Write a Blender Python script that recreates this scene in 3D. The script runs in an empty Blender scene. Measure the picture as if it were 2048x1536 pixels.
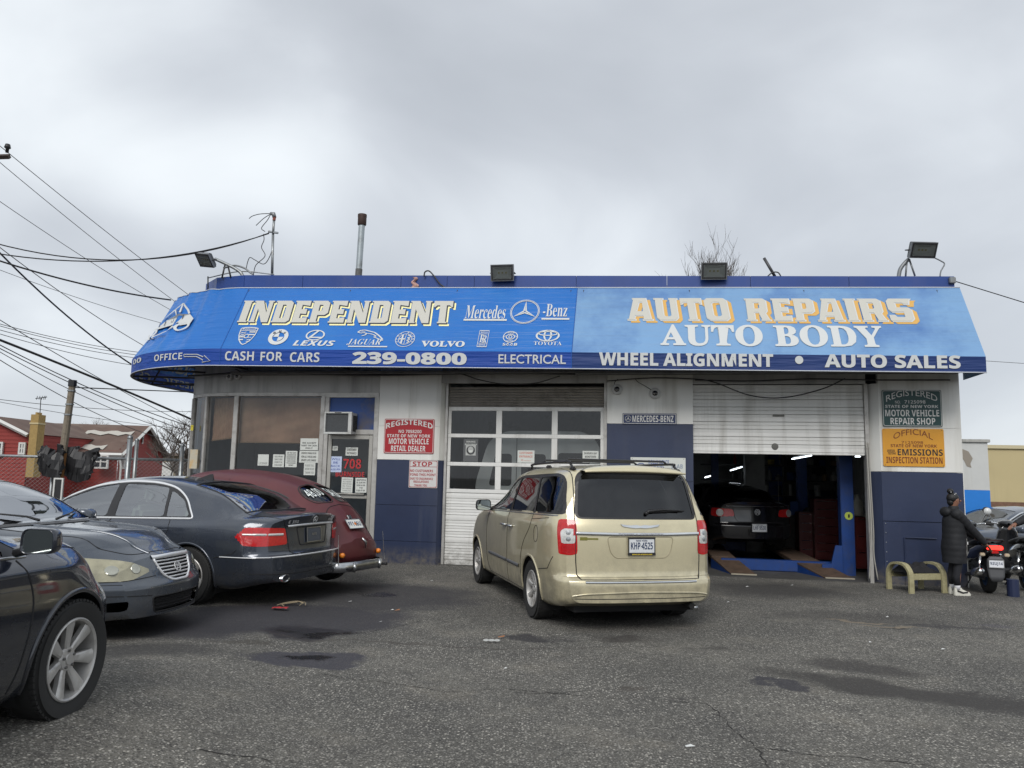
import bpy, bmesh, math, random
import numpy as np
from mathutils import Vector, Matrix
from mathutils.bvhtree import BVHTree
random.seed(7); rng = np.random.default_rng(7)
R = math.radians
SC = bpy.context.scene
C = SC.collection

# ---------------------------------------------------------------- camera
CAM_H = 1.65; PITCH = 7.0; ROLL = 1.2; FOC = 1538.0
cam_d = bpy.data.cameras.new('camera'); cam = bpy.data.objects.new('camera', cam_d); C.objects.link(cam)
cam_d.sensor_width = 36.0; cam_d.lens = FOC / 2048 * 36.0; cam_d.clip_start = 0.05; cam_d.clip_end = 3000
_p, _r = R(PITCH), R(ROLL)
_fw = Vector((0, math.cos(_p), math.sin(_p))); _rt = Vector((1, 0, 0)); _up = _rt.cross(_fw)
CRT = _rt * math.cos(_r) + _up * math.sin(_r); CUP = -_rt * math.sin(_r) + _up * math.cos(_r); CFW = _fw
CPOS = Vector((0, 0, CAM_H))
cam.matrix_world = Matrix(((CRT.x, CUP.x, -CFW.x, 0), (CRT.y, CUP.y, -CFW.y, 0), (CRT.z, CUP.z, -CFW.z, CAM_H), (0, 0, 0, 1)))
SC.camera = cam

def pray(px, py):                       # viewing direction of a pixel of the 2048 x 1536 photograph
 return (CFW + CRT * ((px - 1024) / FOC) - CUP * ((py - 768) / FOC)).normalized()
def at_y(px, py, Y):                    # point at world depth Y
 d = pray(px, py); return CPOS + d * (Y / d.y)
def at_z(px, py, z=0.0):
 d = pray(px, py); return CPOS + d * ((z - CAM_H) / d.z)

# ---------------------------------------------------------------- world, sun, exposure
w = bpy.data.worlds.new('World'); SC.world = w; w.use_nodes = True
nt = w.node_tree; N = nt.nodes; Lk = nt.links; N.clear()
def wn(t, **k):
 n = N.new(t)
 for a, b in k.items(): setattr(n, a, b)
 return n
SUN_EL, SUN_AZ = 40.0, 192.0            # azimuth measured clockwise from +Y: the sun is behind the camera
out = wn('ShaderNodeOutputWorld'); bg = wn('ShaderNodeBackground'); bg.inputs['Strength'].default_value = 0.1
sky = wn('ShaderNodeTexSky', sky_type='NISHITA', sun_disc=False); sky.sun_elevation = R(SUN_EL); sky.sun_rotation = R(SUN_AZ)
tc = wn('ShaderNodeTexCoord')
def wmath(op, a, b=None, clamp=False):
 m = wn('ShaderNodeMath', operation=op, use_clamp=clamp)
 for i, v in enumerate((a, b)):
  if v is None: continue
  if isinstance(v, (int, float)): m.inputs[i].default_value = v
  else: Lk.new(v, m.inputs[i])
 return m.outputs[0]
mp1 = wn('ShaderNodeMapping'); mp1.inputs['Rotation'].default_value = (R(10), R(-27), 0); mp1.inputs['Scale'].default_value = (1.15, 1.5, 1.9); mp1.inputs['Location'].default_value = (2.3, .4, 1.1); Lk.new(tc.outputs['Generated'], mp1.inputs[0])
n1 = wn('ShaderNodeTexNoise'); n1.inputs['Scale'].default_value = 2.3; n1.inputs['Detail'].default_value = 7; n1.inputs['Roughness'].default_value = 0.44; n1.inputs['Distortion'].default_value = 0.35; Lk.new(mp1.outputs[0], n1.inputs['Vector'])
n2 = wn('ShaderNodeTexNoise'); n2.inputs['Scale'].default_value = 1.1; n2.inputs['Detail'].default_value = 2; n2.inputs['Distortion'].default_value = 0.4; Lk.new(mp1.outputs[0], n2.inputs['Vector'])
val = wmath('ADD', wmath('MULTIPLY', wmath('SUBTRACT', n1.outputs[0], 0.5), 0.85), wmath('MULTIPLY', wmath('SUBTRACT', n2.outputs[0], 0.5), 0.45))
def blob(px, py, deg, amp):             # a brighter or darker bank of cloud around one direction
 global val
 d = pray(px, py); vm = wn('ShaderNodeVectorMath', operation='DISTANCE'); Lk.new(tc.outputs['Generated'], vm.inputs[0]); vm.inputs[1].default_value = d
 s = wmath('DIVIDE', vm.outputs['Value'], R(deg)); g = wmath('EXPONENT', wmath('MULTIPLY', wmath('MULTIPLY', s, s), -1.0))
 val = wmath('ADD', val, wmath('MULTIPLY', g, amp))
for b in ((600, 430, 7, .20), (430, 360, 6, .13), (230, 430, 5, .12), (150, 300, 6, .08), (130, 600, 5, .25), (820, 300, 9, -.10), (480, 500, 4, -.18), (230, 520, 4, -.16), (200, 120, 10, .04), (350, 180, 7, -.08), (1000, 60, 12, -.14), (1000, 430, 6, .14),
          (700, 520, 5, -.12), (1450, 420, 8, .10), (1300, 250, 7, -.08), (1700, 120, 11, -.10), (120, 740, 6, -.12), (1900, 420, 7, .06), (1750, 560, 7, -.08), (650, 250, 5, .10), (100, 480, 4, -.12), (1500, 60, 9, -.08)):
 blob(*b)
ramp = wn('ShaderNodeValToRGB'); Lk.new(wmath('ADD', wmath('MULTIPLY', val, 1.25), 0.53, True), ramp.inputs[0])
cr = ramp.color_ramp; cr.interpolation = 'B_SPLINE'
cr.elements[0].position = 0.02; cr.elements[0].color = (.36, .385, .42, 1)
cr.elements[1].position = 0.92; cr.elements[1].color = (.86, .90, .915, 1)
e = cr.elements.new(.36); e.color = (.455, .482, .522, 1); e = cr.elements.new(.60); e.color = (.62, .655, .69, 1)
scl = wn('ShaderNodeMixRGB', blend_type='MULTIPLY'); scl.inputs[0].default_value = 1; Lk.new(ramp.outputs[0], scl.inputs[1]); scl.inputs[2].default_value = (10.0, 10.0, 10.0, 1)
mx = wn('ShaderNodeMixRGB'); mx.inputs[0].default_value = 0.94; Lk.new(sky.outputs[0], mx.inputs[1]); Lk.new(scl.outputs[0], mx.inputs[2])
Lk.new(mx.outputs[0], bg.inputs[0]); Lk.new(bg.outputs[0], out.inputs[0])
sun_d = bpy.data.lights.new('sun', 'SUN'); sun_d.energy = 1.5; sun_d.angle = R(28); sun_d.color = (1, .965, .92)
sun = bpy.data.objects.new('sun', sun_d); C.objects.link(sun)
_az, _el = R(SUN_AZ), R(SUN_EL); _sd = Vector((math.sin(_az) * math.cos(_el), math.cos(_az) * math.cos(_el), math.sin(_el)))
sun.rotation_euler = _sd.to_track_quat('Z', 'Y').to_euler()
SC.view_settings.view_transform = 'Standard'; SC.view_settings.look = 'None'; SC.view_settings.exposure = 0.45; SC.view_settings.gamma = 1; SC.view_settings.use_curve_mapping = False
SC.cycles.use_denoising = True; SC.cycles.max_bounces = 7; SC.cycles.transparent_max_bounces = 12; SC.cycles.caustics_reflective = False; SC.cycles.caustics_refractive = False

# ---------------------------------------------------------------- materials
MATS = {}
def mat(name, col, rough=.6, metal=0., var=.0, vscale=4., dirt=None, dscale=1.5, damt=.5, bump=0., bscale=40., coat=0., spec=.5, emit=None, estr=1., streak=False, flake=0., splash=None):
 """procedural principled material: colour with fine variation, patches of dirt, and bump"""
 if name in MATS: return MATS[name]
 m = bpy.data.materials.new(name); m.use_nodes = True; n = m.node_tree.nodes; l = m.node_tree.links; b = n['Principled BSDF']
 b.inputs['Roughness'].default_value = rough; b.inputs['Metallic'].default_value = metal; b.inputs['Base Color'].default_value = (*col, 1)
 b.inputs['Specular IOR Level'].default_value = spec
 if coat: b.inputs['Coat Weight'].default_value = coat; b.inputs['Coat Roughness'].default_value = .04
 tcn = n.new('ShaderNodeTexCoord'); src = tcn.outputs['Object']; cur = None
 def noise(s, det=4, rg=.55, vec=src):
  q = n.new('ShaderNodeTexNoise'); q.inputs['Scale'].default_value = s; q.inputs['Detail'].default_value = det; q.inputs['Roughness'].default_value = rg; l.new(vec, q.inputs['Vector']); return q.outputs[0]
 if var:
  mm = n.new('ShaderNodeMapRange'); l.new(noise(vscale), mm.inputs[0]); mm.inputs[1].default_value = .25; mm.inputs[2].default_value = .75; mm.inputs[3].default_value = 1 - var; mm.inputs[4].default_value = 1 + var
  vm = n.new('ShaderNodeVectorMath'); vm.operation = 'SCALE'; vm.inputs[0].default_value = col; l.new(mm.outputs[0], vm.inputs['Scale']); cur = vm.outputs[0]
 if dirt:
  vec = src
  if streak:
   mpn = n.new('ShaderNodeMapping'); mpn.inputs['Scale'].default_value = (1, 1, .08); l.new(src, mpn.inputs[0]); vec = mpn.outputs[0]
  mm = n.new('ShaderNodeMapRange'); l.new(noise(dscale, 6, .62, vec), mm.inputs[0]); mm.inputs[1].default_value = .5; mm.inputs[2].default_value = .72; mm.inputs[3].default_value = 0; mm.inputs[4].default_value = damt
  mxn = n.new('ShaderNodeMixRGB'); l.new(mm.outputs[0], mxn.inputs[0]); mxn.inputs[2].default_value = (*dirt, 1)
  if cur is not None: l.new(cur, mxn.inputs[1])
  else: mxn.inputs[1].default_value = (*col, 1)
  cur = mxn.outputs[0]
  rr = n.new('ShaderNodeMapRange'); l.new(mm.outputs[0], rr.inputs[0]); rr.inputs[3].default_value = rough; rr.inputs[4].default_value = min(1, rough + .35); l.new(rr.outputs[0], b.inputs['Roughness'])
 if flake:
  v = n.new('ShaderNodeTexVoronoi'); v.inputs['Scale'].default_value = 900; l.new(src, v.inputs['Vector'])
  mxn = n.new('ShaderNodeMixRGB'); mxn.blend_type = 'ADD'; mr = n.new('ShaderNodeMapRange'); l.new(v.outputs['Color'], mr.inputs[0]); mr.inputs[3].default_value = 0; mr.inputs[4].default_value = flake; l.new(mr.outputs[0], mxn.inputs[0])
  if cur is not None: l.new(cur, mxn.inputs[1])
  else: mxn.inputs[1].default_value = (*col, 1)
  mxn.inputs[2].default_value = (*col, 1); cur = mxn.outputs[0]
 if splash:
  sz = n.new('ShaderNodeSeparateXYZ'); l.new(src, sz.inputs[0]); m1 = n.new('ShaderNodeMapRange'); l.new(sz.outputs[2], m1.inputs[0]); m1.inputs[1].default_value = splash[1]; m1.inputs[2].default_value = .0; m1.inputs[3].default_value = 0; m1.inputs[4].default_value = 1
  m2 = n.new('ShaderNodeMath'); m2.operation = 'MULTIPLY'; m2.use_clamp = True; l.new(m1.outputs[0], m2.inputs[0]); m3 = n.new('ShaderNodeMapRange'); l.new(noise(7, 6, .7), m3.inputs[0]); m3.inputs[1].default_value = .35; m3.inputs[2].default_value = .65; m3.inputs[4].default_value = splash[2]; l.new(m3.outputs[0], m2.inputs[1])
  mxn = n.new('ShaderNodeMixRGB'); l.new(m2.outputs[0], mxn.inputs[0]); mxn.inputs[2].default_value = (*splash[0], 1)
  if cur is not None: l.new(cur, mxn.inputs[1])
  else: mxn.inputs[1].default_value = (*col, 1)
  cur = mxn.outputs[0]
 if cur is not None: l.new(cur, b.inputs['Base Color'])
 if bump:
  bn = n.new('ShaderNodeBump'); bn.inputs['Strength'].default_value = bump; bn.inputs['Distance'].default_value = .01; l.new(noise(bscale, 3), bn.inputs['Height']); l.new(bn.outputs[0], b.inputs['Normal'])
 if emit: b.inputs['Emission Color'].default_value = (*emit, 1); b.inputs['Emission Strength'].default_value = estr
 MATS[name] = m; return m

def glass(name, tint, refl=1.5, base=0.):
 """single sheet glass: tinted transparency under a clear reflection"""
 if name in MATS: return MATS[name]
 m = bpy.data.materials.new(name); m.use_nodes = True; n = m.node_tree.nodes; l = m.node_tree.links; n.clear()
 o = n.new('ShaderNodeOutputMaterial'); t = n.new('ShaderNodeBsdfTransparent'); t.inputs[0].default_value = (*tint, 1)
 g = n.new('ShaderNodeBsdfGlossy'); g.inputs['Roughness'].default_value = .02; g.inputs[0].default_value = (.95, .97, 1, 1)
 f = n.new('ShaderNodeFresnel'); f.inputs[0].default_value = refl
 mr = n.new('ShaderNodeMath'); mr.operation = 'MAXIMUM'; l.new(f.outputs[0], mr.inputs[0]); mr.inputs[1].default_value = base
 x = n.new('ShaderNodeMixShader'); l.new(mr.outputs[0], x.inputs[0]); l.new(t.outputs[0], x.inputs[1]); l.new(g.outputs[0], x.inputs[2]); l.new(x.outputs[0], o.inputs[0])
 MATS[name] = m; return m

# ---------------------------------------------------------------- mesh helpers
def link(name, me, m=None, parent=None, smooth=False):
 o = bpy.data.objects.new(name, me); C.objects.link(o)
 if m is not None and not me.materials:
  for x in (m if isinstance(m, (list, tuple)) else [m]): me.materials.append(x)
 if parent is not None: o.parent = parent
 if smooth: me.shade_smooth()
 return o
class MB:
 def __init__(s): s.v = []; s.f = []; s.mi = []; s.cur = 0; s.M = None
 def add(s, vs, fs):
  b = len(s.v)
  if s.M is not None: vs = [tuple(s.M @ Vector(v)) for v in vs]
  s.v += [tuple(v) for v in vs]; s.f += [tuple(b + i for i in f) for f in fs]; s.mi += [s.cur] * len(fs)
 def box(s, x0, x1, y0, y1, z0, z1, bev=0.):
  if bev <= 0:
   s.add([(x0, y0, z0), (x1, y0, z0), (x1, y1, z0), (x0, y1, z0), (x0, y0, z1), (x1, y0, z1), (x1, y1, z1), (x0, y1, z1)],
                  [(0, 3, 2, 1), (4, 5, 6, 7), (0, 1, 5, 4), (1, 2, 6, 5), (2, 3, 7, 6), (3, 0, 4, 7)]); return
  bm = bmesh.new(); bmesh.ops.create_cube(bm, size=1)
  for v in bm.verts: v.co = Vector(((x0 + x1) / 2 + v.co.x * (x1 - x0), (y0 + y1) / 2 + v.co.y * (y1 - y0), (z0 + z1) / 2 + v.co.z * (z1 - z0)))
  bmesh.ops.bevel(bm, geom=bm.edges[:], offset=bev, segments=2, affect='EDGES', clamp_overlap=True)
  s.frombm(bm)
 def frombm(s, bm):
  bm.verts.index_update(); s.add([v.co[:] for v in bm.verts], [[v.index for v in f.verts] for f in bm.faces]); bm.free()
 def tube(s, pts, r, n=8, cap=True):
  pts = [Vector(p) for p in pts]; rs = r if isinstance(r, (list, tuple)) else [r] * len(pts); vs = []; up = None
  for i, p in enumerate(pts):
   t = ((pts[min(i + 1, len(pts) - 1)] - pts[max(i - 1, 0)])).normalized()
   if up is None:
    a = Vector((0, 0, 1)) if abs(t.z) < .9 else Vector((1, 0, 0)); up = (a - t * a.dot(t)).normalized()
   else:
    q = up - t * up.dot(t); up = q.normalized() if q.length > 1e-6 else up
   sd = t.cross(up)
   for k in range(n):
    a = 2 * math.pi * k / n; vs.append(p + (up * math.cos(a) + sd * math.sin(a)) * rs[i])
  fs = []
  for i in range(len(pts) - 1):
   for k in range(n): fs.append((i * n + k, i * n + (k + 1) % n, (i + 1) * n + (k + 1) % n, (i + 1) * n + k))
  if cap: fs.append(tuple(range(n))[::-1]); fs.append(tuple((len(pts) - 1) * n + k for k in range(n)))
  s.add(vs, fs)
 def lathe(s, prof, c=(0, 0, 0), axis='y', n=32, closed=False):   # prof: (radius, along)
  vs = []; m = len(prof)
  for (r, a) in prof:
   for k in range(n):
    t = 2 * math.pi * k / n; q = (r * math.cos(t), a, r * math.sin(t))
    if axis == 'z': q = (q[0], q[2], q[1])
    if axis == 'x': q = (q[1], q[0], q[2])
    vs.append((q[0] + c[0], q[1] + c[1], q[2] + c[2]))
  fs = []
  for i in range(m - 1 + (1 if closed else 0)):
   j = (i + 1) % m
   for k in range(n): fs.append((i * n + k, i * n + (k + 1) % n, j * n + (k + 1) % n, j * n + k))
  if not closed:
   if prof[0][0] > 1e-5: fs.append(tuple(range(n)))
   if prof[-1][0] > 1e-5: fs.append(tuple((m - 1) * n + k for k in range(n))[::-1])
  s.add(vs, fs)
 def prism(s, poly, d, M=None):      # 2D polygon in xz plane extruded from y=0 to y=d
  n = len(poly); vs = [(p[0], 0, p[1]) for p in poly] + [(p[0], d, p[1]) for p in poly]
  if M is not None: vs = [tuple(M @ Vector(v)) for v in vs]
  s.add(vs, [tuple(range(n)), tuple(range(n, 2 * n))[::-1]] + [(i, i + n, (i + 1) % n + n, (i + 1) % n) for i in range(n)])
 def grid(s, P):                     # P[i][j] points
  a, b = len(P), len(P[0]); s.add([p for row in P for p in row], [(i * b + j, i * b + j + 1, (i + 1) * b + j + 1, (i + 1) * b + j) for i in range(a - 1) for j in range(b - 1)])
 def ball(s, c, r, n=12, sc=(1, 1, 1)):
  m = n // 2; vs = [];
  for i in range(m + 1):
   t = math.pi * i / m
   for k in range(n):
    a = 2 * math.pi * k / n; vs.append((c[0] + r * sc[0] * math.sin(t) * math.cos(a), c[1] + r * sc[1] * math.sin(t) * math.sin(a), c[2] + r * sc[2] * math.cos(t)))
  s.add(vs, [(i * n + k, i * n + (k + 1) % n, (i + 1) * n + (k + 1) % n, (i + 1) * n + k) for i in range(m) for k in range(n)])
 def build(s, name, m, parent=None, smooth=False, auto=None, fixn=False):
  me = bpy.data.meshes.new(name); me.from_pydata(s.v, [], s.f)
  ms = m if isinstance(m, (list, tuple)) else [m]
  for x in ms: me.materials.append(x)
  if len(ms) > 1: me.polygons.foreach_set('material_index', s.mi)
  if fixn:
   bm = bmesh.new(); bm.from_mesh(me); bmesh.ops.recalc_face_normals(bm, faces=bm.faces); bm.to_mesh(me); bm.free()
  if smooth or auto:
   me.shade_smooth()
   if auto: me.set_sharp_from_angle(angle=R(auto))
  o = link(name, me, None, parent)
  if name in ('panel_seam', 'wheel_nuts', 'lamp_ribs', 'lamp_reflector'): o['kind'] = 'stuff'
  return o
def tag(o, label=None, cat=None, group=None, kind=None):
 if label: o['label'] = label
 if cat: o['category'] = cat
 if group: o['group'] = group
 if kind: o['kind'] = kind
 return o
def thing(name, label, cat, loc=(0, 0, 0), rz=0., group=None):
 o = bpy.data.objects.new(name, None); C.objects.link(o); o.location = loc; o.rotation_euler = (0, 0, rz); o.empty_display_size = .1
 return tag(o, label, cat, group)
def copy_tree(o, parent=None):
 c = o.copy(); C.objects.link(c)
 if parent is not None: c.parent = parent
 for ch in list(o.children): copy_tree(ch, c)
 return c

# ---------------------------------------------------------------- flat lettering, built from font outlines
def uni(st, base, dig=None):
 r = ''
 for ch in st:
  if 'A' <= ch <= 'Z': r += chr(base + ord(ch) - 65)
  elif 'a' <= ch <= 'z': r += chr(base + 26 + ord(ch) - 97)
  elif ch.isdigit() and dig: r += chr(dig + ord(ch) - 48)
  else: r += ch
 return r
FONTS = {'plain': None, 'serif': (0x1D400, 0x1D7CE), 'bold': (0x1D5D4, 0x1D7EC), 'bi': (0x1D63C, 0x1D7EC), 'it': (0x1D434, None), 'mono': (0x1D670, 0x1D7F6)}
_tc = {}
def text2d(s, font='bold', off=0., sp=1., res=3):
 k = (s, font, off, sp)
 if k in _tc: return _tc[k]
 cu = bpy.data.curves.new('tmp', 'FONT'); cu.body = uni(s, *FONTS[font]) if FONTS[font] else s; cu.offset = off; cu.space_character = sp; cu.resolution_u = res; cu.size = 1
 o = bpy.data.objects.new('tmp', cu); C.objects.link(o); dg = bpy.context.evaluated_depsgraph_get(); me = o.evaluated_get(dg).to_mesh()
 v = np.array([(q.co.x, q.co.y) for q in me.vertices]); f = [tuple(p.vertices) for p in me.polygons]; o.evaluated_get(dg).to_mesh_clear()
 bpy.data.objects.remove(o); bpy.data.curves.remove(cu)
 if len(v) == 0: v = np.zeros((1, 2)); f = []
 v = v - v.min(0); sz = v.max(0); _tc[k] = (v / np.maximum(sz, 1e-6), f, sz); return _tc[k]
def text_fit(mb, s, x0, z0, x1, z1, font='bold', off=0., sp=1., slant=0., y=0., fn=None, arch=0., mirror=False, taper=0.):
 """lettering s filling the rectangle x0..x1, z0..z1 (first and last cap corners); fn maps (x, z) to 3D"""
 v, f, sz = text2d(s, font, off, sp)
 X = v[:, 0]; Z = v[:, 1]
 if mirror: X = 1 - X
 xx = x0 + (x1 - x0) * X + slant * (Z - .5) * (z1 - z0); zc = z0 + (z1 - z0) * Z
 if arch: zc = zc + arch * (1 - (2 * X - 1) ** 2)
 if fn is None: mb.add([(a, y, b) for a, b in zip(xx, zc)], f)
 else: mb.add([fn(a, b) for a, b in zip(xx, zc)], f)
def text_obj(s, x0, z0, x1, z1, m, parent, y=-.004, name='lettering', **k):
 mb = MB(); text_fit(mb, s, x0, z0, x1, z1, y=y, **k); return mb.build(name, m, parent)
# ================================================================ vehicle bodies
def pchip(xs, ys, q):
 xs = np.asarray(xs, float); ys = np.asarray(ys, float); h = np.diff(xs); d = np.diff(ys) / h; m = np.zeros(len(xs))
 for i in range(1, len(xs) - 1):
  if d[i - 1] * d[i] > 0:
   w1 = 2 * h[i] + h[i - 1]; w2 = h[i] + 2 * h[i - 1]; m[i] = (w1 + w2) / (w1 / d[i - 1] + w2 / d[i])
 m[0] = d[0]; m[-1] = d[-1]
 q = np.clip(q, xs[0], xs[-1]); i = np.clip(np.searchsorted(xs, q, 'right') - 1, 0, len(xs) - 2)
 t = (q - xs[i]) / h[i]; t2 = t * t; t3 = t2 * t
 return (2 * t3 - 3 * t2 + 1) * ys[i] + (t3 - 2 * t2 + t) * h[i] * m[i] + (-2 * t3 + 3 * t2) * ys[i + 1] + (t3 - t2) * h[i] * m[i + 1]
def tab(t, q): return np.full_like(np.asarray(q, float), t) if isinstance(t, (int, float)) else pchip([a for a, b in t], [b for a, b in t], q)
def sdpoly(P, poly):                    # signed distance of 2D points to a polygon, negative inside
 poly = np.asarray(poly, float); d = np.full(len(P), 1e9); inside = np.zeros(len(P), bool)
 for i in range(len(poly)):
  a = poly[i]; b = poly[(i + 1) % len(poly)]; e = b - a
  if e @ e < 1e-12: continue
  w_ = P - a; t = np.clip((w_ @ e) / (e @ e), 0, 1)
  d = np.minimum(d, np.hypot(*(w_ - t[:, None] * e).T))
  c1 = (a[1] <= P[:, 1]) != (b[1] <= P[:, 1]); xi = a[0] + (P[:, 1] - a[1]) / (e[1] if abs(e[1]) > 1e-12 else 1e-12) * e[0]; inside ^= c1 & (P[:, 0] < xi)
 return np.where(inside, -d, d)
def rpoly(pts, r=.03, n=4):             # polygon with rounded corners
 out_ = []; m = len(pts); rr = r if isinstance(r, (list, tuple)) else [r] * m
 for i in range(m):
  p = np.array(pts[i], float); a = np.array(pts[i - 1], float) - p; b = np.array(pts[(i + 1) % m], float) - p; la, lb = np.hypot(*a), np.hypot(*b); k = min(rr[i], la * .45, lb * .45)
  A = p + a / la * k; Bq = p + b / lb * k
  for j in range(n + 1):
   t = j / n; out_.append(tuple((1 - t) ** 2 * A + 2 * t * (1 - t) * p + t * t * Bq))
 return out_
def smooth_line(pts, n=10, closed=False):   # Catmull-Rom
 P = [np.array(p, float) for p in pts]; m = len(P); out_ = []
 for i in range(m if closed else m - 1):
  p0 = P[i - 1] if (closed or i) else 2 * P[0] - P[1]; p1, p2 = P[i], P[(i + 1) % m]; p3 = P[(i + 2) % m] if (closed or i + 2 < m) else 2 * P[-1] - P[-2]
  for j in range(n):
   t = j / n; out_.append(tuple(.5 * (2 * p1 + (p2 - p0) * t + (2 * p0 - 5 * p1 + 4 * p2 - p3) * t * t + (3 * p1 - p0 - 3 * p2 + p3) * t ** 3)))
 if not closed: out_.append(tuple(P[-1]))
 return out_

class Body:
 def __init__(s, T, res=.025):
  s.T = T; xr, xf = T['xr'], T['xf']; L = xf - xr
  nx = int(L / res) + 1; u = np.linspace(0, 1, nx); u = u + .0 * u
  X = xr + L * u
  # extra stations close to the ends
  ext = np.array([.004, .012, .03]); X = np.sort(np.concatenate([X, xr + ext, xf - ext]))
  g = lambda k: tab(T[k], X)
  zb, ys, ym, zm, ysh, zsh, yb, zbl, yr, dr, zr = [g(k) for k in ('zb', 'ys', 'ym', 'zm', 'ysh', 'zsh', 'yb', 'zbl', 'yr', 'dr', 'zr')]
  K = [(0 * ys, zb), (ys * .9, zb), (ys, zb + .05), (ym - .01, (zb + .05) * .45 + zm * .55), (ym, zm), (ysh, zsh), (yb, zbl), (yr * .45 + yb * .55 + .012, zbl * .5 + (zr - dr) * .5), (yr, zr - dr), (yr * .62, zr - dr * .28), (0 * ys, zr)]
  Ky = np.array([k[0] for k in K]); Kz = np.array([k[1] for k in K])
  cnt = [6, 4, 10, 8, 12, 5, 10, 10, 11, 14]
  if res < .02: cnt = [6, 4, 14, 12, 16, 7, 14, 14, 15, 18]
  n = len(X); cols_y = []; cols_z = []
  for i in range(n):
   y, z = Ky[:, i], Kz[:, i]; d = np.sqrt(np.diff(y) ** 2 + np.diff(z) ** 2) + 1e-4; t = np.concatenate([[0], np.cumsum(d)])
   q = np.concatenate([np.linspace(t[j], t[j + 1], c, endpoint=False) for j, c in enumerate(cnt)] + [[t[-1]]])
   yy = pchip(t, y, q); z2 = pchip(t, z, q)
   cols_y.append(yy); cols_z.append(z2)
  Y = np.array(cols_y); Z = np.array(cols_z); J = Y.shape[1]; s.J = J
  XX = np.repeat(X[:, None], J, 1)
  s.XX = XX
  def warp(x, y, z):
   o = 0
   D = T.get('Dr', .9); wv = np.clip(1 - (x - xr) / D, 0, 1); wv = wv * wv * (3 - 2 * wv)
   a = tab(T['pr'], z) + T['kr'][0] * np.abs(y / T['W']) ** T['kr'][1]
   D2 = T.get('Df', .9); w2 = np.clip(1 - (xf - x) / D2, 0, 1); w2 = w2 * w2 * (3 - 2 * w2)
   b = tab(T['pf'], z) + T['kf'][0] * np.abs(y / T['W']) ** T['kf'][1]
   return x + wv * a - w2 * b
  s.warp = warp
  V = []; F = []
  left = np.stack([warp(XX, Y, Z), Y, Z], -1).reshape(-1, 3); right = left * [1, -1, 1]
  V = [left, right]; idx = np.arange(n * J).reshape(n, J)
  q = np.stack([idx[:-1, :-1], idx[1:, :-1], idx[1:, 1:], idx[:-1, 1:]], -1).reshape(-1, 4)
  F = [q[:, ::-1], q + n * J]; off = 2 * n * J
  for end in (0, n - 1):
   j0 = cnt[0]; rows = []
   Kc = int(T['W'] / res) ; fr = np.linspace(1, -1, 2 * Kc + 1)
   yj, zj = Y[end, j0:], Z[end, j0:]
   yy = yj[:, None] * fr[None]; zz_ = np.repeat(zj[:, None], len(fr), 1)
   # keep the crown of the roof or lid across the cap
   xx = warp(np.full_like(yy, X[end]), yy, zz_)
   cap = np.stack([xx, yy, zz_], -1); m, k = yy.shape; ci = np.arange(m * k).reshape(m, k) + off
   V.append(cap.reshape(-1, 3)); q = np.stack([ci[:-1, :-1], ci[1:, :-1], ci[1:, 1:], ci[:-1, 1:]], -1).reshape(-1, 4)
   F.append(q[:, ::-1] if end == 0 else q); off += m * k
  V = np.concatenate(V); F = np.concatenate(F)
  # weld
  key = np.round(V / 2e-4).astype(np.int64); _, fi, inv = np.unique(key, axis=0, return_index=True, return_inverse=True); inv = inv.reshape(-1)
  V = V[fi]; F = inv[F]
  ok = (F[:, 0] != F[:, 2]) & (F[:, 1] != F[:, 3]); F = F[ok]
  s.V = V; s.F = F; s.reg = np.zeros(len(F), int); s.names = ['body']; s.info = [None]; s.res = res
  s.nrm(); s.V0 = V.copy(); s.bvh()
 def nrm(s):
  V, F = s.V, s.F; a = V[F[:, 2]] - V[F[:, 0]]; b = V[F[:, 3]] - V[F[:, 1]]; fn = np.cross(a, b); N_ = np.zeros_like(V)
  for k in range(4): np.add.at(N_, F[:, k], fn)
  s.Nv = N_ / np.maximum(np.linalg.norm(N_, axis=1), 1e-12)[:, None]
 def bvh(s):
  s.tree = BVHTree.FromPolygons([tuple(v) for v in s.V], [tuple(dict.fromkeys(f)) for f in s.F.tolist()])
 def cut(s, sdf, name, inset=0., snap=.75):
  V = s.V; h = s.res * snap; f = sdf(V); e_ = 1e-4
  g = np.stack([(sdf(V + np.eye(3)[k] * e_) - f) / e_ for k in range(3)], -1); gt = g - (g * s.Nv).sum(1)[:, None] * s.Nv; q = (gt ** 2).sum(1)
  near = (np.abs(f) < h) & (q > .08); mv = np.zeros_like(V); mv[near] = -(f[near] / q[near])[:, None] * gt[near]
  L_ = np.linalg.norm(mv, axis=1); mv *= np.minimum(1, h * 1.3 / np.maximum(L_, 1e-9))[:, None]
  V[:] = V + mv; f = sdf(V); f[np.abs(f) < 1e-4] = 0
  inside = (f[s.F].sum(1) < 0) & (f[s.F].max(1) < h * .6)
  if name is None: rid = -1
  else:
   rid = len(s.names); s.names.append(name); s.info.append(inset)
  s.reg[inside] = rid; return rid
 def hole(s, sdf): return s.cut(sdf, None)
 def build(s, rid, m, parent, name=None, dz=0.):
  Fi = s.F[s.reg == rid]
  if len(Fi) == 0: return None
  used, inv = np.unique(Fi, return_inverse=True); Fi = inv.reshape(Fi.shape); V = s.V[used]; N_ = s.Nv[used]
  ins = s.info[rid] or 0.
  V = V - N_ * ins
  fl = [tuple(dict.fromkeys(f)) for f in Fi.tolist()]; fl = [f for f in fl if len(f) > 2]
  nm = name or s.names[rid]
  me = bpy.data.meshes.new(nm); me.from_pydata(V.tolist(), [], fl)
  for x in (m if isinstance(m, (list, tuple)) else [m]): me.materials.append(x)
  me.shade_smooth(); me.normals_split_custom_set_from_vertices(N_.tolist())
  return link(nm, me, None, parent)
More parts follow.
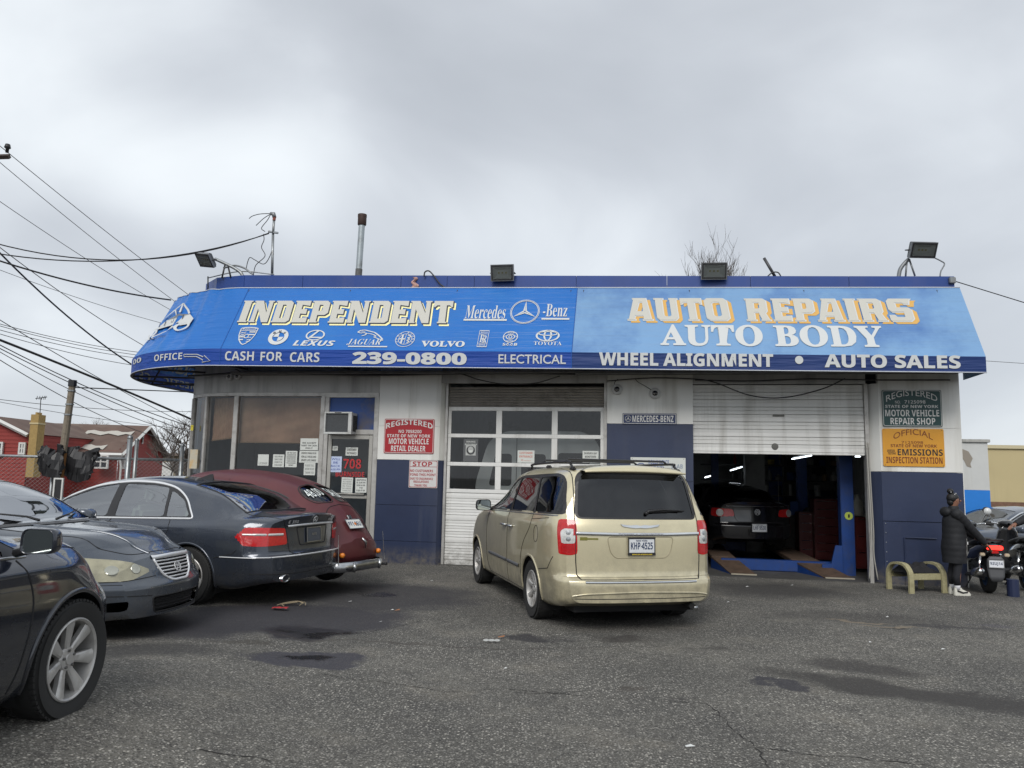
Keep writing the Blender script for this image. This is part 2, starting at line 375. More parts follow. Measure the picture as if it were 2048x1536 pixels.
 # point on the surface for a 2D point of one view, with the outward direction
 def hit(s, view, a, b):
  if view == 'L': o, d = Vector((a, 3, b)), Vector((0, -1, 0))
  elif view == 'R': o, d = Vector((a, -3, b)), Vector((0, 1, 0))
  elif view == 'B': o, d = Vector((-9, a, b)), Vector((1, 0, 0))
  elif view == 'F': o, d = Vector((9, a, b)), Vector((-1, 0, 0))
  else: o, d = Vector((a, b, 5)), Vector((0, 0, -1))
  h = s.tree.ray_cast(o, d)
  if h[0] is None:
   h = s.tree.find_nearest(o + d * (3 if view in 'LR' else 4));
  n = h[1]
  if n.dot(d) > 0: n = -n
  return h[0], n
 def line(s, view, pts, r, m, parent, name='seam', out=0., closed=False, n=6, step=.035, mb=None):
  P = [np.array(p, float) for p in pts];
  if closed: P.append(P[0])
  q = []
  for i in range(len(P) - 1):
   k = max(1, int(np.hypot(*(P[i + 1] - P[i])) / step)); q += [P[i] + (P[i + 1] - P[i]) * j / k for j in range(k)]
  q.append(P[-1]); Q = []
  for p in q:
   h, nn = s.hit(view, *p); Q.append(h + nn * out)
  own = mb is None; mb = mb or MB(); mb.tube(Q, r, n)
  return mb.build(name, m, parent, smooth=True) if own else None
 def ribbon(s, view, pts, wd, ht, m, parent, name='trim', closed=False, step=.04):
  P = [np.array(p, float) for p in pts]
  if closed: P.append(P[0])
  q = []
  for i in range(len(P) - 1):
   k = max(1, int(np.hypot(*(P[i + 1] - P[i])) / step)); q += [P[i] + (P[i + 1] - P[i]) * j / k for j in range(k)]
  q.append(P[-1]); rows = []
  for i, p in enumerate(q):
   t = q[min(i + 1, len(q) - 1)] - q[max(i - 1, 0)]; t = t / max(np.hypot(*t), 1e-9); pn = np.array([-t[1], t[0]]) * wd / 2
   h1, n1_ = s.hit(view, *(p - pn)); h2, n2_ = s.hit(view, *(p + pn)); hm = (h1 + h2) / 2; nm = (n1_ + n2_).normalized()
   rows.append([tuple(h1 - nm * .004), tuple(h1 + nm * ht * .8 + (hm - h1) * .15), tuple(hm + nm * ht), tuple(h2 + nm * ht * .8 + (hm - h2) * .15), tuple(h2 - nm * .004)])
  mb = MB(); mb.grid(rows); return mb.build(name, m, parent, smooth=True, fixn=True)

def side_region(poly, sgn, ymin=.35, nx=None):
 poly = np.asarray(poly)
 return lambda V: np.maximum(sdpoly(V[:, [0, 2]], poly), ymin - sgn * V[:, 1])
def end_region(poly, x_lim, front=False):
 poly = np.asarray(poly); sg = 1 if front else -1
 return lambda V: np.maximum(sdpoly(V[:, [1, 2]], poly), (x_lim - V[:, 0]) * sg)
def top_region(poly, zmin):
 poly = np.asarray(poly)
 return lambda V: np.maximum(sdpoly(V[:, [0, 1]], poly), zmin - V[:, 2])
def band_region(fz0, fz1, cond):        # z between two values and a condition distance
 return lambda V: np.maximum(np.maximum(fz0 - V[:, 2], V[:, 2] - fz1), cond(V))

def make_wheel(parent, x, y, sgn, Rt, wd, rim, style, rim_m, spin=0., steer=0.):
 """tyre mesh with the rim as its child; +y is outward on the left side"""
 mb = MB(); r0 = rim; hw = wd / 2
 prof = [(r0 - .012, -hw * .8), (r0 + .005, -hw * .86), (Rt * .82 + r0 * .18, -hw * 1.0), (Rt - .03, -hw * .93), (Rt - .008, -hw * .78), (Rt, -hw * .55), (Rt, hw * .55), (Rt - .008, hw * .78), (Rt - .03, hw * .93), (Rt * .82 + r0 * .18, hw * 1.0), (Rt * .45 + r0 * .55, hw * .98), (r0 + .012, hw * .88), (r0 + .003, hw * .86), (r0 - .012, hw * .8)]
 mb.lathe(prof, n=56, closed=True)
 t = mb.build('wheel', mat('tyre_rubber', (.018, .018, .018), .82, var=.25, vscale=9, dirt=(.05, .047, .042), dscale=7, damt=.5), parent, auto=35)
 g = MB()
 for k in range(60):                  # shoulder blocks
  a = 2 * math.pi * k / 60;
  for sg in (-1, 1):
   g.M = Matrix.Rotation(a, 4, 'Y'); g.box(-.012, .012, sg * hw * .72 - .016, sg * hw * .72 + .016, Rt - .012, Rt + .0015)
 g.M = None; tag(g.build('tread', MATS['tyre_rubber'], t), kind='stuff')
 b = MB(); dish = hw * .80
 b.lathe([(r0, dish + .012), (r0 - .008, dish + .016), (r0 - .018, dish + .008), (r0 - .024, dish - .02), (r0 - .03, -.03), (r0 - .03, -hw * .8), (r0, -hw * .85), (r0, dish)], n=48, closed=True)
 if style[0] == 'spokes':
  ns, w0, w1, tw = style[1:5]
  for k in range(ns):
   a = 2 * math.pi * k / ns; zs = [.045, .09, r0 * .6, r0 - .012]; ws = [w0 * .8, w0, (w0 + w1) / 2 * .9, w1]; ds = [dish - .022, dish - .018, dish - .008, dish + .004]
   vs = []
   for z_, w_, d_ in zip(zs, ws, ds):
    vs += [(-w_ / 2, d_ - .035, z_), (-w_ / 2, d_ - .008, z_), (-w_ * .3, d_, z_), (w_ * .3, d_, z_), (w_ / 2, d_ - .008, z_), (w_ / 2, d_ - .035, z_)]
   fs = []
   for i in range(3):
    for j in range(5): fs.append((i * 6 + j, i * 6 + j + 1, (i + 1) * 6 + j + 1, (i + 1) * 6 + j))
   b.M = Matrix.Rotation(a, 4, 'Y'); b.add(vs, fs); b.M = None
  b.lathe([(0, dish - .008), (.03, dish - .008), (.034, dish - .014), (.062, dish - .018), (.07, dish - .03), (.07, dish - .06)], n=24)
 elif style[0] == 'disc':
  b.lathe([(0, dish + .012), (.06, dish + .01), (.075, dish - .01), (r0 * .6, dish - .012), (r0 * .75, dish + .004), (r0 - .015, dish - .012)], n=40)
 rm = b.build('rim', rim_m, t, auto=28, fixn=True)
 d = MB(); d.lathe([(0, -.01), (r0 - .035, -.01), (r0 - .035, -.02), (0, -.02)], n=32); d.lathe([(.07, .012), (.14, .012), (.14, .0), (.07, .0)], n=32, closed=True)
 d.build('brake_disc', mat('brake_metal', (.10, .095, .09), .5, .6), t, auto=30, fixn=True)
 nuts = MB()
 for k in range(5):
  a = 2 * math.pi * k / 5; nuts.lathe([(0, dish - .006), (.008, dish - .006), (.009, dish - .03)], c=(.048 * math.sin(a), 0, .048 * math.cos(a)), n=6)
 nuts.build('wheel_nuts', mat('nut_metal', (.25, .25, .25), .35, .9), t, auto=30)
 t.location = (x, y, Rt); t.rotation_euler = (0, 0, steer + (0 if sgn > 0 else math.pi));
 t.rotation_euler = (Matrix.Rotation(steer + (0 if sgn > 0 else math.pi), 3, 'Z') @ Matrix.Rotation(spin, 3, 'Y')).to_euler()
 return t

def arches(bd, xs, ra, zc, ymin=.45):
 for x in xs:
  bd.hole(lambda V, x=x: np.maximum(np.hypot(V[:, 0] - x, V[:, 2] - zc) - ra, ymin - np.abs(V[:, 1])))
def arch_trim(bd, xs, ra, zc, paint, parent, lipw=.022, liph=.006, a0=-20, a1=200, sides='LR', inner=.45, W=.9):
 dark = mat('wheel_well', (.012, .012, .013), .9)
 for x in xs:
  for sd in sides:
   sg = 1 if sd == 'L' else -1
   arc = [(x + (ra + lipw * .35) * math.cos(R(a)), zc + (ra + lipw * .35) * math.sin(R(a))) for a in range(a0, a1 + 1, 6)]
   arc = [p for p in arc if p[1] > bd.T['arch_min']]
   bd.ribbon(sd, arc, lipw, liph, paint, parent, 'wheel_arch')
   mb = MB(); pr = []; n = 26;
   P = []
   for k in range(n + 1):
    a = R(-30 + 240 * k / n); cx, cz = x + (ra + .012) * math.cos(a), zc + (ra + .012) * math.sin(a)
    h, _n = bd.hit(sd, x + (ra + .02) * math.cos(a), max(zc + (ra + .02) * math.sin(a), bd.T['arch_min'] + .02)); yo = abs(h.y) - .012
    P.append([(cx, sg * yo, cz), (cx, sg * inner, cz), (x, sg * inner, zc)])
   mb.grid(P); mb.build('wheel_well', dark, parent)

def cap_pane(name, verts, faces, m, parent):
 mb = MB(); mb.add(verts, faces); return mb.build(name, m, parent)

def plate(parent, M, chars, style, w_=.305, h_=.152, label=None):
 """number plate with its characters, M places it (local x right, z up, -y towards the viewer)"""
 mb = MB(); mb.M = M; mb.box(-w_ / 2, w_ / 2, -.004, .004, -h_ / 2, h_ / 2, .003)
 face = {'ny': (.62, .64, .66), 'fl': (.66, .68, .66), 'dealer': (.07, .08, .10), 'moto': (.72, .74, .78)}[style]
 p = mb.build('number_plate', mat('plate_' + style, face, .45, var=.06, vscale=30), parent)
 t = MB(); t.M = M
 if chars: text_fit(t, chars, -w_ * .43, -h_ * .25, w_ * .43, h_ * .26, font='bold', off=.0, y=-.0065)
 if style == 'ny':
  text_fit(t, 'NEW YORK', -w_ * .22, h_ * .31, w_ * .22, h_ * .43, font='bold', y=-.0065)
 ink = mat('plate_ink', (.02, .04, .10), .5)
 if chars: t.build('lettering', ink, p)
 fr = MB(); fr.M = M
 b = .008
 for (x0, x1, z0, z1) in ((-w_ / 2 - b, w_ / 2 + b, h_ / 2, h_ / 2 + b), (-w_ / 2 - b, w_ / 2 + b, -h_ / 2 - b, -h_ / 2), (-w_ / 2 - b, -w_ / 2, -h_ / 2, h_ / 2), (w_ / 2, w_ / 2 + b, -h_ / 2, h_ / 2)):
  fr.box(x0, x1, -.008, .003, z0, z1)
 return p, fr
def seats(parent, rows, m, yw=.36, z0=.3, top=.98):
 for (x, hr) in rows:
  for sy in (-1, 1):
   mb = MB(); mb.box(x - .05, x + .48, sy * yw - .25, sy * yw + .25, z0, z0 + .26, .05)
   mb.M = Matrix.Translation((x - .02, 0, z0 + .2)) @ Matrix.Rotation(R(-14), 4, 'Y'); mb.box(-.08, .08, sy * yw - .24, sy * yw + .24, 0, top - z0 - .2, .06)
   if hr: mb.box(-.06, .05, sy * yw - .13, sy * yw + .13, top - z0 - .16, top - z0 + .03, .045)
   mb.M = None; mb.build('seat', m, parent, auto=50)
# ---------------------------------------------------------------- shared vehicle materials
M_seam = mat('panel_gap', (.008, .008, .009), .8)
M_black = mat('black_trim', (.016, .016, .018), .45, var=.15, vscale=20)
M_rubber = mat('black_rubber', (.02, .02, .02), .75)
M_chrome = mat('chrome', (.72, .73, .74), .12, 1., var=.05, vscale=12)
M_dchrome = mat('dull_chrome', (.45, .46, .47), .30, 1., var=.2, vscale=15)
M_alloy = mat('alloy_silver', (.50, .49, .475), .36, .45, var=.08, vscale=14, dirt=(.16, .14, .12), dscale=9, damt=.45)
M_red = mat('red_lens', (.44, .010, .012), .12, coat=.6, var=.25, vscale=45, emit=(.5, .01, .01), estr=.03)
M_dred = mat('dark_red_lens', (.30, .008, .012), .12, coat=.6)
M_clear = mat('clear_lens', (.62, .62, .60), .12, .25, coat=.8, var=.25, vscale=38)
M_amber = mat('amber_lens', (.75, .22, .02), .2, coat=.5)
M_int = mat('cabin_dark', (.02, .02, .022), .8, var=.2)
M_seat_d = mat('seat_dark', (.035, .034, .036), .7, var=.2)
M_seat_l = mat('seat_light', (.26, .25, .23), .7, var=.2)
G_tint = glass('tinted_glass', (.035, .038, .042), 1.52, .07)
G_green = glass('green_glass', (.60, .72, .66), 1.52, .30)
G_rear = glass('rear_glass', (.60, .70, .65), 1.52, .55)
M_silver = mat('silver_badge', (.75, .76, .77), .3, .4)
G_dark = glass('dark_glass', (.10, .11, .12), 1.52, .09)
def brace(m):  # alias so that painted panels share the body's paint
 return m
def panel_text(bd, view, s, a0, b0, a1, b1, m, parent, font='bold', off=0., out_=.004, slant=0., sp=1., mirror=None):
 """raised lettering lying on the body; (a, b) are coordinates of that view"""
 v, f, sz = text2d(s, font, off, sp); mb = MB(); vs = []
 for X, Z in v:
  a = a0 + (a1 - a0) * X + slant * (Z - .5) * (b1 - b0); b = b0 + (b1 - b0) * Z; h, n_ = bd.hit(view, a, b); vs.append(h + n_ * out_)
 mb.add(vs, f); return mb.build('lettering', m, parent)
def cabin(parent, x0, x1, w_, z0, zb):
 mb = MB(); mb.box(x0, x1, -w_, w_, z0, z0 + .03); mb.box(x1 - .04, x1, -w_, w_, z0, zb); mb.box(x0, x0 + .03, -w_, w_, z0, zb)
 mb.box(x0, x1, w_ - .02, w_, z0, zb - .04); mb.box(x0, x1, -w_, -w_ + .02, z0, zb - .04)
 return mb.build('cabin', M_int, parent)
def steering(parent, x, y, z):
 mb = MB(); P = [(x + .06 * math.cos(a) , y + .18 * math.sin(a), z + .17 * math.cos(a)) for a in [2 * math.pi * k / 20 for k in range(21)]]; mb.tube(P, .014, 6, False); mb.box(x - .01, x + .03, y - .15, y + .15, z - .02, z + .02)
 return mb.build('steering_wheel', M_black, parent, smooth=True)
def mirror(parent, x, y, z, sgn, paint, gl, sc=1.):
 """rounded housing with a recessed glass facing back and a short arm"""
 W_, H_ = .215 * sc, .155 * sc; yc = y + sgn * (.03 + W_ / 2); zc = z + .01
 lp = rpoly([(-W_ / 2, -H_ / 2), (W_ / 2, -H_ / 2 * .9), (W_ / 2 * .96, H_ / 2 * .96), (-W_ / 2 * .94, H_ / 2)], .05 * sc, 5)
 rows = []
 for (dx, k) in ((-.035, .88), (-.052, .93), (-.05, .985), (-.02, 1.03), (.02, 1.0), (.055, .86), (.085, .6), (.098, .25), (.10, .02)):
  rows.append([(x + dx * sc, yc + sgn * a * k, zc + b * k) for a, b in lp + lp[:1]])
 mb = MB(); mb.grid(rows); o = mb.build('side_mirror', paint, parent, smooth=True, fixn=True)
 g = MB(); g.add([(x - .040 * sc, yc + sgn * a * .9, zc + b * .9) for a, b in lp], [tuple(range(len(lp)))]); g.build('mirror_glass', gl, o)
 a = MB(); a.tube([(x + .05, y - sgn * .05, z - .06), (x + .02, y + sgn * .07, z - .03)], .024, 8); a.build('mirror_arm', M_black, o, smooth=True)
 return o
G_mirror = mat('mirror_glass_face', (.55, .60, .58), .03, 1.)
M_ws_frit = M_black

# ================================================================ gold minivan
def minivan():
 root = thing('minivan', 'gold minivan with black roof rack and dark tinted rear window', 'minivan')
 paint = mat('champagne_paint', (.55, .495, .335), .30, .45, var=.04, vscale=2, coat=.9, dirt=(.20, .175, .12), dscale=2.2, damt=.28, flake=.3, splash=((.20, .18, .14), .9, 1.1))
 H = lambda z: float(np.interp(z, [.5, .6, .8, 1.1, 1.635, 1.765], [.5, .62, .935, 1.235, 1.725, 1.845]))
 PH = lambda pts: [(a, H(b)) for a, b in pts]
 T = dict(xr=-1.10, xf=4.06, W=1.0,
  zb=[(-1.1, .33), (-.8, .25), (-.4, .22), (3.5, .22), (4.06, .26)],
  ys=[(-1.1, .80), (-1.0, .90), (-.7, .93), (-.4, .94), (3.3, .94), (3.8, .86), (4.06, .62)],
  ym=[(-1.1, .84), (-1.06, .91), (-.95, .965), (-.6, .99), (0, 1.0), (3.2, .995), (3.7, .95), (3.95, .84), (4.06, .66)], zm=.66,
  ysh=[(-1.1, .83), (-1.06, .905), (-.95, .955), (-.6, .985), (0, .99), (3.0, .975), (3.6, .90), (3.95, .76), (4.06, .6)],
  zsh=[(-1.1, .97), (2.4, .97), (3.2, .90), (3.8, .78), (4.06, .68)],
  yb=[(-1.1, .82), (-1.06, .89), (-.95, .94), (-.6, .965), (2.4, .95), (3.2, .86), (3.7, .74), (4.06, .5)],
  zbl=[(-1.1, 1.09), (2.0, 1.06), (2.6, 1.06), (3.2, .985), (3.8, .84), (4.06, .70)],
  yr=[(-1.1, .60), (-1.06, .66), (-.95, .705), (-.5, .735), (.5, .75), (1.4, .72), (1.9, .70), (2.5, .74), (3.2, .64), (3.7, .54), (4.06, .35)],
  dr=[(-1.1, .085), (1.4, .075), (2.2, .05), (2.6, .03), (4.06, .02)],
  zr=[(-1.1, 1.715), (-1.04, 1.735), (-.8, 1.75), (0, 1.765), (.8, 1.755), (1.4, 1.70), (1.9, 1.50), (2.4, 1.22), (2.75, 1.085), (3.2, 1.03), (3.7, .92), (4.06, .76)],
  pr=[(.25, .06), (.36, .005), (.46, .0), (.555, .012), (.575, .055), (.61, .075), (.9, .085), (1.02, .105), (1.10, .14), (1.30, .21), (1.55, .29), (1.66, .315), (1.70, .27), (1.76, .26)], kr=(.17, 3.2), Dr=1.1,
  pf=[(.2, .08), (.45, 0), (.7, .03), (1.0, .1)], kf=(.35, 2.5), Df=.8, arch_min=.24)
 for k in ('zsh', 'zbl', 'zr'): T[k] = PH(T[k])
 T['zm'] = .72; T['pr'] = [(H(a), b) for a, b in T['pr']]
 bd = Body(T, .025)
 # openings
 arches(bd, (0, 3.08), .385, .345)
 sw = [rpoly(PH([(-.82, 1.155), (-.06, 1.13), (.16, 1.575), (-.40, 1.60), (-.62, 1.55)]), [.04, .03, .03, .12, .12]),
          rpoly(PH([(.0, 1.128), (1.06, 1.105), (1.10, 1.565), (.22, 1.575)]), .03), rpoly(PH([(1.14, 1.10), (2.24, 1.085), (1.95, 1.24), (1.52, 1.46), (1.36, 1.52), (1.17, 1.555)]), [.03, .05, .1, .08, .05, .03])]
 rids = []
 band = rpoly(PH([(-.86, 1.13), (2.38, 1.055), (2.02, 1.26), (1.60, 1.475), (1.38, 1.56), (1.05, 1.60), (-.42, 1.635), (-.66, 1.58)]), [.06, .05, .05, .1, .1, .1, .15, .12])
 for sg in (1, -1):
  bd.cut(side_region(band, sg), 'window_surround', .003)
 for sg in (1, -1):
  for p in sw: rids.append(bd.cut(side_region(p, sg), 'side_window', .008))
 rear_win = rpoly(PH([(-.71, 1.105), (.71, 1.105), (.655, 1.56), (.60, 1.635), (-.60, 1.635), (-.655, 1.56)]), [.05, .05, .1, .12, .12, .1])
 rb = bd.cut(end_region(rpoly(PH([(-.745, 1.085), (.745, 1.085), (.69, 1.58), (.63, 1.665), (-.63, 1.665), (-.69, 1.58)]), .08), -.4), 'window_surround', .0)
 rw = bd.cut(end_region(rear_win, -.4), 'rear_window', .006)
 ws = bd.cut(top_region(rpoly([(1.36, -.62), (2.55, -.78), (2.62, 0), (2.55, .78), (1.36, .62), (1.30, 0)], .05), 1.08), 'windscreen', .005)
 lights = []; whites = []
 for sg in (1, -1):
  yy = lambda V, sg=sg: V[:, 1] * sg
  poly = rpoly([(.725, .845), (.80, .825), (1.2, .87), (1.2, 1.205), (.735, 1.215)], [.02, .05, .02, .02, .03])
  def lt(V, sg=sg, poly=np.array(poly)):
   P = np.stack([V[:, 1] * sg, V[:, 2]], 1); fx = V[:, 0] - (-.86 + (V[:, 2] - .8) * .12)
   return np.maximum(np.maximum(sdpoly(P, poly), fx), .6 - V[:, 1] * sg)
  lights.append(bd.cut(lt, 'tail_light', -.004))
  wp = np.array(rpoly([(.75, .955), (.885, .95), (.895, 1.08), (.86, 1.115), (.75, 1.11)], .02))
  whites.append(bd.cut(lambda V, sg=sg, wp=wp: np.maximum(sdpoly(np.stack([V[:, 1] * sg, V[:, 2]], 1), wp), V[:, 0] + .5), 'reversing_lamp', -.006))
 bump = bd.cut(lambda V: np.maximum(np.maximum(V[:, 2] - (.60 + .0 * V[:, 0]), V[:, 0] + .385 + .3 * np.maximum(0, V[:, 2] - .62)), .0 * V[:, 0] - 1) , 'rear_bumper', 0.)
 tg = rpoly([(-.74, .60), (.74, .60), (.74, 1.07), (-.74, 1.07)], .06)
 body = bd.build(0, paint, root, 'body')
 for i, nm in enumerate(bd.names):
  if i == 0: continue
  mm = {'side_window': G_tint, 'rear_window': G_tint, 'windscreen': G_green, 'window_surround': M_black, 'tail_light': M_red, 'reversing_lamp': M_clear, 'rear_bumper': paint}[nm]
  if nm == 'side_window': mm = G_green if (i - 3) % 3 == 2 else G_tint
  bd.build(i, mm, root)
 arch_trim(bd, (0, 3.08), .385, .345, paint, root, lipw=.03, liph=.010, W=.98)
 # seams
 for sd in 'LR':
  mb = MB()
  bd.line(sd, smooth_line([(1.12, 1.66), (1.13, 1.2), (1.10, .7), (1.12, .30)], 6), .0045, None, None, mb=mb)
  bd.line(sd, smooth_line([(-.02, 1.25), (.03, 1.08), (.30, .86), (.42, .62), (.40, .36)], 6), .0045, None, None, mb=mb)
  bd.line(sd, smooth_line([(2.28, 1.18), (2.36, .95), (2.32, .5), (2.20, .31)], 6), .0045, None, None, mb=mb)
  bd.line(sd, [(2.2, .30), (.40, .285)], .0045, None, None, mb=mb)
  bd.line(sd, [(-.02, 1.17), (-.62, 1.215)], .004, None, None, mb=mb)
  bd.line(sd, [(-.37, .62), (-.66, .66), (-.78, .80)], .0045, None, None, mb=mb)
  mb.build('panel_seam', M_seam, root)
  bd.ribbon(sd, [(.50, .56), (1.09, .565)], .045, .012, mat('grey_moulding', (.10, .105, .115), .5), root, 'side_moulding')
  bd.ribbon(sd, [(1.14, .565), (2.18, .575)], .045, .012, MATS['grey_moulding'], root, 'side_moulding')
  bd.ribbon(sd, [(-.78, H(1.115)), (2.30, H(1.045))], .014, .006, M_dchrome, root, 'window_trim')
  for hx in (.93, 1.26):
   h, n_ = bd.hit(sd, hx, 1.03); sg = 1 if sd == 'L' else -1; d = MB()
   d.tube([h + Vector((-.095, 0, 0)), h + Vector((-.08, sg * .035, 0)), h + Vector((.08, sg * .035, 0)), h + Vector((.095, 0, 0))], [.012, .017, .017, .012], 8); d.build('door_handle', M_dchrome, root, smooth=True)
 bd.line('L', [(x * .085 - .23, z * .095 + 1.01) for x, z in [(math.cos(a), math.sin(a)) for a in [2 * math.pi * k / 20 for k in range(20)]]], .004, M_seam, root, 'fuel_flap', closed=True, step=.02)
 # tailgate outline, chrome band, wings emblem, wiper, plate
 mb = MB(); gate = PH([(.70, 1.69), (.745, 1.10), (.745, .70), (.735, .60), (.70, .56), (-.70, .56), (-.735, .60), (-.745, .70), (-.745, 1.10), (-.70, 1.69)])
 bd.line('B', gate, .006, None, None, mb=mb); mb.build('tailgate_seam', M_seam, root)
 bd.ribbon('B', [(-.74, 1.065), (-.3, 1.058), (.3, 1.058), (.74, 1.065)], .040, .016, M_chrome, root, 'chrome_band')
 mbt = MB(); v, f, sz = text2d('TOWN & COUNTRY', 'bold'); vs = []
 for X, Z in v: h, n_ = bd.hit('B', .27 - .54 * X, 1.0475 + .021 * Z); vs.append(h + n_ * .0175)
 mbt.add(vs, f); mbt.build('lettering', mat('letter_grey', (.22, .22, .24), .4), root)
 wing = MB()
 for sy in (-1, 1):
  pts = [(0, 1.150), (.05, 1.158), (.12, 1.153), (.235, 1.165), (.21, 1.142), (.13, 1.130), (.06, 1.124), (0, 1.128)]
  top = []; base = []
  for a, b in pts: h, n_ = bd.hit('B', sy * a, b); top.append(tuple(h + n_ * .014)); base.append(tuple(h))
  nn = len(pts); wing.add(top + base, [tuple(range(nn))] + [(i, (i + 1) % nn, (i + 1) % nn + nn, i + nn) for i in range(nn)])
 wing.build('wing_emblem', M_chrome, root, fixn=True)
 h, n_ = bd.hit('B', 0, .935); t = Vector((0, 0, 1)); t = (t - n_ * t.dot(n_)).normalized()
 rc = MB()
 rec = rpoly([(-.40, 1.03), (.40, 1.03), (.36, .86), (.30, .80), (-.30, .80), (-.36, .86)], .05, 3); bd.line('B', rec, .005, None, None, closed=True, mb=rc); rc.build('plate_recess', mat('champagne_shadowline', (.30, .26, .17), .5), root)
 X_ = Vector((0, -1, 0)); Mx = Matrix.Translation(h + n_ * .02 + Vector((0, 0, .0))) @ Matrix((X_, n_ * -1, t)).transposed().to_4x4()
 p, fr = plate(root, Mx, 'KHP 4525', 'ny')
 fr.M = Mx; fr.box(-.165, .165, -.009, .004, -.105, -.076, .003); fr.box(-.165, .165, -.009, .004, .076, .095, .003); fr.build('plate_frame', M_black, p)
 tm = MB(); tm.M = Mx; text_fit(tm, 'www.noramotors.com', -.12, -.099, .12, -.084, y=-.0105); tm.build('lettering', mat('yellow_ink', (.75, .55, .05), .5), p)
 em = MB(); em.M = Mx; em.add([(-.012, -.0065, -.008), (.010, -.0065, -.012), (.008, -.0065, .012)], [(0, 1, 2)]); em.build('state_emblem', mat('plate_ink', (.02, .04, .10), .5), p)
 wp = MB(); a = [];
 for yv, zv in ((-.12, 1.305), (-.30, 1.32), (-.52, 1.312)): h, n_ = bd.hit('B', yv, zv); a.append(h + n_ * .03)
 h, n_ = bd.hit('B', -.10, 1.285); wp.tube([h + n_ * .0, h + n_ * .035], .022, 8); wp.tube([h + n_ * .03] + a, [.02, .018, .013, .010], 6)
 a2 = []
 for yv, zv in ((-.08, 1.295), (-.35, 1.305), (-.58, 1.315)): h, n_ = bd.hit('B', yv, zv); a2.append(h + n_ * .012)
 wp.tube(a2, .009, 6); wp.build('rear_wiper', M_black, root, smooth=True)
 # high stop lamp in the spoiler, roof spoiler lip
 h, n_ = bd.hit('B', 0, 1.785); st = MB(); st.box(h.x - .012, h.x + .03, -.10, .10, 1.770, 1.797, .006); st.build('stop_lamp', M_dred, root)
 sp = MB(); rows = []
 for k in range(25):
  yv = .62 - 1.24 * k / 24; h, _ = bd.hit('B', yv, 1.755); h2, _ = bd.hit('T', -.70, yv); q = (yv / .62) ** 2 * .03
  rows.append([(h.x + .02, yv, 1.735), (-.915 + q, yv, 1.748 - q * .5), (-.92 + q, yv, 1.766 - q * .5), (-.80, yv, h2.z + .008), (-.68, yv, h2.z + .002)])
 sp.grid(rows); sp.build('roof_spoiler', paint, root, smooth=True, fixn=True)
 # step pad and chrome strip on the bumper
 st = MB(); rows = []
 for k in range(21):
  yv = .66 - 1.32 * k / 20; h, n_ = bd.hit('B', yv, .50); rows.append([(h.x + .06, yv, .566), (h.x + .004, yv, .560)])
 st.grid(rows); st.build('step_pad', M_rubber, root)
 bd.ribbon('B', [(-.66, .545), (.66, .545)], .024, .010, M_chrome, root, 'bumper_strip')
 bd.ribbon('B', smooth_line([(-.80, .40), (-.6, .425), (0, .44), (.6, .425), (.80, .40)], 6), .018, .014, paint, root, 'bumper_crease')
 mb = MB(); bd.line('B', [(-.80, .372), (.80, .372)], .004, None, None, mb=mb); mb.build('panel_seam', M_seam, root)
 # sticker on the tailgate
 def on(a, b, o=.004): h, n_ = bd.hit('B', a, b); return h + n_ * o
 s_ = MB(); s_.add([on(.70, 1.025), on(.62, 1.025), on(.62, .99), on(.70, .99)], [(0, 1, 2, 3)]); s_.add([on(.62, 1.016), on(.50, 1.016), on(.50, .998), on(.62, .998)], [(0, 1, 2, 3)]); s_.build('sticker', mat('olive_sticker', (.16, .15, .02), .5), root)
 # reflector details inside the lamps
 for sg in (1, -1):
  g = MB()
  for zc_ in (1.07, 1.0):
   h, n_ = bd.hit('B', sg * .82, zc_); g.M = Matrix.Translation(h + n_ * .006) @ n_.to_track_quat('Y', 'Z').to_matrix().to_4x4(); g.lathe([(0, .002), (.026, .0), (.03, -.004)], n=16)
  g.M = None; g.build('lamp_reflector', M_dchrome, root, fixn=True)
  q = MB(); rows = 7
  for r_ in range(rows):
   zv = .855 + r_ * .013
   a_ = [bd.hit('B', sg * (.76 + .02 * k), zv) for k in range(7)]; q.tube([h + n_ * .004 for h, n_ in a_], .0022, 4)
  q.build('lamp_ribs', M_dred, root)
 # roof rack
 for sg in (1, -1):
  rk = MB(); z0 = lambda x: bd.hit('T', x, sg * .66)[0].z
  pts = [(-.62, sg * .66, z0(-.62) + .005), (-.50, sg * .66, z0(-.5) + .06), (-.38, sg * .66, z0(-.38) + .078), (1.05, sg * .65, z0(1.05) + .075), (1.17, sg * .645, z0(1.17) + .05), (1.32, sg * .64, z0(1.32) + .004)]
  rk.tube([Vector(p) for p in smooth_line(pts, 5)], .015, 8); rk.build('roof_rail', M_black, root, smooth=True)
  for xx in (-.58, .35, 1.22):
   ft = MB(); ft.box(xx - .07, xx + .07, sg * .66 - .02, sg * .66 + .02, z0(xx) - .01, z0(xx) + .035, .012); ft.build('rail_foot', M_black, root, auto=40)
 for xx in (-.30, .60):
  rk = MB(); z0 = bd.hit('T', xx, .6)[0].z + .085; rk.tube([(xx, -.66, z0 - .02), (xx, -.62, z0 + .01), (xx, .62, z0 + .01), (xx, .66, z0 - .02)], .013, 8); rk.build('cross_bar', M_black, root, smooth=True)
 sp2 = ('spokes', 7, .052, .060, 0)
 for (x, sg) in ((0, 1), (3.08, 1), (0, -1), (3.08, -1)):
  make_wheel(root, x, sg * .865, sg, .343, .225, .218, sp2, M_alloy, spin=.3 + x)
 mirror(root, 2.2, .95, 1.24, 1, M_black, G_mirror, 1.05); mirror(root, 2.2, -.95, 1.24, -1, M_black, G_mirror, 1.05)
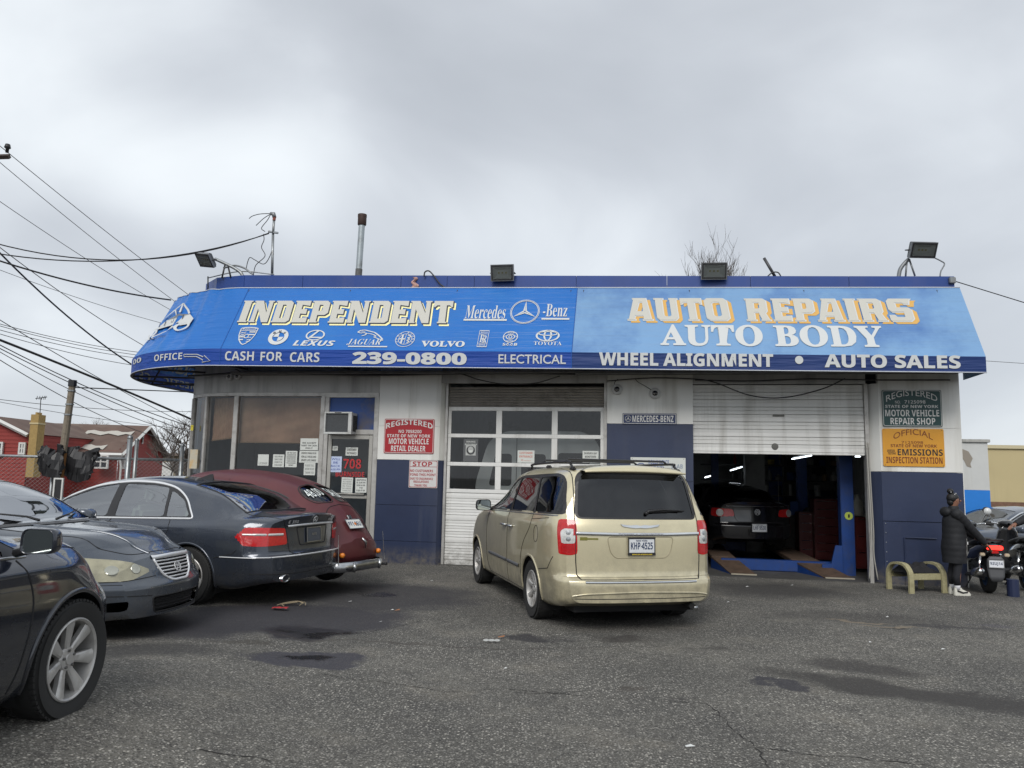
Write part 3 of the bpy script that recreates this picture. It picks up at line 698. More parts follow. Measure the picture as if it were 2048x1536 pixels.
 cabin(root, -.9, 2.9, .84, .30, 1.1); seats(root, [(-.25, 1), (.75, 1), (1.6, 1)], M_seat_d, .42, .5, 1.3); steering(root, 2.1, .40, 1.12)
 mb = MB(); mb.box(2.3, 2.95, -.85, .85, .5, 1.02, .08); mb.build('dashboard', M_int, root)
 u = MB(); u.box(-.85, 3.7, -.72, .72, .20, .42); u.tube([(-1.02, -.62, .27), (-.7, -.60, .28)], .035, 10); u.build('underbody', mat('wheel_well', (.012, .012, .013), .9), root)
 tow = MB(); tow.tube([(-.96, -.70, .235), (-.80, -.70, .25)], .03, 10); tow.build('exhaust_tip', M_dchrome, root, smooth=True)
 return root
# ================================================================ saloons
def sedan_T(xr, xf, W, H, lid, xw0, xw1, xs1, xs0, cowl, hood, nose, belt=.93, zb=.20, pr=None, pf=None, kr=(.20, 3), kf=(.34, 2.4), roofw=.585, Dr=.55, Df=.8, lidw=.60, tailz=None, over=None):
 xm = (xw1 + xs1) / 2
 T = dict(xr=xr, xf=xf, W=W, zm=.60, kr=kr, kf=kf, Dr=Dr, Df=Df, arch_min=zb + .02,
  zb=[(xr, zb + .10), (xr + .3, zb + .05), (xr + .7, zb), (xf - .5, zb), (xf, zb + .03)],
  ys=[(xr, W * .80), (xr + .12, W * .88), (xr + .6, W * .93), (xf - .9, W * .93), (xf - .3, W * .84), (xf, W * .66)],
  ym=[(xr, W * .84), (xr + .05, W * .90), (xr + .18, W * .955), (xr + .5, W * .99), (0, W), (2.7, W), (xf - .45, W * .95), (xf - .12, W * .84), (xf, W * .70)],
  ysh=[(xr, W * .82), (xr + .05, W * .88), (xr + .18, W * .93), (xr + .5, W * .965), (.3, W * .98), (xs0 + .2, W * .97), (xf - .7, W * .90), (xf - .12, W * .75), (xf, W * .62)],
  zsh=[(xr, lid - .20), (xr + .5, lid - .14), (.3, belt - .07), (xs0, belt - .09), (xf - .7, hood - .16), (xf, nose - .10)],
  yb=[(xr, W * .76), (xr + .05, W * .82), (xr + .25, W * .87), (.2, W * .915), (xs0, W * .90), (xf - .7, W * .80), (xf - .12, W * .64), (xf, W * .54)],
  zbl=[(xr, lid - .10), (xr + .4, lid - .055), (.2, belt), (xs0, belt - .015), (xf - .7, hood - .07), (xf, nose - .05)],
  yr=[(xr, W * lidw), (xw0, W * (lidw + .06)), ((xw0 + xw1) / 2, roofw + .06), (xw1, roofw), (xm, roofw + .01), (xs1, roofw - .005), ((xs0 + xs1) / 2, W * .70), (xs0, W * .76), (xf - .6, W * .62), (xf, W * .36)],
  dr=[(xr, .035), (xw0, .03), (xw1, .06), (xs1, .055), (xs0, .02), (xf, .02)],
  zr=[(xr, lid - .018), (xr + .05, lid), (xw0 - .06, lid + .022), (xw0, lid + .04), (xw0 * .5 + xw1 * .5, (lid + H) / 2 + .045), (xw1, H - .055), (xm, H), (xs1, H - .06), ((xs0 + xs1) / 2, (H + cowl) / 2 + .01), (xs0, cowl), (xf - .6, hood), (xf - .2, hood * .45 + nose * .55 + .03), (xf - .06, nose + .03), (xf, nose)],
  pr=pr or [(.2, .10), (.32, .01), (.5, 0), (.58, .02), (lid - .1, .06), (lid, .03)],
  pf=pf or [(.15, .08), (.35, 0), (.6, .02), (nose, .10)])
 if over:
  for k, v in over.items(): T[k] = v
 return T
def side_glass(bd, polys, band, surround=True):
 for sg in (1, -1):
  if surround: bd.cut(side_region(band, sg, .3), 'window_surround', .003)
  for nm, p in polys: bd.cut(side_region(p, sg, .3), nm, .007)
def build_parts(bd, root, mats):
 for i, nm in enumerate(bd.names): bd.build(i, mats[nm], root)
def frame_from(h, n_, flip=1):          # local x to the right when looking at the panel, z up
 t = Vector((0, 0, 1)); t = (t - n_ * t.dot(n_)).normalized(); X_ = t.cross(n_).normalized()
 return Matrix.Translation(h) @ Matrix((X_, -n_, t)).transposed().to_4x4()
def star_emblem(mb, r, y=0.):
 mb.lathe([(r, -.003), (r, .003), (r * .90, .003), (r * .90, -.003)], c=(0, y, 0), n=28, closed=True)
 for k in range(3):
  a = 2 * math.pi * k / 3; d = Vector((math.sin(a), 0, math.cos(a))); p = Vector((d.z, 0, -d.x))
  c = Vector((0, y, 0)); mb.add([c + p * r * .16, c + d * r * .95, c - p * r * .16, c + Vector((0, -.006, 0)), c - d * r * .10], [(0, 1, 3), (3, 1, 2), (4, 0, 3), (4, 3, 2)])

def sedan_german():
 root = thing('saloon_car', 'dark blue-grey four-door saloon with red angular tail lamps and bright window trim, rear towards the red vintage coupe', 'car')
 root['label'] = 'dark blue-grey saloon seen from behind with angular red tail lamps'
 paint = mat('tenorite_paint', (.042, .051, .070), .24, .45, coat=1., var=.05, vscale=2, dirt=(.07, .075, .08), dscale=2.5, damt=.35, splash=((.10, .095, .085), .6, .8))
 T = sedan_T(-1.16, 3.71, .925, 1.475, 1.055, -.60, .32, 1.62, 2.42, 1.02, .93, .72, belt=.955,
    pr=[(.2, .12), (.30, .02), (.44, .0), (.585, .0), (.605, .055), (.75, .075), (.90, .085), (1.02, .05), (1.06, .02)], kr=(.20, 2.8))
 bd = Body(T, .024); arches(bd, (0, 2.87), .365, .335)
 band = rpoly([(.02, .985), (2.52, .925), (2.12, 1.17), (1.66, 1.345), (1.15, 1.405), (.72, 1.395), (.42, 1.335), (.20, 1.20)], [.05, .02, .1, .15, .2, .2, .15, .1])
 polys = [('quarter_glass', rpoly([(.09, 1.01), (.42, .998), (.49, 1.31), (.25, 1.19)], .025)), ('rear_door_glass', rpoly([(.46, .998), (1.18, .98), (1.20, 1.372), (.78, 1.365), (.54, 1.335)], .03)),
             ('front_door_glass', rpoly([(1.31, .978), (2.37, .952), (2.06, 1.16), (1.64, 1.315), (1.31, 1.37)], .03))]
 side_glass(bd, polys, band)
 bd.cut(top_region(rpoly([(-.58, -.64), (-.64, 0), (-.58, .64), (.25, .52), (.29, 0), (.25, -.52)], .06), 1.02), 'rear_window', .005)
 bd.cut(top_region(rpoly([(1.70, -.52), (1.66, 0), (1.70, .52), (2.40, .70), (2.50, 0), (2.40, -.70)], .06), .95), 'windscreen', .005)
 for sg in (1, -1):
  poly = np.array(rpoly([(.50, .715), (.86, .70), (1.3, .81), (1.3, .85), (.86, .915), (.53, .90)], [.03, .05, .0, .0, .05, .03]))
  def lt(V, sg=sg, poly=poly): return np.maximum(np.maximum(sdpoly(np.stack([V[:, 1] * sg, V[:, 2]], 1), poly), V[:, 0] - (-.62 - np.abs(V[:, 2] - .81) * 1.2)), .3 - V[:, 1] * sg)
  bd.cut(lt, 'tail_light', -.004)
 build_parts(bd, root, {'body': paint, 'window_surround': M_black, 'quarter_glass': G_green, 'rear_door_glass': G_green, 'front_door_glass': G_green, 'rear_window': G_rear, 'windscreen': G_green, 'tail_light': M_red})
 for sg, sd in ((1, 'L'), (-1, 'R')):
  bd.ribbon('B', [(sg * .56, .828), (sg * .70, .831), (sg * .85, .833)], .030, .009, M_clear, root, 'lamp_strip'); bd.ribbon(sd, [(-.98, .833), (-.84, .834), (-.72, .834)], .022, .009, M_clear, root, 'lamp_strip')
 arch_trim(bd, (0, 2.87), .365, .335, paint, root, lipw=.026, liph=.008)
 for sd in 'LR':
  bd.ribbon(sd, [(p[0], p[1]) for p in band], .020, .008, M_silver, root, 'window_trim', closed=True)
  mb = MB()
  bd.line(sd, smooth_line([(1.20, .97), (1.21, .7), (1.19, .27)], 6), .0045, None, None, mb=mb)
  bd.line(sd, smooth_line([(.36, 1.0), (.30, .85), (.42, .62), (.44, .30)], 6), .0045, None, None, mb=mb)
  bd.line(sd, smooth_line([(2.3, .93), (2.38, .6), (2.32, .27)], 6), .0045, None, None, mb=mb)
  bd.line(sd, [(-.37, .56), (-.62, .62), (-.66, .66)], .0045, None, None, mb=mb); bd.line(sd, [(.42, .27), (2.32, .25)], .0045, None, None, mb=mb)
  mb.build('panel_seam', M_seam, root)
  bd.ribbon(sd, smooth_line([(.30, .845), (1.3, .80), (2.6, .70)], 6), .02, .006, paint, root, 'crease_line')
  for hx in (.55, 1.40):
   h, n_ = bd.hit(sd, hx, .865); sg = 1 if sd == 'L' else -1; d = MB(); d.tube([h + Vector((-.10, 0, 0)), h + Vector((-.085, sg * .03, 0)), h + Vector((.085, sg * .03, 0)), h + Vector((.10, 0, 0))], [.011, .016, .016, .011], 8)
   dh = d.build('door_handle', paint, root, smooth=True); k = MB(); k.tube([h + Vector((-.08, sg * .036, .011)), h + Vector((.08, sg * .036, .011))], .004, 6); k.build('handle_strip', M_chrome, dh)
 mb = MB(); bd.line('T', [(-.56, .66), (-.80, .64), (-1.02, .60)], .004, None, None, mb=mb); bd.line('T', [(-.56, -.66), (-.80, -.64), (-1.02, -.60)], .004, None, None, mb=mb)
 bd.line('B', [(.60, 1.03), (.52, .90), (.47, .63), (.40, .60), (-.40, .60), (-.47, .63), (-.52, .90), (-.60, 1.03)], .005, None, None, mb=mb)
 bd.line('B', [(.9, .40), (.5, .385), (-.5, .385), (-.9, .40)], .005, None, None, mb=mb); mb.build('panel_seam', M_seam, root)
 bd.ribbon('B', smooth_line([(.50, .918), (.2, .926), (-.2, .926), (-.50, .918)], 5), .026, .016, M_silver, root, 'boot_strip')
 bd.ribbon('B', smooth_line([(.86, .578), (.5, .582), (-.5, .582), (-.86, .578)], 5), .014, .010, M_silver, root, 'bumper_strip')
 for sd in 'LR': bd.ribbon(sd, [(-.90, .577), (-.45, .575)], .012, .008, M_silver, root, 'bumper_strip')
 def on(a, b, o=.004): h, n_ = bd.hit('B', a, b); return h + n_ * o
 mbt = MB(); v, f, sz = text2d('E 350', 'bold'); mbt.add([on(.50 - .17 * X, .952 + .036 * Z, .006) for X, Z in v], f); mbt.build('lettering', M_silver, root)
 mbt = MB(); v, f, sz = text2d('4MATIC', 'bold'); mbt.add([on(-.34 - .16 * X, .957 + .028 * Z, .006) for X, Z in v], f); mbt.build('lettering', M_silver, root)
 h, n_ = bd.hit('B', 0, .985); e_ = MB(); e_.M = frame_from(h + n_ * .014, n_); star_emblem(e_, .045); e_.build('star_emblem', M_silver, root, fixn=True)
 h, n_ = bd.hit('B', 0, .80); rec = MB(); bd.line('B', rpoly([(.34, .90), (-.34, .90), (-.28, .69), (.28, .69)], .03, 2), .006, None, None, closed=True, mb=rec); rec.build('plate_recess', M_seam, root)
 Mx = frame_from(h + n_ * .015, n_); p, fr = plate(root, Mx, '', 'dealer', .30, .16); fr.build('plate_frame', M_dchrome, p)
 tx = MB(); tx.M = Mx; text_fit(tx, 'AUTO', -.05, -.01, .05, .02, y=-.007); tx.build('lettering', M_dchrome, p)
 for sg in (1, -1):
  ex = MB(); h, n_ = bd.hit('B', sg * .58, .34); cx = -1.10; rr = []
  for k in range(24):
   a = 2 * math.pi * k / 24; rr.append((math.cos(a) * .072, math.sin(a) * .044))
  rows = [[(h.x - .018, sg * .58 + a * s_, .335 + b * s_) for a, b in rr + rr[:1]] for s_ in (1.0,)] + [[(h.x - .022, sg * .58 + a * .9, .335 + b * .88) for a, b in rr + rr[:1]], [(h.x + .12, sg * .58 + a * .85, .335 + b * .85) for a, b in rr + rr[:1]]]
  rows = [[(h.x + .05, sg * .58 + a * 1.02, .335 + b * 1.02) for a, b in rr + rr[:1]]] + rows
  ex.grid(rows); o = ex.build('exhaust_tip', M_chrome, root, smooth=True, fixn=True)
  dk = MB(); dk.add([(h.x + .03, sg * .58 + a * .86, .335 + b * .86) for a, b in rr], [tuple(range(24))]); dk.build('exhaust_hole', M_seam, o)
 fin = MB(); z0 = bd.hit('T', .50, 0)[0].z; fin.add([(.42, -.012, z0 - .02), (.42, .012, z0 - .02), (.68, .012, z0 - .01), (.68, -.012, z0 - .01), (.435, 0, z0 + .065), (.49, 0, z0 + .06)], [(0, 1, 4), (1, 2, 5, 4), (3, 0, 4, 5), (2, 3, 5)]); fin.build('roof_antenna', M_black, root, fixn=True)
 for (x, sg) in ((0, 1), (2.87, 1), (0, -1), (2.87, -1)): make_wheel(root, x, sg * .795, sg, .333, .245, .222, ('spokes', 5, .085, .11, 0), M_alloy, spin=.5 + x)
 mirror(root, 2.12, .91, 1.0, 1, paint, G_mirror); mirror(root, 2.12, -.91, 1.0, -1, paint, G_mirror)
 cabin(root, -.5, 2.3, .80, .28, .90); seats(root, [(.42, 1), (1.22, 1)], M_seat_l, .38, .33, 1.12); steering(root, 1.86, .38, .92)
 mb = MB(); mb.box(1.98, 2.4, -.76, .76, .5, .93, .06); mb.build('dashboard', M_int, root)
 bd.line('T', [(-.58, -.64), (-.64, 0), (-.58, .64), (.25, .52), (.29, 0), (.25, -.52)], .010, M_black, root, 'window_rubber', closed=True)
 sh = MB(); sh.box(-.52, .0, -.58, .58, .98, 1.0); sh.build('parcel_shelf', mat('shelf_grey', (.42, .43, .41), .8), root)
 u = MB(); u.box(-.75, 3.3, -.62, .62, .24, .40); u.build('underbody', MATS['wheel_well'], root)
 return root

def sedan_japanese():
 root = thing('saloon_car', 'steel blue saloon facing right with a slatted grille and yellowed headlamps', 'car')
 paint = mat('steel_blue_paint', (.066, .079, .100), .27, .45, coat=1., var=.05, vscale=2, dirt=(.12, .125, .13), dscale=3, damt=.3, splash=((.12, .11, .10), .6, .8))
 T = sedan_T(-1.12, 3.80, .925, 1.45, 1.05, -.55, .35, 1.50, 2.38, 1.00, .93, .735, belt=.93, zb=.17,
    pf=[(.15, .10), (.20, .02), (.34, .0), (.47, .0), (.50, .03), (.60, .07), (.74, .14), (.80, .2)], kf=(.40, 2.3), Df=.75)
 bd = Body(T, .022); arches(bd, (0, 2.80), .365, .335)
 band = rpoly([(-.15, .965), (2.40, .905), (1.95, 1.17), (1.52, 1.33), (1.05, 1.39), (.62, 1.38), (.3, 1.31)], [.05, .02, .1, .15, .2, .2, .15])
 polys = [('rear_door_glass', rpoly([(.0, .985), (.98, .962), (1.02, 1.355), (.62, 1.35), (.32, 1.28)], .03)), ('front_door_glass', rpoly([(1.10, .96), (2.24, .93), (1.9, 1.16), (1.50, 1.30), (1.14, 1.355)], .03))]
 side_glass(bd, polys, band)
 bd.cut(top_region(rpoly([(-.52, -.62), (-.58, 0), (-.52, .62), (.27, .50), (.30, 0), (.27, -.50)], .06), 1.02), 'rear_window', .005)
 bd.cut(top_region(rpoly([(1.55, -.54), (1.52, 0), (1.55, .54), (2.36, .72), (2.47, 0), (2.36, -.72)], .06), .95), 'windscreen', .005)
 for sg in (1, -1):
  poly = np.array(rpoly([(.35, .60), (.58, .525), (1.2, .56), (1.2, .83), (.80, .745), (.55, .70)], [.03, .03, 0, 0, .05, .05]))
  def lt(V, sg=sg, poly=poly): return np.maximum(np.maximum(sdpoly(np.stack([V[:, 1] * sg, V[:, 2]], 1), poly), (3.02 + np.clip(.76 - V[:, 2], 0, 1) * .5) - V[:, 0]), .3 - V[:, 1] * sg)
  bd.cut(lt, 'headlamp', -.002)
 gp = rpoly([(-.30, .70), (.30, .70), (.235, .55), (.13, .49), (-.13, .49), (-.235, .55)], [.04, .04, .05, .05, .05, .05])
 bd.cut(end_region(gp, 3.2, True), 'grille_back', .02)
 bd.cut(end_region(rpoly([(-.40, .37), (.40, .37), (.36, .23), (-.36, .23)], .04), 3.2, True), 'lower_intake', .04)
 bd.hole(lambda V: np.maximum(sdpoly(np.stack([np.abs(V[:, 1]), V[:, 2]], 1), np.array(rpoly([(.60, .36), (.75, .35), (.74, .27), (.62, .27)], .03))), 3.0 - V[:, 0]))
 yl = mat('yellowed_lens', (.33, .31, .215), .2, .1, coat=.8, var=.3, vscale=14, dirt=(.13, .12, .085), dscale=7, damt=.8)
 build_parts(bd, root, {'body': paint, 'window_surround': M_black, 'rear_door_glass': G_green, 'front_door_glass': G_green, 'rear_window': G_green, 'windscreen': G_rear, 'headlamp': yl, 'grille_back': M_seam, 'lower_intake': M_seam})
 for sg in (1, -1):
  for yv, rv in ((.50, .042), (.66, .052)):
   h, n_ = bd.hit('F', sg * yv, .625); b = MB(); b.M = Matrix.Translation(h + n_ * .003) @ n_.to_track_quat('Y', 'Z').to_matrix().to_4x4(); b.lathe([(0, .001), (rv * .5, .002), (rv, .004), (rv * 1.1, .0)], n=20); b.build('projector_lens', mat('hazy_projector', (.40, .40, .34), .15, .6, coat=.6), root, fixn=True)
 arch_trim(bd, (0, 2.80), .365, .335, paint, root, lipw=.026, liph=.008)
 bd.ribbon('F', [gp[i] for i in range(len(gp))], .018, .012, M_silver, root, 'grille_surround', closed=True)
 bd.ribbon('F', [(-.31, .705), (0, .712), (.31, .705)], .034, .016, M_silver, root, 'grille_top_bar')
 for k in range(6):
  zv = .672 - k * .030; wv = .285 if zv > .62 else .285 - (.62 - zv) * .9
  P = []
  for j in range(13):
   a = -wv + 2 * wv * j / 12; h, n_ = bd.hit('F', a, zv); P.append(h - n_ * .004)
  s_ = MB(); s_.tube(P, .0075, 6); s_.build('grille_slat', M_silver, root, smooth=True)
 h, n_ = bd.hit('F', 0, .60); e_ = MB(); e_.M = frame_from(h + n_ * .012, n_)
 e_.lathe([(.050, -.004), (.050, .004), (.043, .004), (.043, -.004)], n=28, closed=True)
 for sx in (-1, 1): e_.add([(sx * .006, -.004, .038), (sx * .014, -.004, .040), (sx * .030, -.004, -.030), (sx * .022, -.004, -.034)], [(0, 1, 2, 3)])
 e_.add([(-.018, -.004, -.006), (.018, -.004, -.006), (.019, -.004, -.0), (-.019, -.004, -.0)], [(0, 1, 2, 3)]); e_.build('caliper_emblem', M_silver, root, fixn=True)
 mb = MB()
 for sg in (1, -1):
  bd.line('T', smooth_line([(2.45, sg * .74), (3.0, sg * .68), (3.40, sg * .52), (3.56, sg * .36), (3.62, 0)], 8), .004, None, None, mb=mb)
  bd.line('F', [(sg * .32, .55), (sg * .45, .54), (sg * .60, .53), (sg * .86, .525)], .004, None, None, mb=mb)
  bd.line('F', [(sg * .40, .385), (sg * .86, .42)], .004, None, None, mb=mb)
 bd.line('F', rpoly([(-.40, .37), (.40, .37), (.36, .23), (-.36, .23)], .04), .007, None, None, closed=True, mb=mb)
 bd.line('R', [(3.20, .51), (3.6, .50)], .003, None, None, mb=mb); bd.line('L', [(3.20, .51), (3.6, .50)], .003, None, None, mb=mb)
 for sd in 'LR':
  bd.line(sd, smooth_line([(1.06, .95), (1.07, .7), (1.05, .26)], 6), .0045, None, None, mb=mb); bd.line(sd, smooth_line([(2.28, .90), (2.34, .6), (2.28, .26)], 6), .0045, None, None, mb=mb)
  bd.line(sd, [(3.17, .53), (3.32, .56)], .004, None, None, mb=mb)
 mb.build('panel_seam', M_seam, root)
 for k in range(4):
  s_ = MB(); P = []
  for j in range(9):
   a = -.33 + .66 * j / 8; h, n_ = bd.hit('F', a, .255 + k * .03); P.append(h - n_ * .03)
  s_.tube(P, .005, 5); s_.build('intake_slat', M_black, root)
 for sg in (1, -1): bd.ribbon('T', smooth_line([(2.5, sg * .40), (3.1, sg * .34), (3.6, sg * .27)], 6), .03, .012, paint, root, 'bonnet_crease')
 for sg in (1, -1):
  wi = MB(); P = []
  for (xv, yv) in ((2.44, -.10 + sg * .12 + .0), (2.30, .30 * sg + .08), (2.20, .60 * sg + .05)):
   h, n_ = bd.hit('T', xv, yv); P.append(h + n_ * .022)
  wi.tube(P, [.014, .010, .007], 6); wi.build('windscreen_wiper', M_black, root, smooth=True)
 cw = MB(); rows = []
 for k in range(17):
  yv = -.72 + 1.44 * k / 16; xq = 2.47 - .11 * (yv / .72) ** 2; h, n_ = bd.hit('T', xq + .0, yv); h2, _ = bd.hit('T', xq + .10, yv); rows.append([tuple(h + n_ * .006), tuple(h2 + n_ * .006)])
 cw.grid(rows); cw.build('cowl_panel', M_black, root)
 for (x, sg) in ((0, 1), (2.80, 1), (0, -1), (2.80, -1)): make_wheel(root, x, sg * .80, sg, .333, .235, .222, ('spokes', 5, .085, .10, 0), M_alloy, spin=.2 + x)
 mirror(root, 2.05, .90, .98, 1, paint, G_mirror); mirror(root, 2.05, -.90, .98, -1, paint, G_mirror)
 cabin(root, -.5, 2.25, .80, .28, .88); seats(root, [(.38, 1), (1.15, 1)], M_seat_l, .38, .33, 1.10); steering(root, 1.80, .38, .90)
 mb = MB(); mb.box(1.9, 2.36, -.76, .76, .5, .90, .06); mb.build('dashboard', mat('dash_grey', (.10, .10, .10), .7), root)
 u = MB(); u.box(-.95, 3.35, -.66, .66, .15, .40); u.build('underbody', MATS['wheel_well'], root)
 return root

def sedan_near():
 root = thing('saloon_car', 'near black-blue saloon cropped at the left edge with a seven-spoke silver wheel', 'car')
 paint = mat('midnight_paint', (.012, .016, .027), .22, .3, coat=1., var=.05, vscale=2, dirt=(.03, .032, .036), dscale=3, damt=.3, splash=((.07, .065, .06), .6, .8))
 T = sedan_T(-1.14, 3.70, .91, 1.45, 1.07, -.52, .40, 1.55, 2.46, 1.04, 1.00, .78, belt=.96, zb=.19, pf=[(.15, .10), (.3, .0), (.5, .0), (.7, .08), (.8, .16)], kf=(.42, 2.3))
 bd = Body(T, .018); arches(bd, (0, 2.775), .368, .345)
 band = rpoly([(-.15, 1.0), (2.46, .945), (2.0, 1.20), (1.55, 1.345), (1.10, 1.40), (.66, 1.39), (.32, 1.32)], [.05, .02, .1, .15, .2, .2, .15])
 polys = [('rear_door_glass', rpoly([(.02, 1.02), (1.02, .998), (1.06, 1.365), (.66, 1.36), (.35, 1.29)], .03)), ('front_door_glass', rpoly([(1.14, .995), (2.28, .968), (1.96, 1.18), (1.54, 1.315), (1.18, 1.365)], .03))]
 side_glass(bd, polys, band)
 bd.cut(top_region(rpoly([(1.62, -.54), (1.58, 0), (1.62, .54), (2.42, .72), (2.53, 0), (2.42, -.72)], .06), .95), 'windscreen', .005)
 bd.cut(top_region(rpoly([(-.50, -.62), (-.56, 0), (-.50, .62), (.30, .50), (.34, 0), (.30, -.50)], .06), 1.02), 'rear_window', .005)
 for sg in (1, -1):
  poly = np.array(rpoly([(.42, .60), (1.2, .60), (1.2, .80), (.60, .76)], .03))
  bd.cut(lambda V, sg=sg, poly=poly: np.maximum(sdpoly(np.stack([V[:, 1] * sg, V[:, 2]], 1), poly), 3.12 - V[:, 0]), 'headlamp', -.002)
 build_parts(bd, root, {'body': paint, 'window_surround': M_black, 'rear_door_glass': G_dark, 'front_door_glass': G_dark, 'rear_window': G_dark, 'windscreen': G_dark, 'headlamp': M_clear})
 arch_trim(bd, (0, 2.775), .368, .345, paint, root, lipw=.030, liph=.010)
 mb = MB()
 for sd in 'LR':
  bd.line(sd, smooth_line([(1.10, .98), (1.11, .7), (1.08, .26)], 6), .004, None, None, mb=mb); bd.line(sd, smooth_line([(2.31, .94), (2.37, .72), (2.33, .45), (2.28, .27)], 8), .0045, None, None, mb=mb)
  bd.line(sd, [(.42, .27), (2.28, .26)], .004, None, None, mb=mb)
  bd.line(sd, smooth_line([(3.10, .50), (3.2, .62), (3.14, .76)], 6), .004, None, None, mb=mb)
 for sg in (1, -1): bd.line('T', smooth_line([(2.46, sg * .745), (3.0, sg * .70), (3.40, sg * .54)], 8), .004, None, None, mb=mb)
 mb.build('panel_seam', M_seam, root)
 for sd in 'LR': bd.ribbon(sd, [(2.4, .952), (0, 1.0)], .012, .006, M_dchrome, root, 'window_trim')
 for (x, sg) in ((0, 1), (2.775, 1), (0, -1), (2.775, -1)):
  t = make_wheel(root, x, sg * .80, sg, .335, .225, .232, ('spokes', 7, .050, .088, 0), M_alloy, spin=.1, steer=0)
 rm = root.children
 mirror(root, 2.25, .88, 1.04, 1, paint, G_mirror, .86); mirror(root, 2.25, -.88, 1.04, -1, paint, G_mirror, .86)
 cabin(root, -.5, 2.3, .79, .28, .90); seats(root, [(.4, 1), (1.15, 1)], M_seat_d, .38, .33, 1.12); steering(root, 1.85, .38, .92)
 mb = MB(); mb.box(1.95, 2.4, -.76, .76, .5, .93, .06); mb.build('dashboard', M_int, root)
 u = MB(); u.box(-.95, 3.3, -.64, .64, .16, .40); u.build('underbody', MATS['wheel_well'], root)
 return root

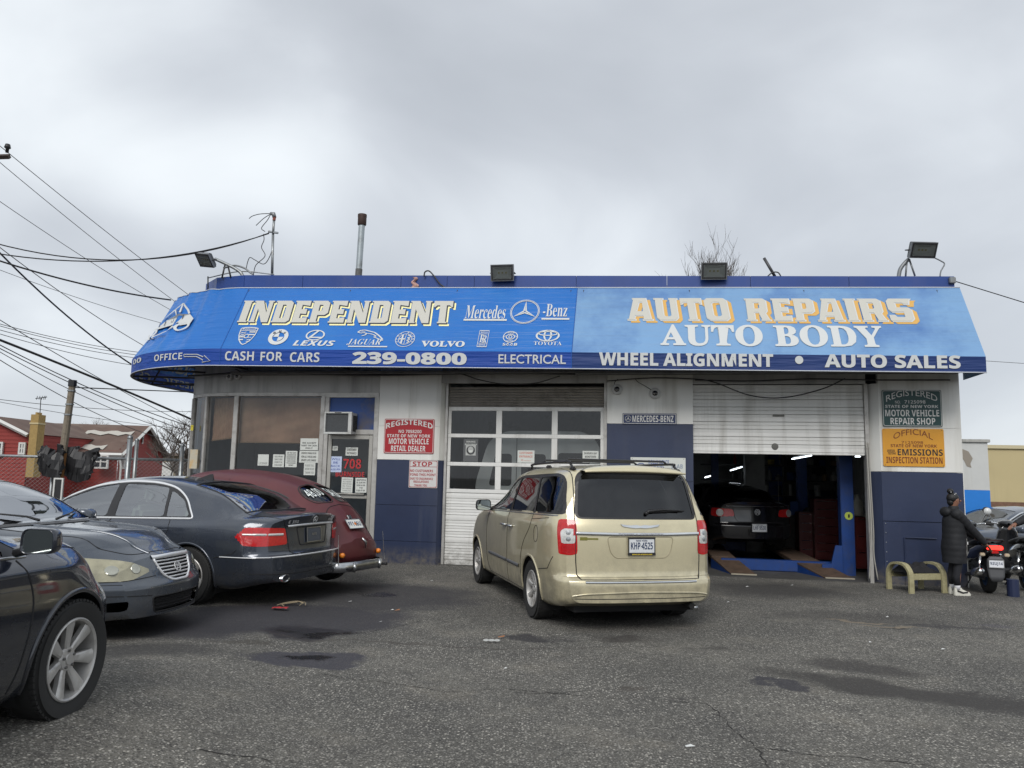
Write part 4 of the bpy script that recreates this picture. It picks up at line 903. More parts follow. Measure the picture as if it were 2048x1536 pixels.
def vintage_coupe():
 root = thing('vintage_coupe', 'matt maroon 1940s fastback coupe with a split oval rear window', 'vintage car')
 paint = mat('maroon_paint', (.085, .014, .018), .50, .0, coat=.15, var=.12, vscale=2.5, dirt=(.12, .035, .035), dscale=3, damt=.35)
 T = dict(xr=-1.42, xf=3.3, W=.86, zm=.62, kr=(.30, 2.2), kf=(.5, 2.2), Dr=.5, Df=.8, arch_min=.3,
  zb=[(-1.42, .42), (-1.0, .34), (3.3, .34)], ys=[(-1.42, .40), (-1.2, .58), (-.7, .72), (1.9, .76), (3.3, .45)],
  ym=[(-1.42, .44), (-1.3, .56), (-1.0, .70), (-.5, .80), (.4, .86), (1.9, .84), (2.6, .62), (3.3, .40)],
  ysh=[(-1.42, .43), (-1.3, .55), (-1.0, .69), (-.5, .79), (.4, .85), (1.9, .82), (2.6, .56), (3.3, .36)], zsh=[(-1.42, .62), (-1.0, .80), (-.4, .94), (.4, 1.02), (1.9, 1.02), (3.3, .92)],
  yb=[(-1.42, .40), (-1.3, .51), (-1.0, .63), (-.5, .74), (.4, .80), (1.9, .78), (2.6, .46), (3.3, .30)], zbl=[(-1.42, .66), (-1.0, .90), (-.4, 1.08), (.4, 1.14), (1.9, 1.12), (3.3, 1.02)],
  yr=[(-1.42, .22), (-1.2, .32), (-.8, .42), (-.3, .52), (.5, .60), (1.2, .60), (1.6, .56), (2.1, .40), (3.3, .16)], dr=[(-1.42, .05), (-.8, .10), (.4, .13), (1.5, .10), (2.1, .06), (3.3, .04)],
  zr=[(-1.42, .74), (-1.30, .92), (-1.05, 1.14), (-.7, 1.36), (-.25, 1.53), (.3, 1.635), (.9, 1.67), (1.35, 1.63), (1.6, 1.52), (2.0, 1.22), (2.2, 1.18), (3.3, 1.08)],
  pr=[(.3, .10), (.5, .0), (.75, .05), (.9, .1)], pf=[(.3, .1), (.6, 0), (1.1, .1)])
 bd = Body(T, .022)
 side = rpoly([(-.42, 1.20), (.46, 1.16), (.50, 1.47), (.15, 1.47), (-.18, 1.37)], [.12, .05, .05, .12, .14]); fd = rpoly([(.58, 1.16), (1.62, 1.15), (1.36, 1.46), (.60, 1.48)], [.04, .04, .08, .05])
 for sg in (1, -1):
  bd.cut(side_region(side, sg, .3), 'quarter_glass', .012); bd.cut(side_region(fd, sg, .3), 'door_glass', .012)
  ov = smooth_line([(-.86, sg * .05), (-.90, sg * .20), (-.83, sg * .345), (-.66, sg * .40), (-.52, sg * .33), (-.48, sg * .18), (-.50, sg * .05)], 4, True)
  bd.cut(top_region(ov, 1.0), 'rear_window', .012)
 bd.cut(top_region(rpoly([(1.48, -.44), (1.45, 0), (1.48, .44), (1.95, .56), (2.02, 0), (1.95, -.56)], .06), 1.15), 'windscreen', .01)
 build_parts(bd, root, {'body': paint, 'quarter_glass': G_dark, 'door_glass': G_dark, 'rear_window': G_dark, 'windscreen': G_dark})
 for sg in (1, -1):
  ov = smooth_line([(-.875, sg * .045), (-.915, sg * .20), (-.845, sg * .36), (-.66, sg * .415), (-.505, sg * .345), (-.465, sg * .18), (-.485, sg * .045)], 4, True)
  bd.line('T', ov, .009, M_rubber, root, 'window_rubber', closed=True)
 mb = MB()
 for sg in (1, -1):
  bd.line('T', smooth_line([(-.98, sg * .05), (-1.0, sg * .30), (-1.10, sg * .46), (-1.25, sg * .50)], 6), .006, None, None, mb=mb)
  bd.line('T', smooth_line([(-1.15, sg * .60), (-.7, sg * .62), (-.2, sg * .66), (.5, sg * .70), (1.3, sg * .69)], 8), .006, None, None, mb=mb)
 bd.line('T', [(-.98, -.05), (-.98, .05)], .006, None, None, mb=mb)
 for sd in 'LR':
  bd.line(sd, smooth_line([(.53, 1.52), (.54, 1.1), (.52, .45)], 6), .005, None, None, mb=mb)
  bd.line(sd, smooth_line([(-1.25, .50), (-1.18, .80), (-1.0, .95)], 6), .006, None, None, mb=mb)
 mb.build('panel_seam', M_seam, root)
 for sg in (1, -1):                     # separate rounded wings
  for (xc, lx, zc) in ((-.28, .80, .50), (2.65, .80, .52)):
   n = 18; rows = []
   for i in range(n + 1):
    t = i / n; a = math.pi * t; x = xc + lx * math.cos(a) * (1.05 if math.cos(a) < 0 else 1); hh = .46 * math.sin(a) ** .62; w_ = .16 * math.sin(a) ** .5
    rows.append([(x, sg * (.62), zc - .16 + hh * .98 + .02), (x, sg * (.72 + w_ * .5), zc - .16 + hh), (x, sg * (.74 + w_ * .95), zc - .16 + hh * .86), (x, sg * (.75 + w_ * 1.12), zc - .16 + hh * .55), (x, sg * (.74 + w_ * 1.05), zc - .18 + hh * .15), (x, sg * .70, zc - .20)])
   f = MB(); f.grid(rows); o = f.build('fender', paint, root, smooth=True, fixn=True)
   sb = o.modifiers.new('s', 'SUBSURF'); sb.levels = 2; sb.render_levels = 2
 for (x, sg) in ((-.28, 1), (2.65, 1), (-.28, -1), (2.65, -1)): make_wheel(root, x, sg * .73, sg, .34, .17, .19, ('disc',), M_dchrome)
 # chrome bumper with overriders, indicators, plate, handle, badge
 bp = MB(); P = [(-1.15, .58, .36), (-1.36, .52, .36), (-1.48, .34, .365), (-1.51, 0, .37), (-1.48, -.34, .365), (-1.36, -.52, .36), (-1.15, -.58, .36)]; Q = smooth_line(P, 8)
 rows = [[(p[0] + .02, p[1], p[2] - .065), (p[0] - .012, p[1], p[2] - .045), (p[0] - .02, p[1], p[2]), (p[0] - .012, p[1], p[2] + .045), (p[0] + .02, p[1], p[2] + .065)] for p in Q]; bp.grid(rows); bp.build('rear_bumper', M_dchrome, root, smooth=True, fixn=True)
 for sg in (1, -1):
  b = MB(); b.tube([(-1.49, sg * .30, .30), (-1.515, sg * .30, .36), (-1.49, sg * .30, .42)], [.022, .026, .018], 10); b.build('bumper_guard', M_dchrome, root, smooth=True)
  b = MB(); b.tube([(-1.2, sg * .40, .34), (-1.55, sg * .42, .35)], .02, 8); b.build('bumper_arm', M_black, root)
  h, n_ = bd.hit('B', sg * .42, .52); b = MB(); b.M = frame_from(h + n_ * .03, n_); b.lathe([(0, -.035), (.025, -.03), (.036, -.012), (.038, .02)], n=18); b.build('indicator_lamp', M_amber, root, smooth=True, fixn=True)
  w_ = MB(); w_.tube([(-1.42, sg * .55, .40), (-1.38, sg * .53, .80)], [.006, .003], 5); w_.build('kerb_feeler', M_dchrome, root)
 h, n_ = bd.hit('B', 0, .90); Mx = frame_from(h + n_ * .035, n_); p, fr = plate(root, Mx, 'PF1 06U', 'fl', .30, .15); fr.build('plate_frame', M_dchrome, p)
 og = MB(); og.M = Mx; og.lathe([(0, -.008), (.022, -.007)], n=14, c=(0.01, 0, 0)); og.build('orange_emblem', M_amber, p)
 h, n_ = bd.hit('B', 0, .66); b = MB(); b.tube([h + n_ * .03 + Vector((0, .04, .07)), h + n_ * .07, h + n_ * .03 + Vector((0, -.05, -.07))], [.012, .02, .010], 8); b.build('boot_handle', M_dchrome, root, smooth=True)
 h, n_ = bd.hit('T', -1.15, 0); b = MB(); b.M = frame_from(h + n_ * .012, n_); b.box(-.045, .045, -.01, .01, -.03, .03, .004); b.build('boot_badge', M_dchrome, root, auto=40)
 cabin(root, -.9, 1.8, .62, .38, 1.0); seats(root, [(-.1, 0), (.8, 0)], M_seat_d, .32, .45, 1.15)
 # white numbers chalked on the rear glass
 wt = mat('window_paint', (.70, .74, .72), .6)
 for sg, s_, q0, q1 in ((1, '48,00', .36, .07), (-1, 'SALE', -.06, -.34)):
  mbt = MB(); v, f, sz = text2d(s_, 'plain'); vs = []
  for X, Z in v:
   h, n_ = bd.hit('T', -.80 + .22 * Z, q0 + (q1 - q0) * X); vs.append(h + n_ * .004)
  mbt.add(vs, f); mbt.build('lettering', wt, root)
 return root

def convertible_black():
 root = thing('coupe', 'black hardtop coupe raised on the lift inside the open bay, round tail lamps facing out', 'car')
 paint = mat('black_paint', (.008, .008, .010), .18, 0, coat=1.)
 T = sedan_T(-.95, 3.45, .895, 1.43, 1.06, -.42, .42, 1.40, 2.25, 1.0, .93, .70, belt=.97, roofw=.56, pr=[(.2, .1), (.30, .01), (.56, .0), (.60, .05), (.92, .075), (1.06, .03)], kr=(.24, 2.6))
 bd = Body(T, .026); arches(bd, (0, 2.58), .36, .33)
 band = rpoly([(.10, 1.0), (2.25, .95), (1.85, 1.18), (1.42, 1.31), (1.0, 1.365), (.60, 1.345), (.36, 1.28)], [.05, .02, .1, .15, .2, .2, .15])
 side_glass(bd, [('side_glass', rpoly([(.20, 1.02), (2.1, .975), (1.8, 1.16), (1.4, 1.28), (1.0, 1.33), (.55, 1.30)], .04))], band)
 bd.cut(top_region(rpoly([(-.40, -.60), (-.45, 0), (-.40, .60), (.34, .48), (.36, 0), (.34, -.48)], .06), 1.02), 'rear_window', .005)
 bd.cut(top_region(rpoly([(1.45, -.50), (1.42, 0), (1.45, .50), (2.22, .68), (2.32, 0), (2.22, -.68)], .06), .95), 'windscreen', .005)
 for sg in (1, -1):
  poly = np.array(rpoly([(.46, .74), (.85, .725), (.86, .90), (.50, .885)], .05))
  bd.cut(lambda V, sg=sg, poly=poly: np.maximum(sdpoly(np.stack([V[:, 1] * sg, V[:, 2]], 1), poly), V[:, 0] + .55), 'tail_light', -.004)
 build_parts(bd, root, {'body': paint, 'window_surround': M_black, 'side_glass': G_dark, 'rear_window': G_dark, 'windscreen': G_dark, 'tail_light': M_red})
 for sg in (1, -1):
  h, n_ = bd.hit('B', sg * .735, .81); b = MB(); b.M = frame_from(h + n_ * .012, n_); b.lathe([(.074, .002), (.074, -.006), (.062, -.006), (.060, .0), (.0, -.002)], n=24); b.build('round_reflector', M_clear, root, fixn=True)
  b = MB(); b.M = frame_from(h + n_ * .02, n_); b.lathe([(.034, 0), (.034, -.004), (.022, -.004), (.022, 0)], n=20, closed=True); b.build('lamp_ring', M_dchrome, root)
 h, n_ = bd.hit('B', 0, .83); b = MB(); b.M = frame_from(h + n_ * .012, n_); b.lathe([(.060, -.003), (.060, .003), (.053, .003), (.053, -.003)], n=24, closed=True)
 for pts in ([(-.045, .035), (-.033, .040), (-.012, -.002), (-.018, -.012)], [(.045, .035), (.033, .040), (.012, -.002), (.018, -.012)], [(-.012, .045), (-.004, .045), (.004, .02), (0, .008), (-.004, .012)], [(.012, .045), (.004, .045), (-.004, .02), (0, .008), (.004, .012)],
    [(-.050, .015), (-.042, .020), (-.022, -.034), (-.028, -.044)], [(.050, .015), (.042, .020), (.022, -.034), (.028, -.044)], [(-.030, -.040), (-.022, -.040), (.004, -.004), (-.003, .002)], [(.030, -.040), (.022, -.040), (-.004, -.004), (.003, .002)]):
  b.add([(x, -.003, z) for x, z in pts], [tuple(range(len(pts)))])
 b.build('round_emblem', M_silver, root, fixn=True)
 h, n_ = bd.hit('B', 0, .52); Mx = frame_from(h + n_ * .02, n_); p, fr = plate(root, Mx, 'LHF 9530', 'ny'); fr.build('plate_frame', M_dchrome, p)
 bd.ribbon('B', [(.60, .62), (-.60, .62)], .02, .008, M_black, root, 'bumper_edge'); bd.ribbon('B', [(.62, .945), (-.62, .945)], .010, .006, M_dchrome, root, 'boot_edge')
 g = MB(); mb = MB(); bd.line('B', [(.5, .93), (.46, .7), (.40, .63), (-.40, .63), (-.46, .7), (-.5, .93)], .005, None, None, mb=mb); mb.build('panel_seam', M_seam, root)
 an = MB(); h, n_ = bd.hit('T', -.6, -.6); an.tube([h, h + Vector((0, 0, .45))], .004, 5); an.build('aerial', M_dchrome, root)
 for (x, sg) in ((0, 1), (2.58, 1), (0, -1), (2.58, -1)): make_wheel(root, x, sg * .78, sg, .33, .235, .22, ('spokes', 5, .08, .1, 0), M_alloy)
 arch_trim(bd, (0, 2.58), .36, .33, paint, root)
 cabin(root, -.3, 2.1, .74, .3, .9); seats(root, [(1.0, 1)], M_seat_d, .36, .36, 1.15)
 return root

def parked_suv(label, col, T=None):
 root = thing('parked_car', label, 'car')
 paint = mat('faded_red_paint', col, .35, .2, coat=.7, dirt=(.35, .2, .19), dscale=2, damt=.4)
 T = sedan_T(-.95, 3.6, .90, 1.68, 1.12, -.80, -.45, 1.5, 2.3, 1.12, 1.02, .8, belt=1.05, roofw=.62)
 bd = Body(T, .04); arches(bd, (0, 2.65), .38, .35)
 band = rpoly([(-.60, 1.12), (2.2, 1.06), (1.75, 1.38), (1.45, 1.54), (.6, 1.59), (-.3, 1.56)], .06)
 side_glass(bd, [('side_glass', rpoly([(-.50, 1.15), (.18, 1.13), (.18, 1.53), (-.25, 1.52)], .05)), ('side_glass', rpoly([(.24, 1.13), (1.06, 1.11), (1.08, 1.54), (.26, 1.54)], .04)), ('side_glass', rpoly([(1.14, 1.11), (2.05, 1.09), (1.7, 1.35), (1.42, 1.50), (1.16, 1.53)], .04))], band)
 bd.cut(top_region(rpoly([(1.55, -.55), (1.52, 0), (1.55, .55), (2.26, .70), (2.36, 0), (2.26, -.70)], .06), 1.1), 'windscreen', .005)
 build_parts(bd, root, {'body': paint, 'window_surround': M_black, 'side_glass': G_dark, 'windscreen': G_dark})
 for (x, sg) in ((0, 1), (2.65, 1), (0, -1), (2.65, -1)): make_wheel(root, x, sg * .80, sg, .35, .22, .22, ('spokes', 5, .08, .1, 0), M_alloy)
 for sg in (1, -1):
  rk = MB(); z0 = bd.hit('T', .5, sg * .6)[0].z; rk.tube([(-.5, sg * .6, z0), (-.35, sg * .6, z0 + .05), (1.2, sg * .6, z0 + .05), (1.35, sg * .6, z0)], .018, 6); rk.build('roof_rail', M_dchrome, root)
 cabin(root, -.6, 2.1, .75, .35, 1.0); seats(root, [(.1, 1), (1.0, 1)], M_seat_d, .36, .45, 1.3)
 return root

def saloon_right():
 root = thing('saloon_car', 'grey saloon with bright window trim parked behind the black scooter', 'car')
 paint = mat('silver_grey_paint', (.055, .07, .10), .28, .5, coat=.9, dirt=(.1, .1, .1), dscale=3, damt=.3)
 T = sedan_T(-1.12, 3.75, .92, 1.46, 1.05, -.55, .40, 1.55, 2.40, 1.0, .93, .73, belt=.94)
 bd = Body(T, .032); arches(bd, (0, 2.80), .365, .335)
 band = rpoly([(-.10, .97), (2.40, .91), (1.98, 1.17), (1.55, 1.335), (1.10, 1.395), (.66, 1.385), (.3, 1.31)], [.05, .02, .1, .15, .2, .2, .15])
 side_glass(bd, [('rear_door_glass', rpoly([(.0, .99), (1.02, .965), (1.06, 1.36), (.66, 1.355), (.32, 1.28)], .03)), ('front_door_glass', rpoly([(1.14, .963), (2.24, .935), (1.9, 1.165), (1.53, 1.31), (1.18, 1.36)], .03))], band)
 bd.cut(top_region(rpoly([(1.60, -.54), (1.57, 0), (1.60, .54), (2.38, .72), (2.49, 0), (2.38, -.72)], .06), .95), 'windscreen', .005)
 bd.cut(top_region(rpoly([(-.52, -.62), (-.58, 0), (-.52, .62), (.32, .50), (.35, 0), (.32, -.50)], .06), 1.02), 'rear_window', .005)
 build_parts(bd, root, {'body': paint, 'window_surround': M_black, 'rear_door_glass': G_green, 'front_door_glass': G_green, 'windscreen': G_green, 'rear_window': G_green})
 for sd in 'LR': bd.ribbon(sd, band, .02, .008, M_chrome, root, 'window_trim', closed=True)
 bd.ribbon('L', [(0, .80), (2.4, .74)], .03, .01, M_chrome, root, 'side_moulding'); bd.ribbon('R', [(0, .80), (2.4, .74)], .03, .01, M_chrome, root, 'side_moulding')
 mb = MB()
 for sd in 'LR':
  bd.line(sd, [(1.10, .96), (1.11, .3)], .0045, None, None, mb=mb); bd.line(sd, [(2.3, .9), (2.32, .3)], .0045, None, None, mb=mb)
 mb.build('panel_seam', M_seam, root)
 arch_trim(bd, (0, 2.80), .365, .335, paint, root)
 for (x, sg) in ((0, 1), (2.80, 1), (0, -1), (2.80, -1)): make_wheel(root, x, sg * .80, sg, .333, .235, .222, ('spokes', 5, .085, .10, 0), M_alloy)
 mirror(root, 2.05, .90, .98, 1, paint, G_mirror); mirror(root, 2.05, -.90, .98, -1, paint, G_mirror)
 cabin(root, -.5, 2.25, .80, .28, .88); seats(root, [(.38, 1), (1.15, 1)], M_seat_l, .38, .33, 1.10)
 return root
# ================================================================ ground
def sstep(a): a = np.clip(a, 0, 1); return a * a * (3 - 2 * a)
def gz(x, y):                           # the lot rises a little towards the near left corner
 return .22 * sstep((-x - .8) / 2.0) * sstep((8.0 - y) / 3.6) + .06 * sstep((-x - 1.5) / 1.5) * sstep((12.5 - y) / 2.0) - .2 * sstep((x - 8.4) / 1.5) * sstep((y - 13.5) / 1.5)
def gpix(px, py):
 p = at_z(px, py, 0.0)
 for _ in range(6): p = at_z(px, py, float(gz(p.x, p.y)))
 return p
def ground_mat():
 m = bpy.data.materials.new('worn_asphalt'); m.use_nodes = True; n = m.node_tree.nodes; l = m.node_tree.links; b = n['Principled BSDF']
 tcn = n.new('ShaderNodeTexCoord'); src = tcn.outputs['Object']
 def math_(op, a, b_=None, clamp=False):
  q = n.new('ShaderNodeMath'); q.operation = op; q.use_clamp = clamp
  for i, v in enumerate((a, b_)):
   if v is None: continue
   if isinstance(v, (int, float)): q.inputs[i].default_value = v
   else: l.new(v, q.inputs[i])
  return q.outputs[0]
 def noise(s, det=4, rg=.55, vec=src, dist=0):
  q = n.new('ShaderNodeTexNoise'); q.inputs['Scale'].default_value = s; q.inputs['Detail'].default_value = det; q.inputs['Roughness'].default_value = rg; q.inputs['Distortion'].default_value = dist; l.new(vec, q.inputs['Vector']); return q
 def rng_(v, a, b_, c, d):
  q = n.new('ShaderNodeMapRange'); l.new(v, q.inputs[0]); q.inputs[1].default_value = a; q.inputs[2].default_value = b_; q.inputs[3].default_value = c; q.inputs[4].default_value = d; return q.outputs[0]
 def mix(f, a, c, mode='MIX'):
  q = n.new('ShaderNodeMixRGB'); q.blend_type = mode
  if isinstance(f, (int, float)): q.inputs[0].default_value = f
  else: l.new(f, q.inputs[0])
  for i, v in ((1, a), (2, c)):
   if isinstance(v, tuple): q.inputs[i].default_value = (*v, 1)
   else: l.new(v, q.inputs[i])
  return q.outputs[0]
 base = mix(rng_(noise(.55, 5).outputs[0], .38, .66, 0, 1), (.080, .077, .070), (.142, .134, .117))
 base = mix(rng_(noise(2.3, 6, .65).outputs[0], .45, .70, 0, .6), base, (.062, .059, .056))
 base = mix(rng_(noise(7, 5, .65).outputs[0], .5, .72, 0, .6), base, (.055, .053, .050))
 base = mix(rng_(noise(1.1, 5, .6).outputs[0], .56, .72, 0, .5), base, (.155, .138, .112))
 # aggregate: pale and dark chips, about a centimetre across
 vo = n.new('ShaderNodeTexVoronoi'); vo.inputs['Scale'].default_value = 50; l.new(src, vo.inputs['Vector'])
 sx = n.new('ShaderNodeSeparateColor'); l.new(vo.outputs['Color'], sx.inputs[0])
 chip = math_('MULTIPLY', rng_(sx.outputs[0], .66, .74, 0, 1), rng_(vo.outputs['Distance'], .25, .50, 1, 0))
 wear = rng_(noise(.9, 4).outputs[0], .35, .62, .35, 1)
 base = mix(math_('MULTIPLY', chip, math_('MULTIPLY', wear, .85)), base, (.56, .53, .47))
 chip2 = math_('MULTIPLY', rng_(sx.outputs[1], .70, .80, 0, 1), rng_(vo.outputs['Distance'], .3, .55, 1, 0))
 base = mix(math_('MULTIPLY', chip2, .7), base, (.022, .021, .021))
 vo2 = n.new('ShaderNodeTexVoronoi'); vo2.inputs['Scale'].default_value = 120; l.new(src, vo2.inputs['Vector']); s2 = n.new('ShaderNodeSeparateColor'); l.new(vo2.outputs['Color'], s2.inputs[0])
 base = mix(rng_(s2.outputs[0], .80, .86, 0, .5), base, (.34, .33, .30)); base = mix(rng_(s2.outputs[1], .72, .8, 0, .5), base, (.02, .02, .02))
 rough = None
 # stains: ellipses with ragged edges, in world metres
 wob = noise(1.7, 5, .6); wv = n.new('ShaderNodeVectorMath'); wv.operation = 'SUBTRACT'; l.new(wob.outputs['Color'], wv.inputs[0]); wv.inputs[1].default_value = (.5, .5, .5)
 wv2 = n.new('ShaderNodeVectorMath'); wv2.operation = 'SCALE'; l.new(wv.outputs[0], wv2.inputs[0]); wv2.inputs['Scale'].default_value = .9
 wv3 = n.new('ShaderNodeVectorMath'); wv3.operation = 'ADD'; l.new(src, wv3.inputs[0]); l.new(wv2.outputs[0], wv3.inputs[1])
 rg_val = None; tot = None
 def stain(cx, cy, rx, ry, ang, col, amt, soft, wet=0., warp=True):
  nonlocal base, tot
  mp = n.new('ShaderNodeMapping'); mp.vector_type = 'TEXTURE'; mp.inputs['Location'].default_value = (cx, cy, 0); mp.inputs['Rotation'].default_value = (0, 0, R(ang)); mp.inputs['Scale'].default_value = (rx, ry, 1e3)
  l.new(wv3.outputs[0] if warp else src, mp.inputs[0]); ln = n.new('ShaderNodeVectorMath'); ln.operation = 'LENGTH'; l.new(mp.outputs[0], ln.inputs[0])
  f = rng_(ln.outputs['Value'], 1 - soft, 1, 1, 0); f = math_('MULTIPLY', f, amt); base = mix(f, base, col)
  if wet:
   q = math_('MULTIPLY', f, wet); tot = q if tot is None else math_('MAXIMUM', tot, q)
 P = lambda px, py: (gpix(px, py).x, gpix(px, py).y)
 dk = (.018, .017, .021)
 for (px, py, rx, ry, a, c_, amt, soft, wet) in (
  (560, 1235, 1.7, 1.1, 20, (.034, .033, .040), .88, .25, .25), (760, 1190, 1.4, 1.6, 70, (.036, .035, .040), .82, .3, .2), (330, 1260, 1.2, .7, 0, (.030, .029, .034), .8, .5, .3),
  (600, 1268, .55, .42, 15, dk, .9, .35, .8), (612, 1320, .56, .36, 8, (.036, .035, .046), .85, .2, .3), (602, 1317, .26, .14, 5, (.006, .006, .006), .97, .3, 1.),
  (650, 1272, .22, .16, 30, (.007, .007, .007), .95, .35, 1.), (575, 1266, .20, .10, 0, (.009, .009, .009), .9, .4, 1.),
  (750, 1190, .22, .16, 10, (.008, .008, .009), .95, .3, 1.), (1060, 1275, .45, .16, -8, (.022, .021, .026), .8, .4, .5), (1250, 1280, .5, .16, -10, (.034, .030, .028), .7, .5, .3),
  (1250, 1215, 1.4, 1.0, 5, (.026, .025, .025), .85, .6, .1), (1565, 1372, .27, .13, -18, (.028, .027, .034), .85, .25, .3), (1830, 1385, 1.6, .36, -28, (.036, .033, .031), .88, .45, .2), (1730, 1335, .7, .35, -20, (.036, .033, .032), .75, .5, .1),
  (1550, 1180, 1.6, 1.3, 0, (.036, .034, .033), .82, .6, .1), (1700, 1235, 1.6, .6, -12, (.040, .037, .036), .5, .6, .1), (1900, 1255, .8, .12, -8, (.028, .026, .03), .6, .5, .3), (1990, 1252, .35, .08, 0, (.06, .055, .075), .4, .5, .3),
  (1800, 1258, .18, .06, 0, (.015, .014, .016), .8, .4, .5), (1250, 1382, .16, .10, 10, (.045, .038, .032), .6, .5, .1), (1400, 1298, .5, .05, -6, (.04, .037, .034), .5, .5, .0),
  (860, 1290, 2.6, .045, -3, (.05, .043, .038), .55, .6, 0.), (480, 1285, .5, .14, 3, (.055, .05, .042), .6, .5, 0.), (1350, 1400, .2, .04, -20, (.04, .036, .034), .6, .5, 0.), (230, 1300, 1.4, .5, 10, (.03, .029, .03), .7, .5, .1)):
  x, y = P(px, py); stain(x, y, rx, ry, a, c_, amt, soft, wet)
 x, y = P(1715, 1243); stain(x, y, .42, .055, -22, (.20, .165, .12), .8, .35, 0, True); x, y = P(1790, 1255); stain(x, y, .42, .05, -8, (.20, .165, .12), .8, .35, 0, True)
 l.new(base, b.inputs['Base Color'])
 r_ = math_('SUBTRACT', .93, math_('MULTIPLY', tot, .72)); l.new(r_, b.inputs['Roughness']); b.inputs['Specular IOR Level'].default_value = .35
 bn = n.new('ShaderNodeBump'); bn.inputs['Strength'].default_value = .55; bn.inputs['Distance'].default_value = .006; l.new(math_('ADD', vo.outputs['Distance'], math_('MULTIPLY', noise(260, 2).outputs[0], .5)), bn.inputs['Height']); l.new(bn.outputs[0], b.inputs['Normal'])
 return m
xs_ = np.concatenate([-np.geomspace(10, 900, 14)[::-1], np.linspace(-9.5, 9.5, 77), np.geomspace(10, 900, 14)]); ys_ = np.concatenate([[-900, -200, -40, -10], np.linspace(-2, 18, 81), np.geomspace(19, 1500, 14)])
mb = MB(); mb.grid([[(x, y, float(gz(x, y)) + (.010 * math.sin(x * 1.7 + y * .6) * math.sin(y * 1.1 - .4) if 1 < y < 11.5 and abs(x) < 5 else 0)) for x in xs_] for y in ys_]); MG = ground_mat()
o = mb.build('ground', MG, smooth=True); o['kind'] = 'structure'
GR = o
# cracks: thin dark ribbons lying 3 mm above the surface, one piece per crack
def crack(pts, wd, nm='crack'):
 P = [gpix(*p) for p in pts]; Q = []
 for i in range(len(P) - 1):
  k = max(2, int((P[i + 1] - P[i]).length / .05))
  for j in range(k): Q.append(P[i].lerp(P[i + 1], j / k) + Vector((random.uniform(-.016, .016), random.uniform(-.016, .016), 0)))
 rows = []
 for i, q in enumerate(Q):
  t = (Q[min(i + 1, len(Q) - 1)] - Q[max(i - 1, 0)]).normalized(); s = Vector((-t.y, t.x, 0)) * wd * random.uniform(.15, 1.0);
  zf = lambda v: float(gz(v.x, v.y)) + .010 * math.sin(v.x * 1.7 + v.y * .6) * math.sin(v.y * 1.1 - .4) + .004
  a = q - s; c = q + s; rows.append([(a.x, a.y, zf(a)), (c.x, c.y, zf(c))])
 m_ = MB(); m_.grid(rows); m_.build(nm, mat('crack_dark', (.016, .015, .014), .95), GR)
for pts, wd in (([(1020, 1378), (1200, 1395), (1300, 1400), (1410, 1408), (1435, 1425), (1470, 1462), (1510, 1495), (1545, 1545)], .006), ([(1510, 1497), (1600, 1508), (1700, 1515), (1850, 1528), (1900, 1545)], .006),
    ([(640, 1350), (800, 1370), (900, 1385), (1010, 1378)], .004), ([(890, 1240), (960, 1233), (1000, 1228), (1060, 1228)], .005), ([(1000, 1384), (1060, 1388), (1180, 1383)], .004), ([(400, 1500), (520, 1515), (560, 1530)], .007), ([(640, 1277), (780, 1258), (850, 1240)], .005)):
 crack(pts, wd)

# ================================================================ garage building, local frame: x along the front, y into the building
OB = Vector((-2.0586837, 14.94175297, 0)); ANG = R(-10.4546237)
EB = Vector((math.cos(ANG), math.sin(ANG), 0)); NB = Vector((-math.sin(ANG), math.cos(ANG), 0))
def bw(u, w_, z): return OB + EB * u + NB * w_ + Vector((0, 0, z))
def bf(px, py, w_=0.):                   # (u, z) on the plane w of the front
 d = pray(px, py); t = (OB + NB * w_ - CPOS).dot(NB) / d.dot(NB); p = CPOS + d * t - OB; return p.dot(EB), p.z
def proj(P):
 d = Vector(P) - CPOS; z = d.dot(CFW); return 1024 + FOC * d.dot(CRT) / z, 768 - FOC * d.dot(CUP) / z

M_white = mat('white_enamel_panel', (.72, .72, .69), .42, var=.06, vscale=1.2, dirt=(.34, .32, .27), dscale=2.6, damt=.6, streak=True, bump=.08, bscale=8)
M_navy = mat('navy_paint', (.021, .032, .074), .42, var=.14, vscale=1.4, dirt=(.040, .050, .085), dscale=2.2, damt=.6, streak=True, bump=.25, bscale=6, splash=((.12, .11, .10), .35, 1.3))
M_parapet = mat('parapet_blue', (.009, .048, .235), .40, var=.14, vscale=1.3, dirt=(.045, .07, .22), dscale=2.0, damt=.5, streak=True)
M_alum = mat('window_aluminium', (.44, .43, .41), .42, .3, var=.12, vscale=6, dirt=(.14, .13, .11), dscale=5, damt=.5)
M_shut = mat('shutter_white', (.70, .70, .68), .5, var=.05, vscale=3, dirt=(.25, .235, .20), dscale=4, damt=.45, streak=True, splash=((.2, .19, .17), .5, 1.1))
M_shut_old = mat('shutter_brown_grey', (.28, .26, .235), .5, .2, var=.12, vscale=3, dirt=(.09, .08, .07), dscale=4, damt=.5)
M_greyhdr = mat('grey_fascia', (.44, .44, .43), .5, var=.08, vscale=2, dirt=(.10, .10, .095), dscale=2.5, damt=.6, streak=True)
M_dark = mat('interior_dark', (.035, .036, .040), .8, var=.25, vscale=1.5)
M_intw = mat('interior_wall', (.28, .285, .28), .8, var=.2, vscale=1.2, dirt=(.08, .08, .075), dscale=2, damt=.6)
M_blue = mat('lift_blue', (.007, .042, .19), .42, var=.15, vscale=4, dirt=(.03, .04, .08), dscale=6, damt=.5)
G_win = glass('window_glass', (.80, .83, .83), 1.5, .05)
G_door = glass('bay_door_glass', (.85, .88, .88), 1.5, .06)

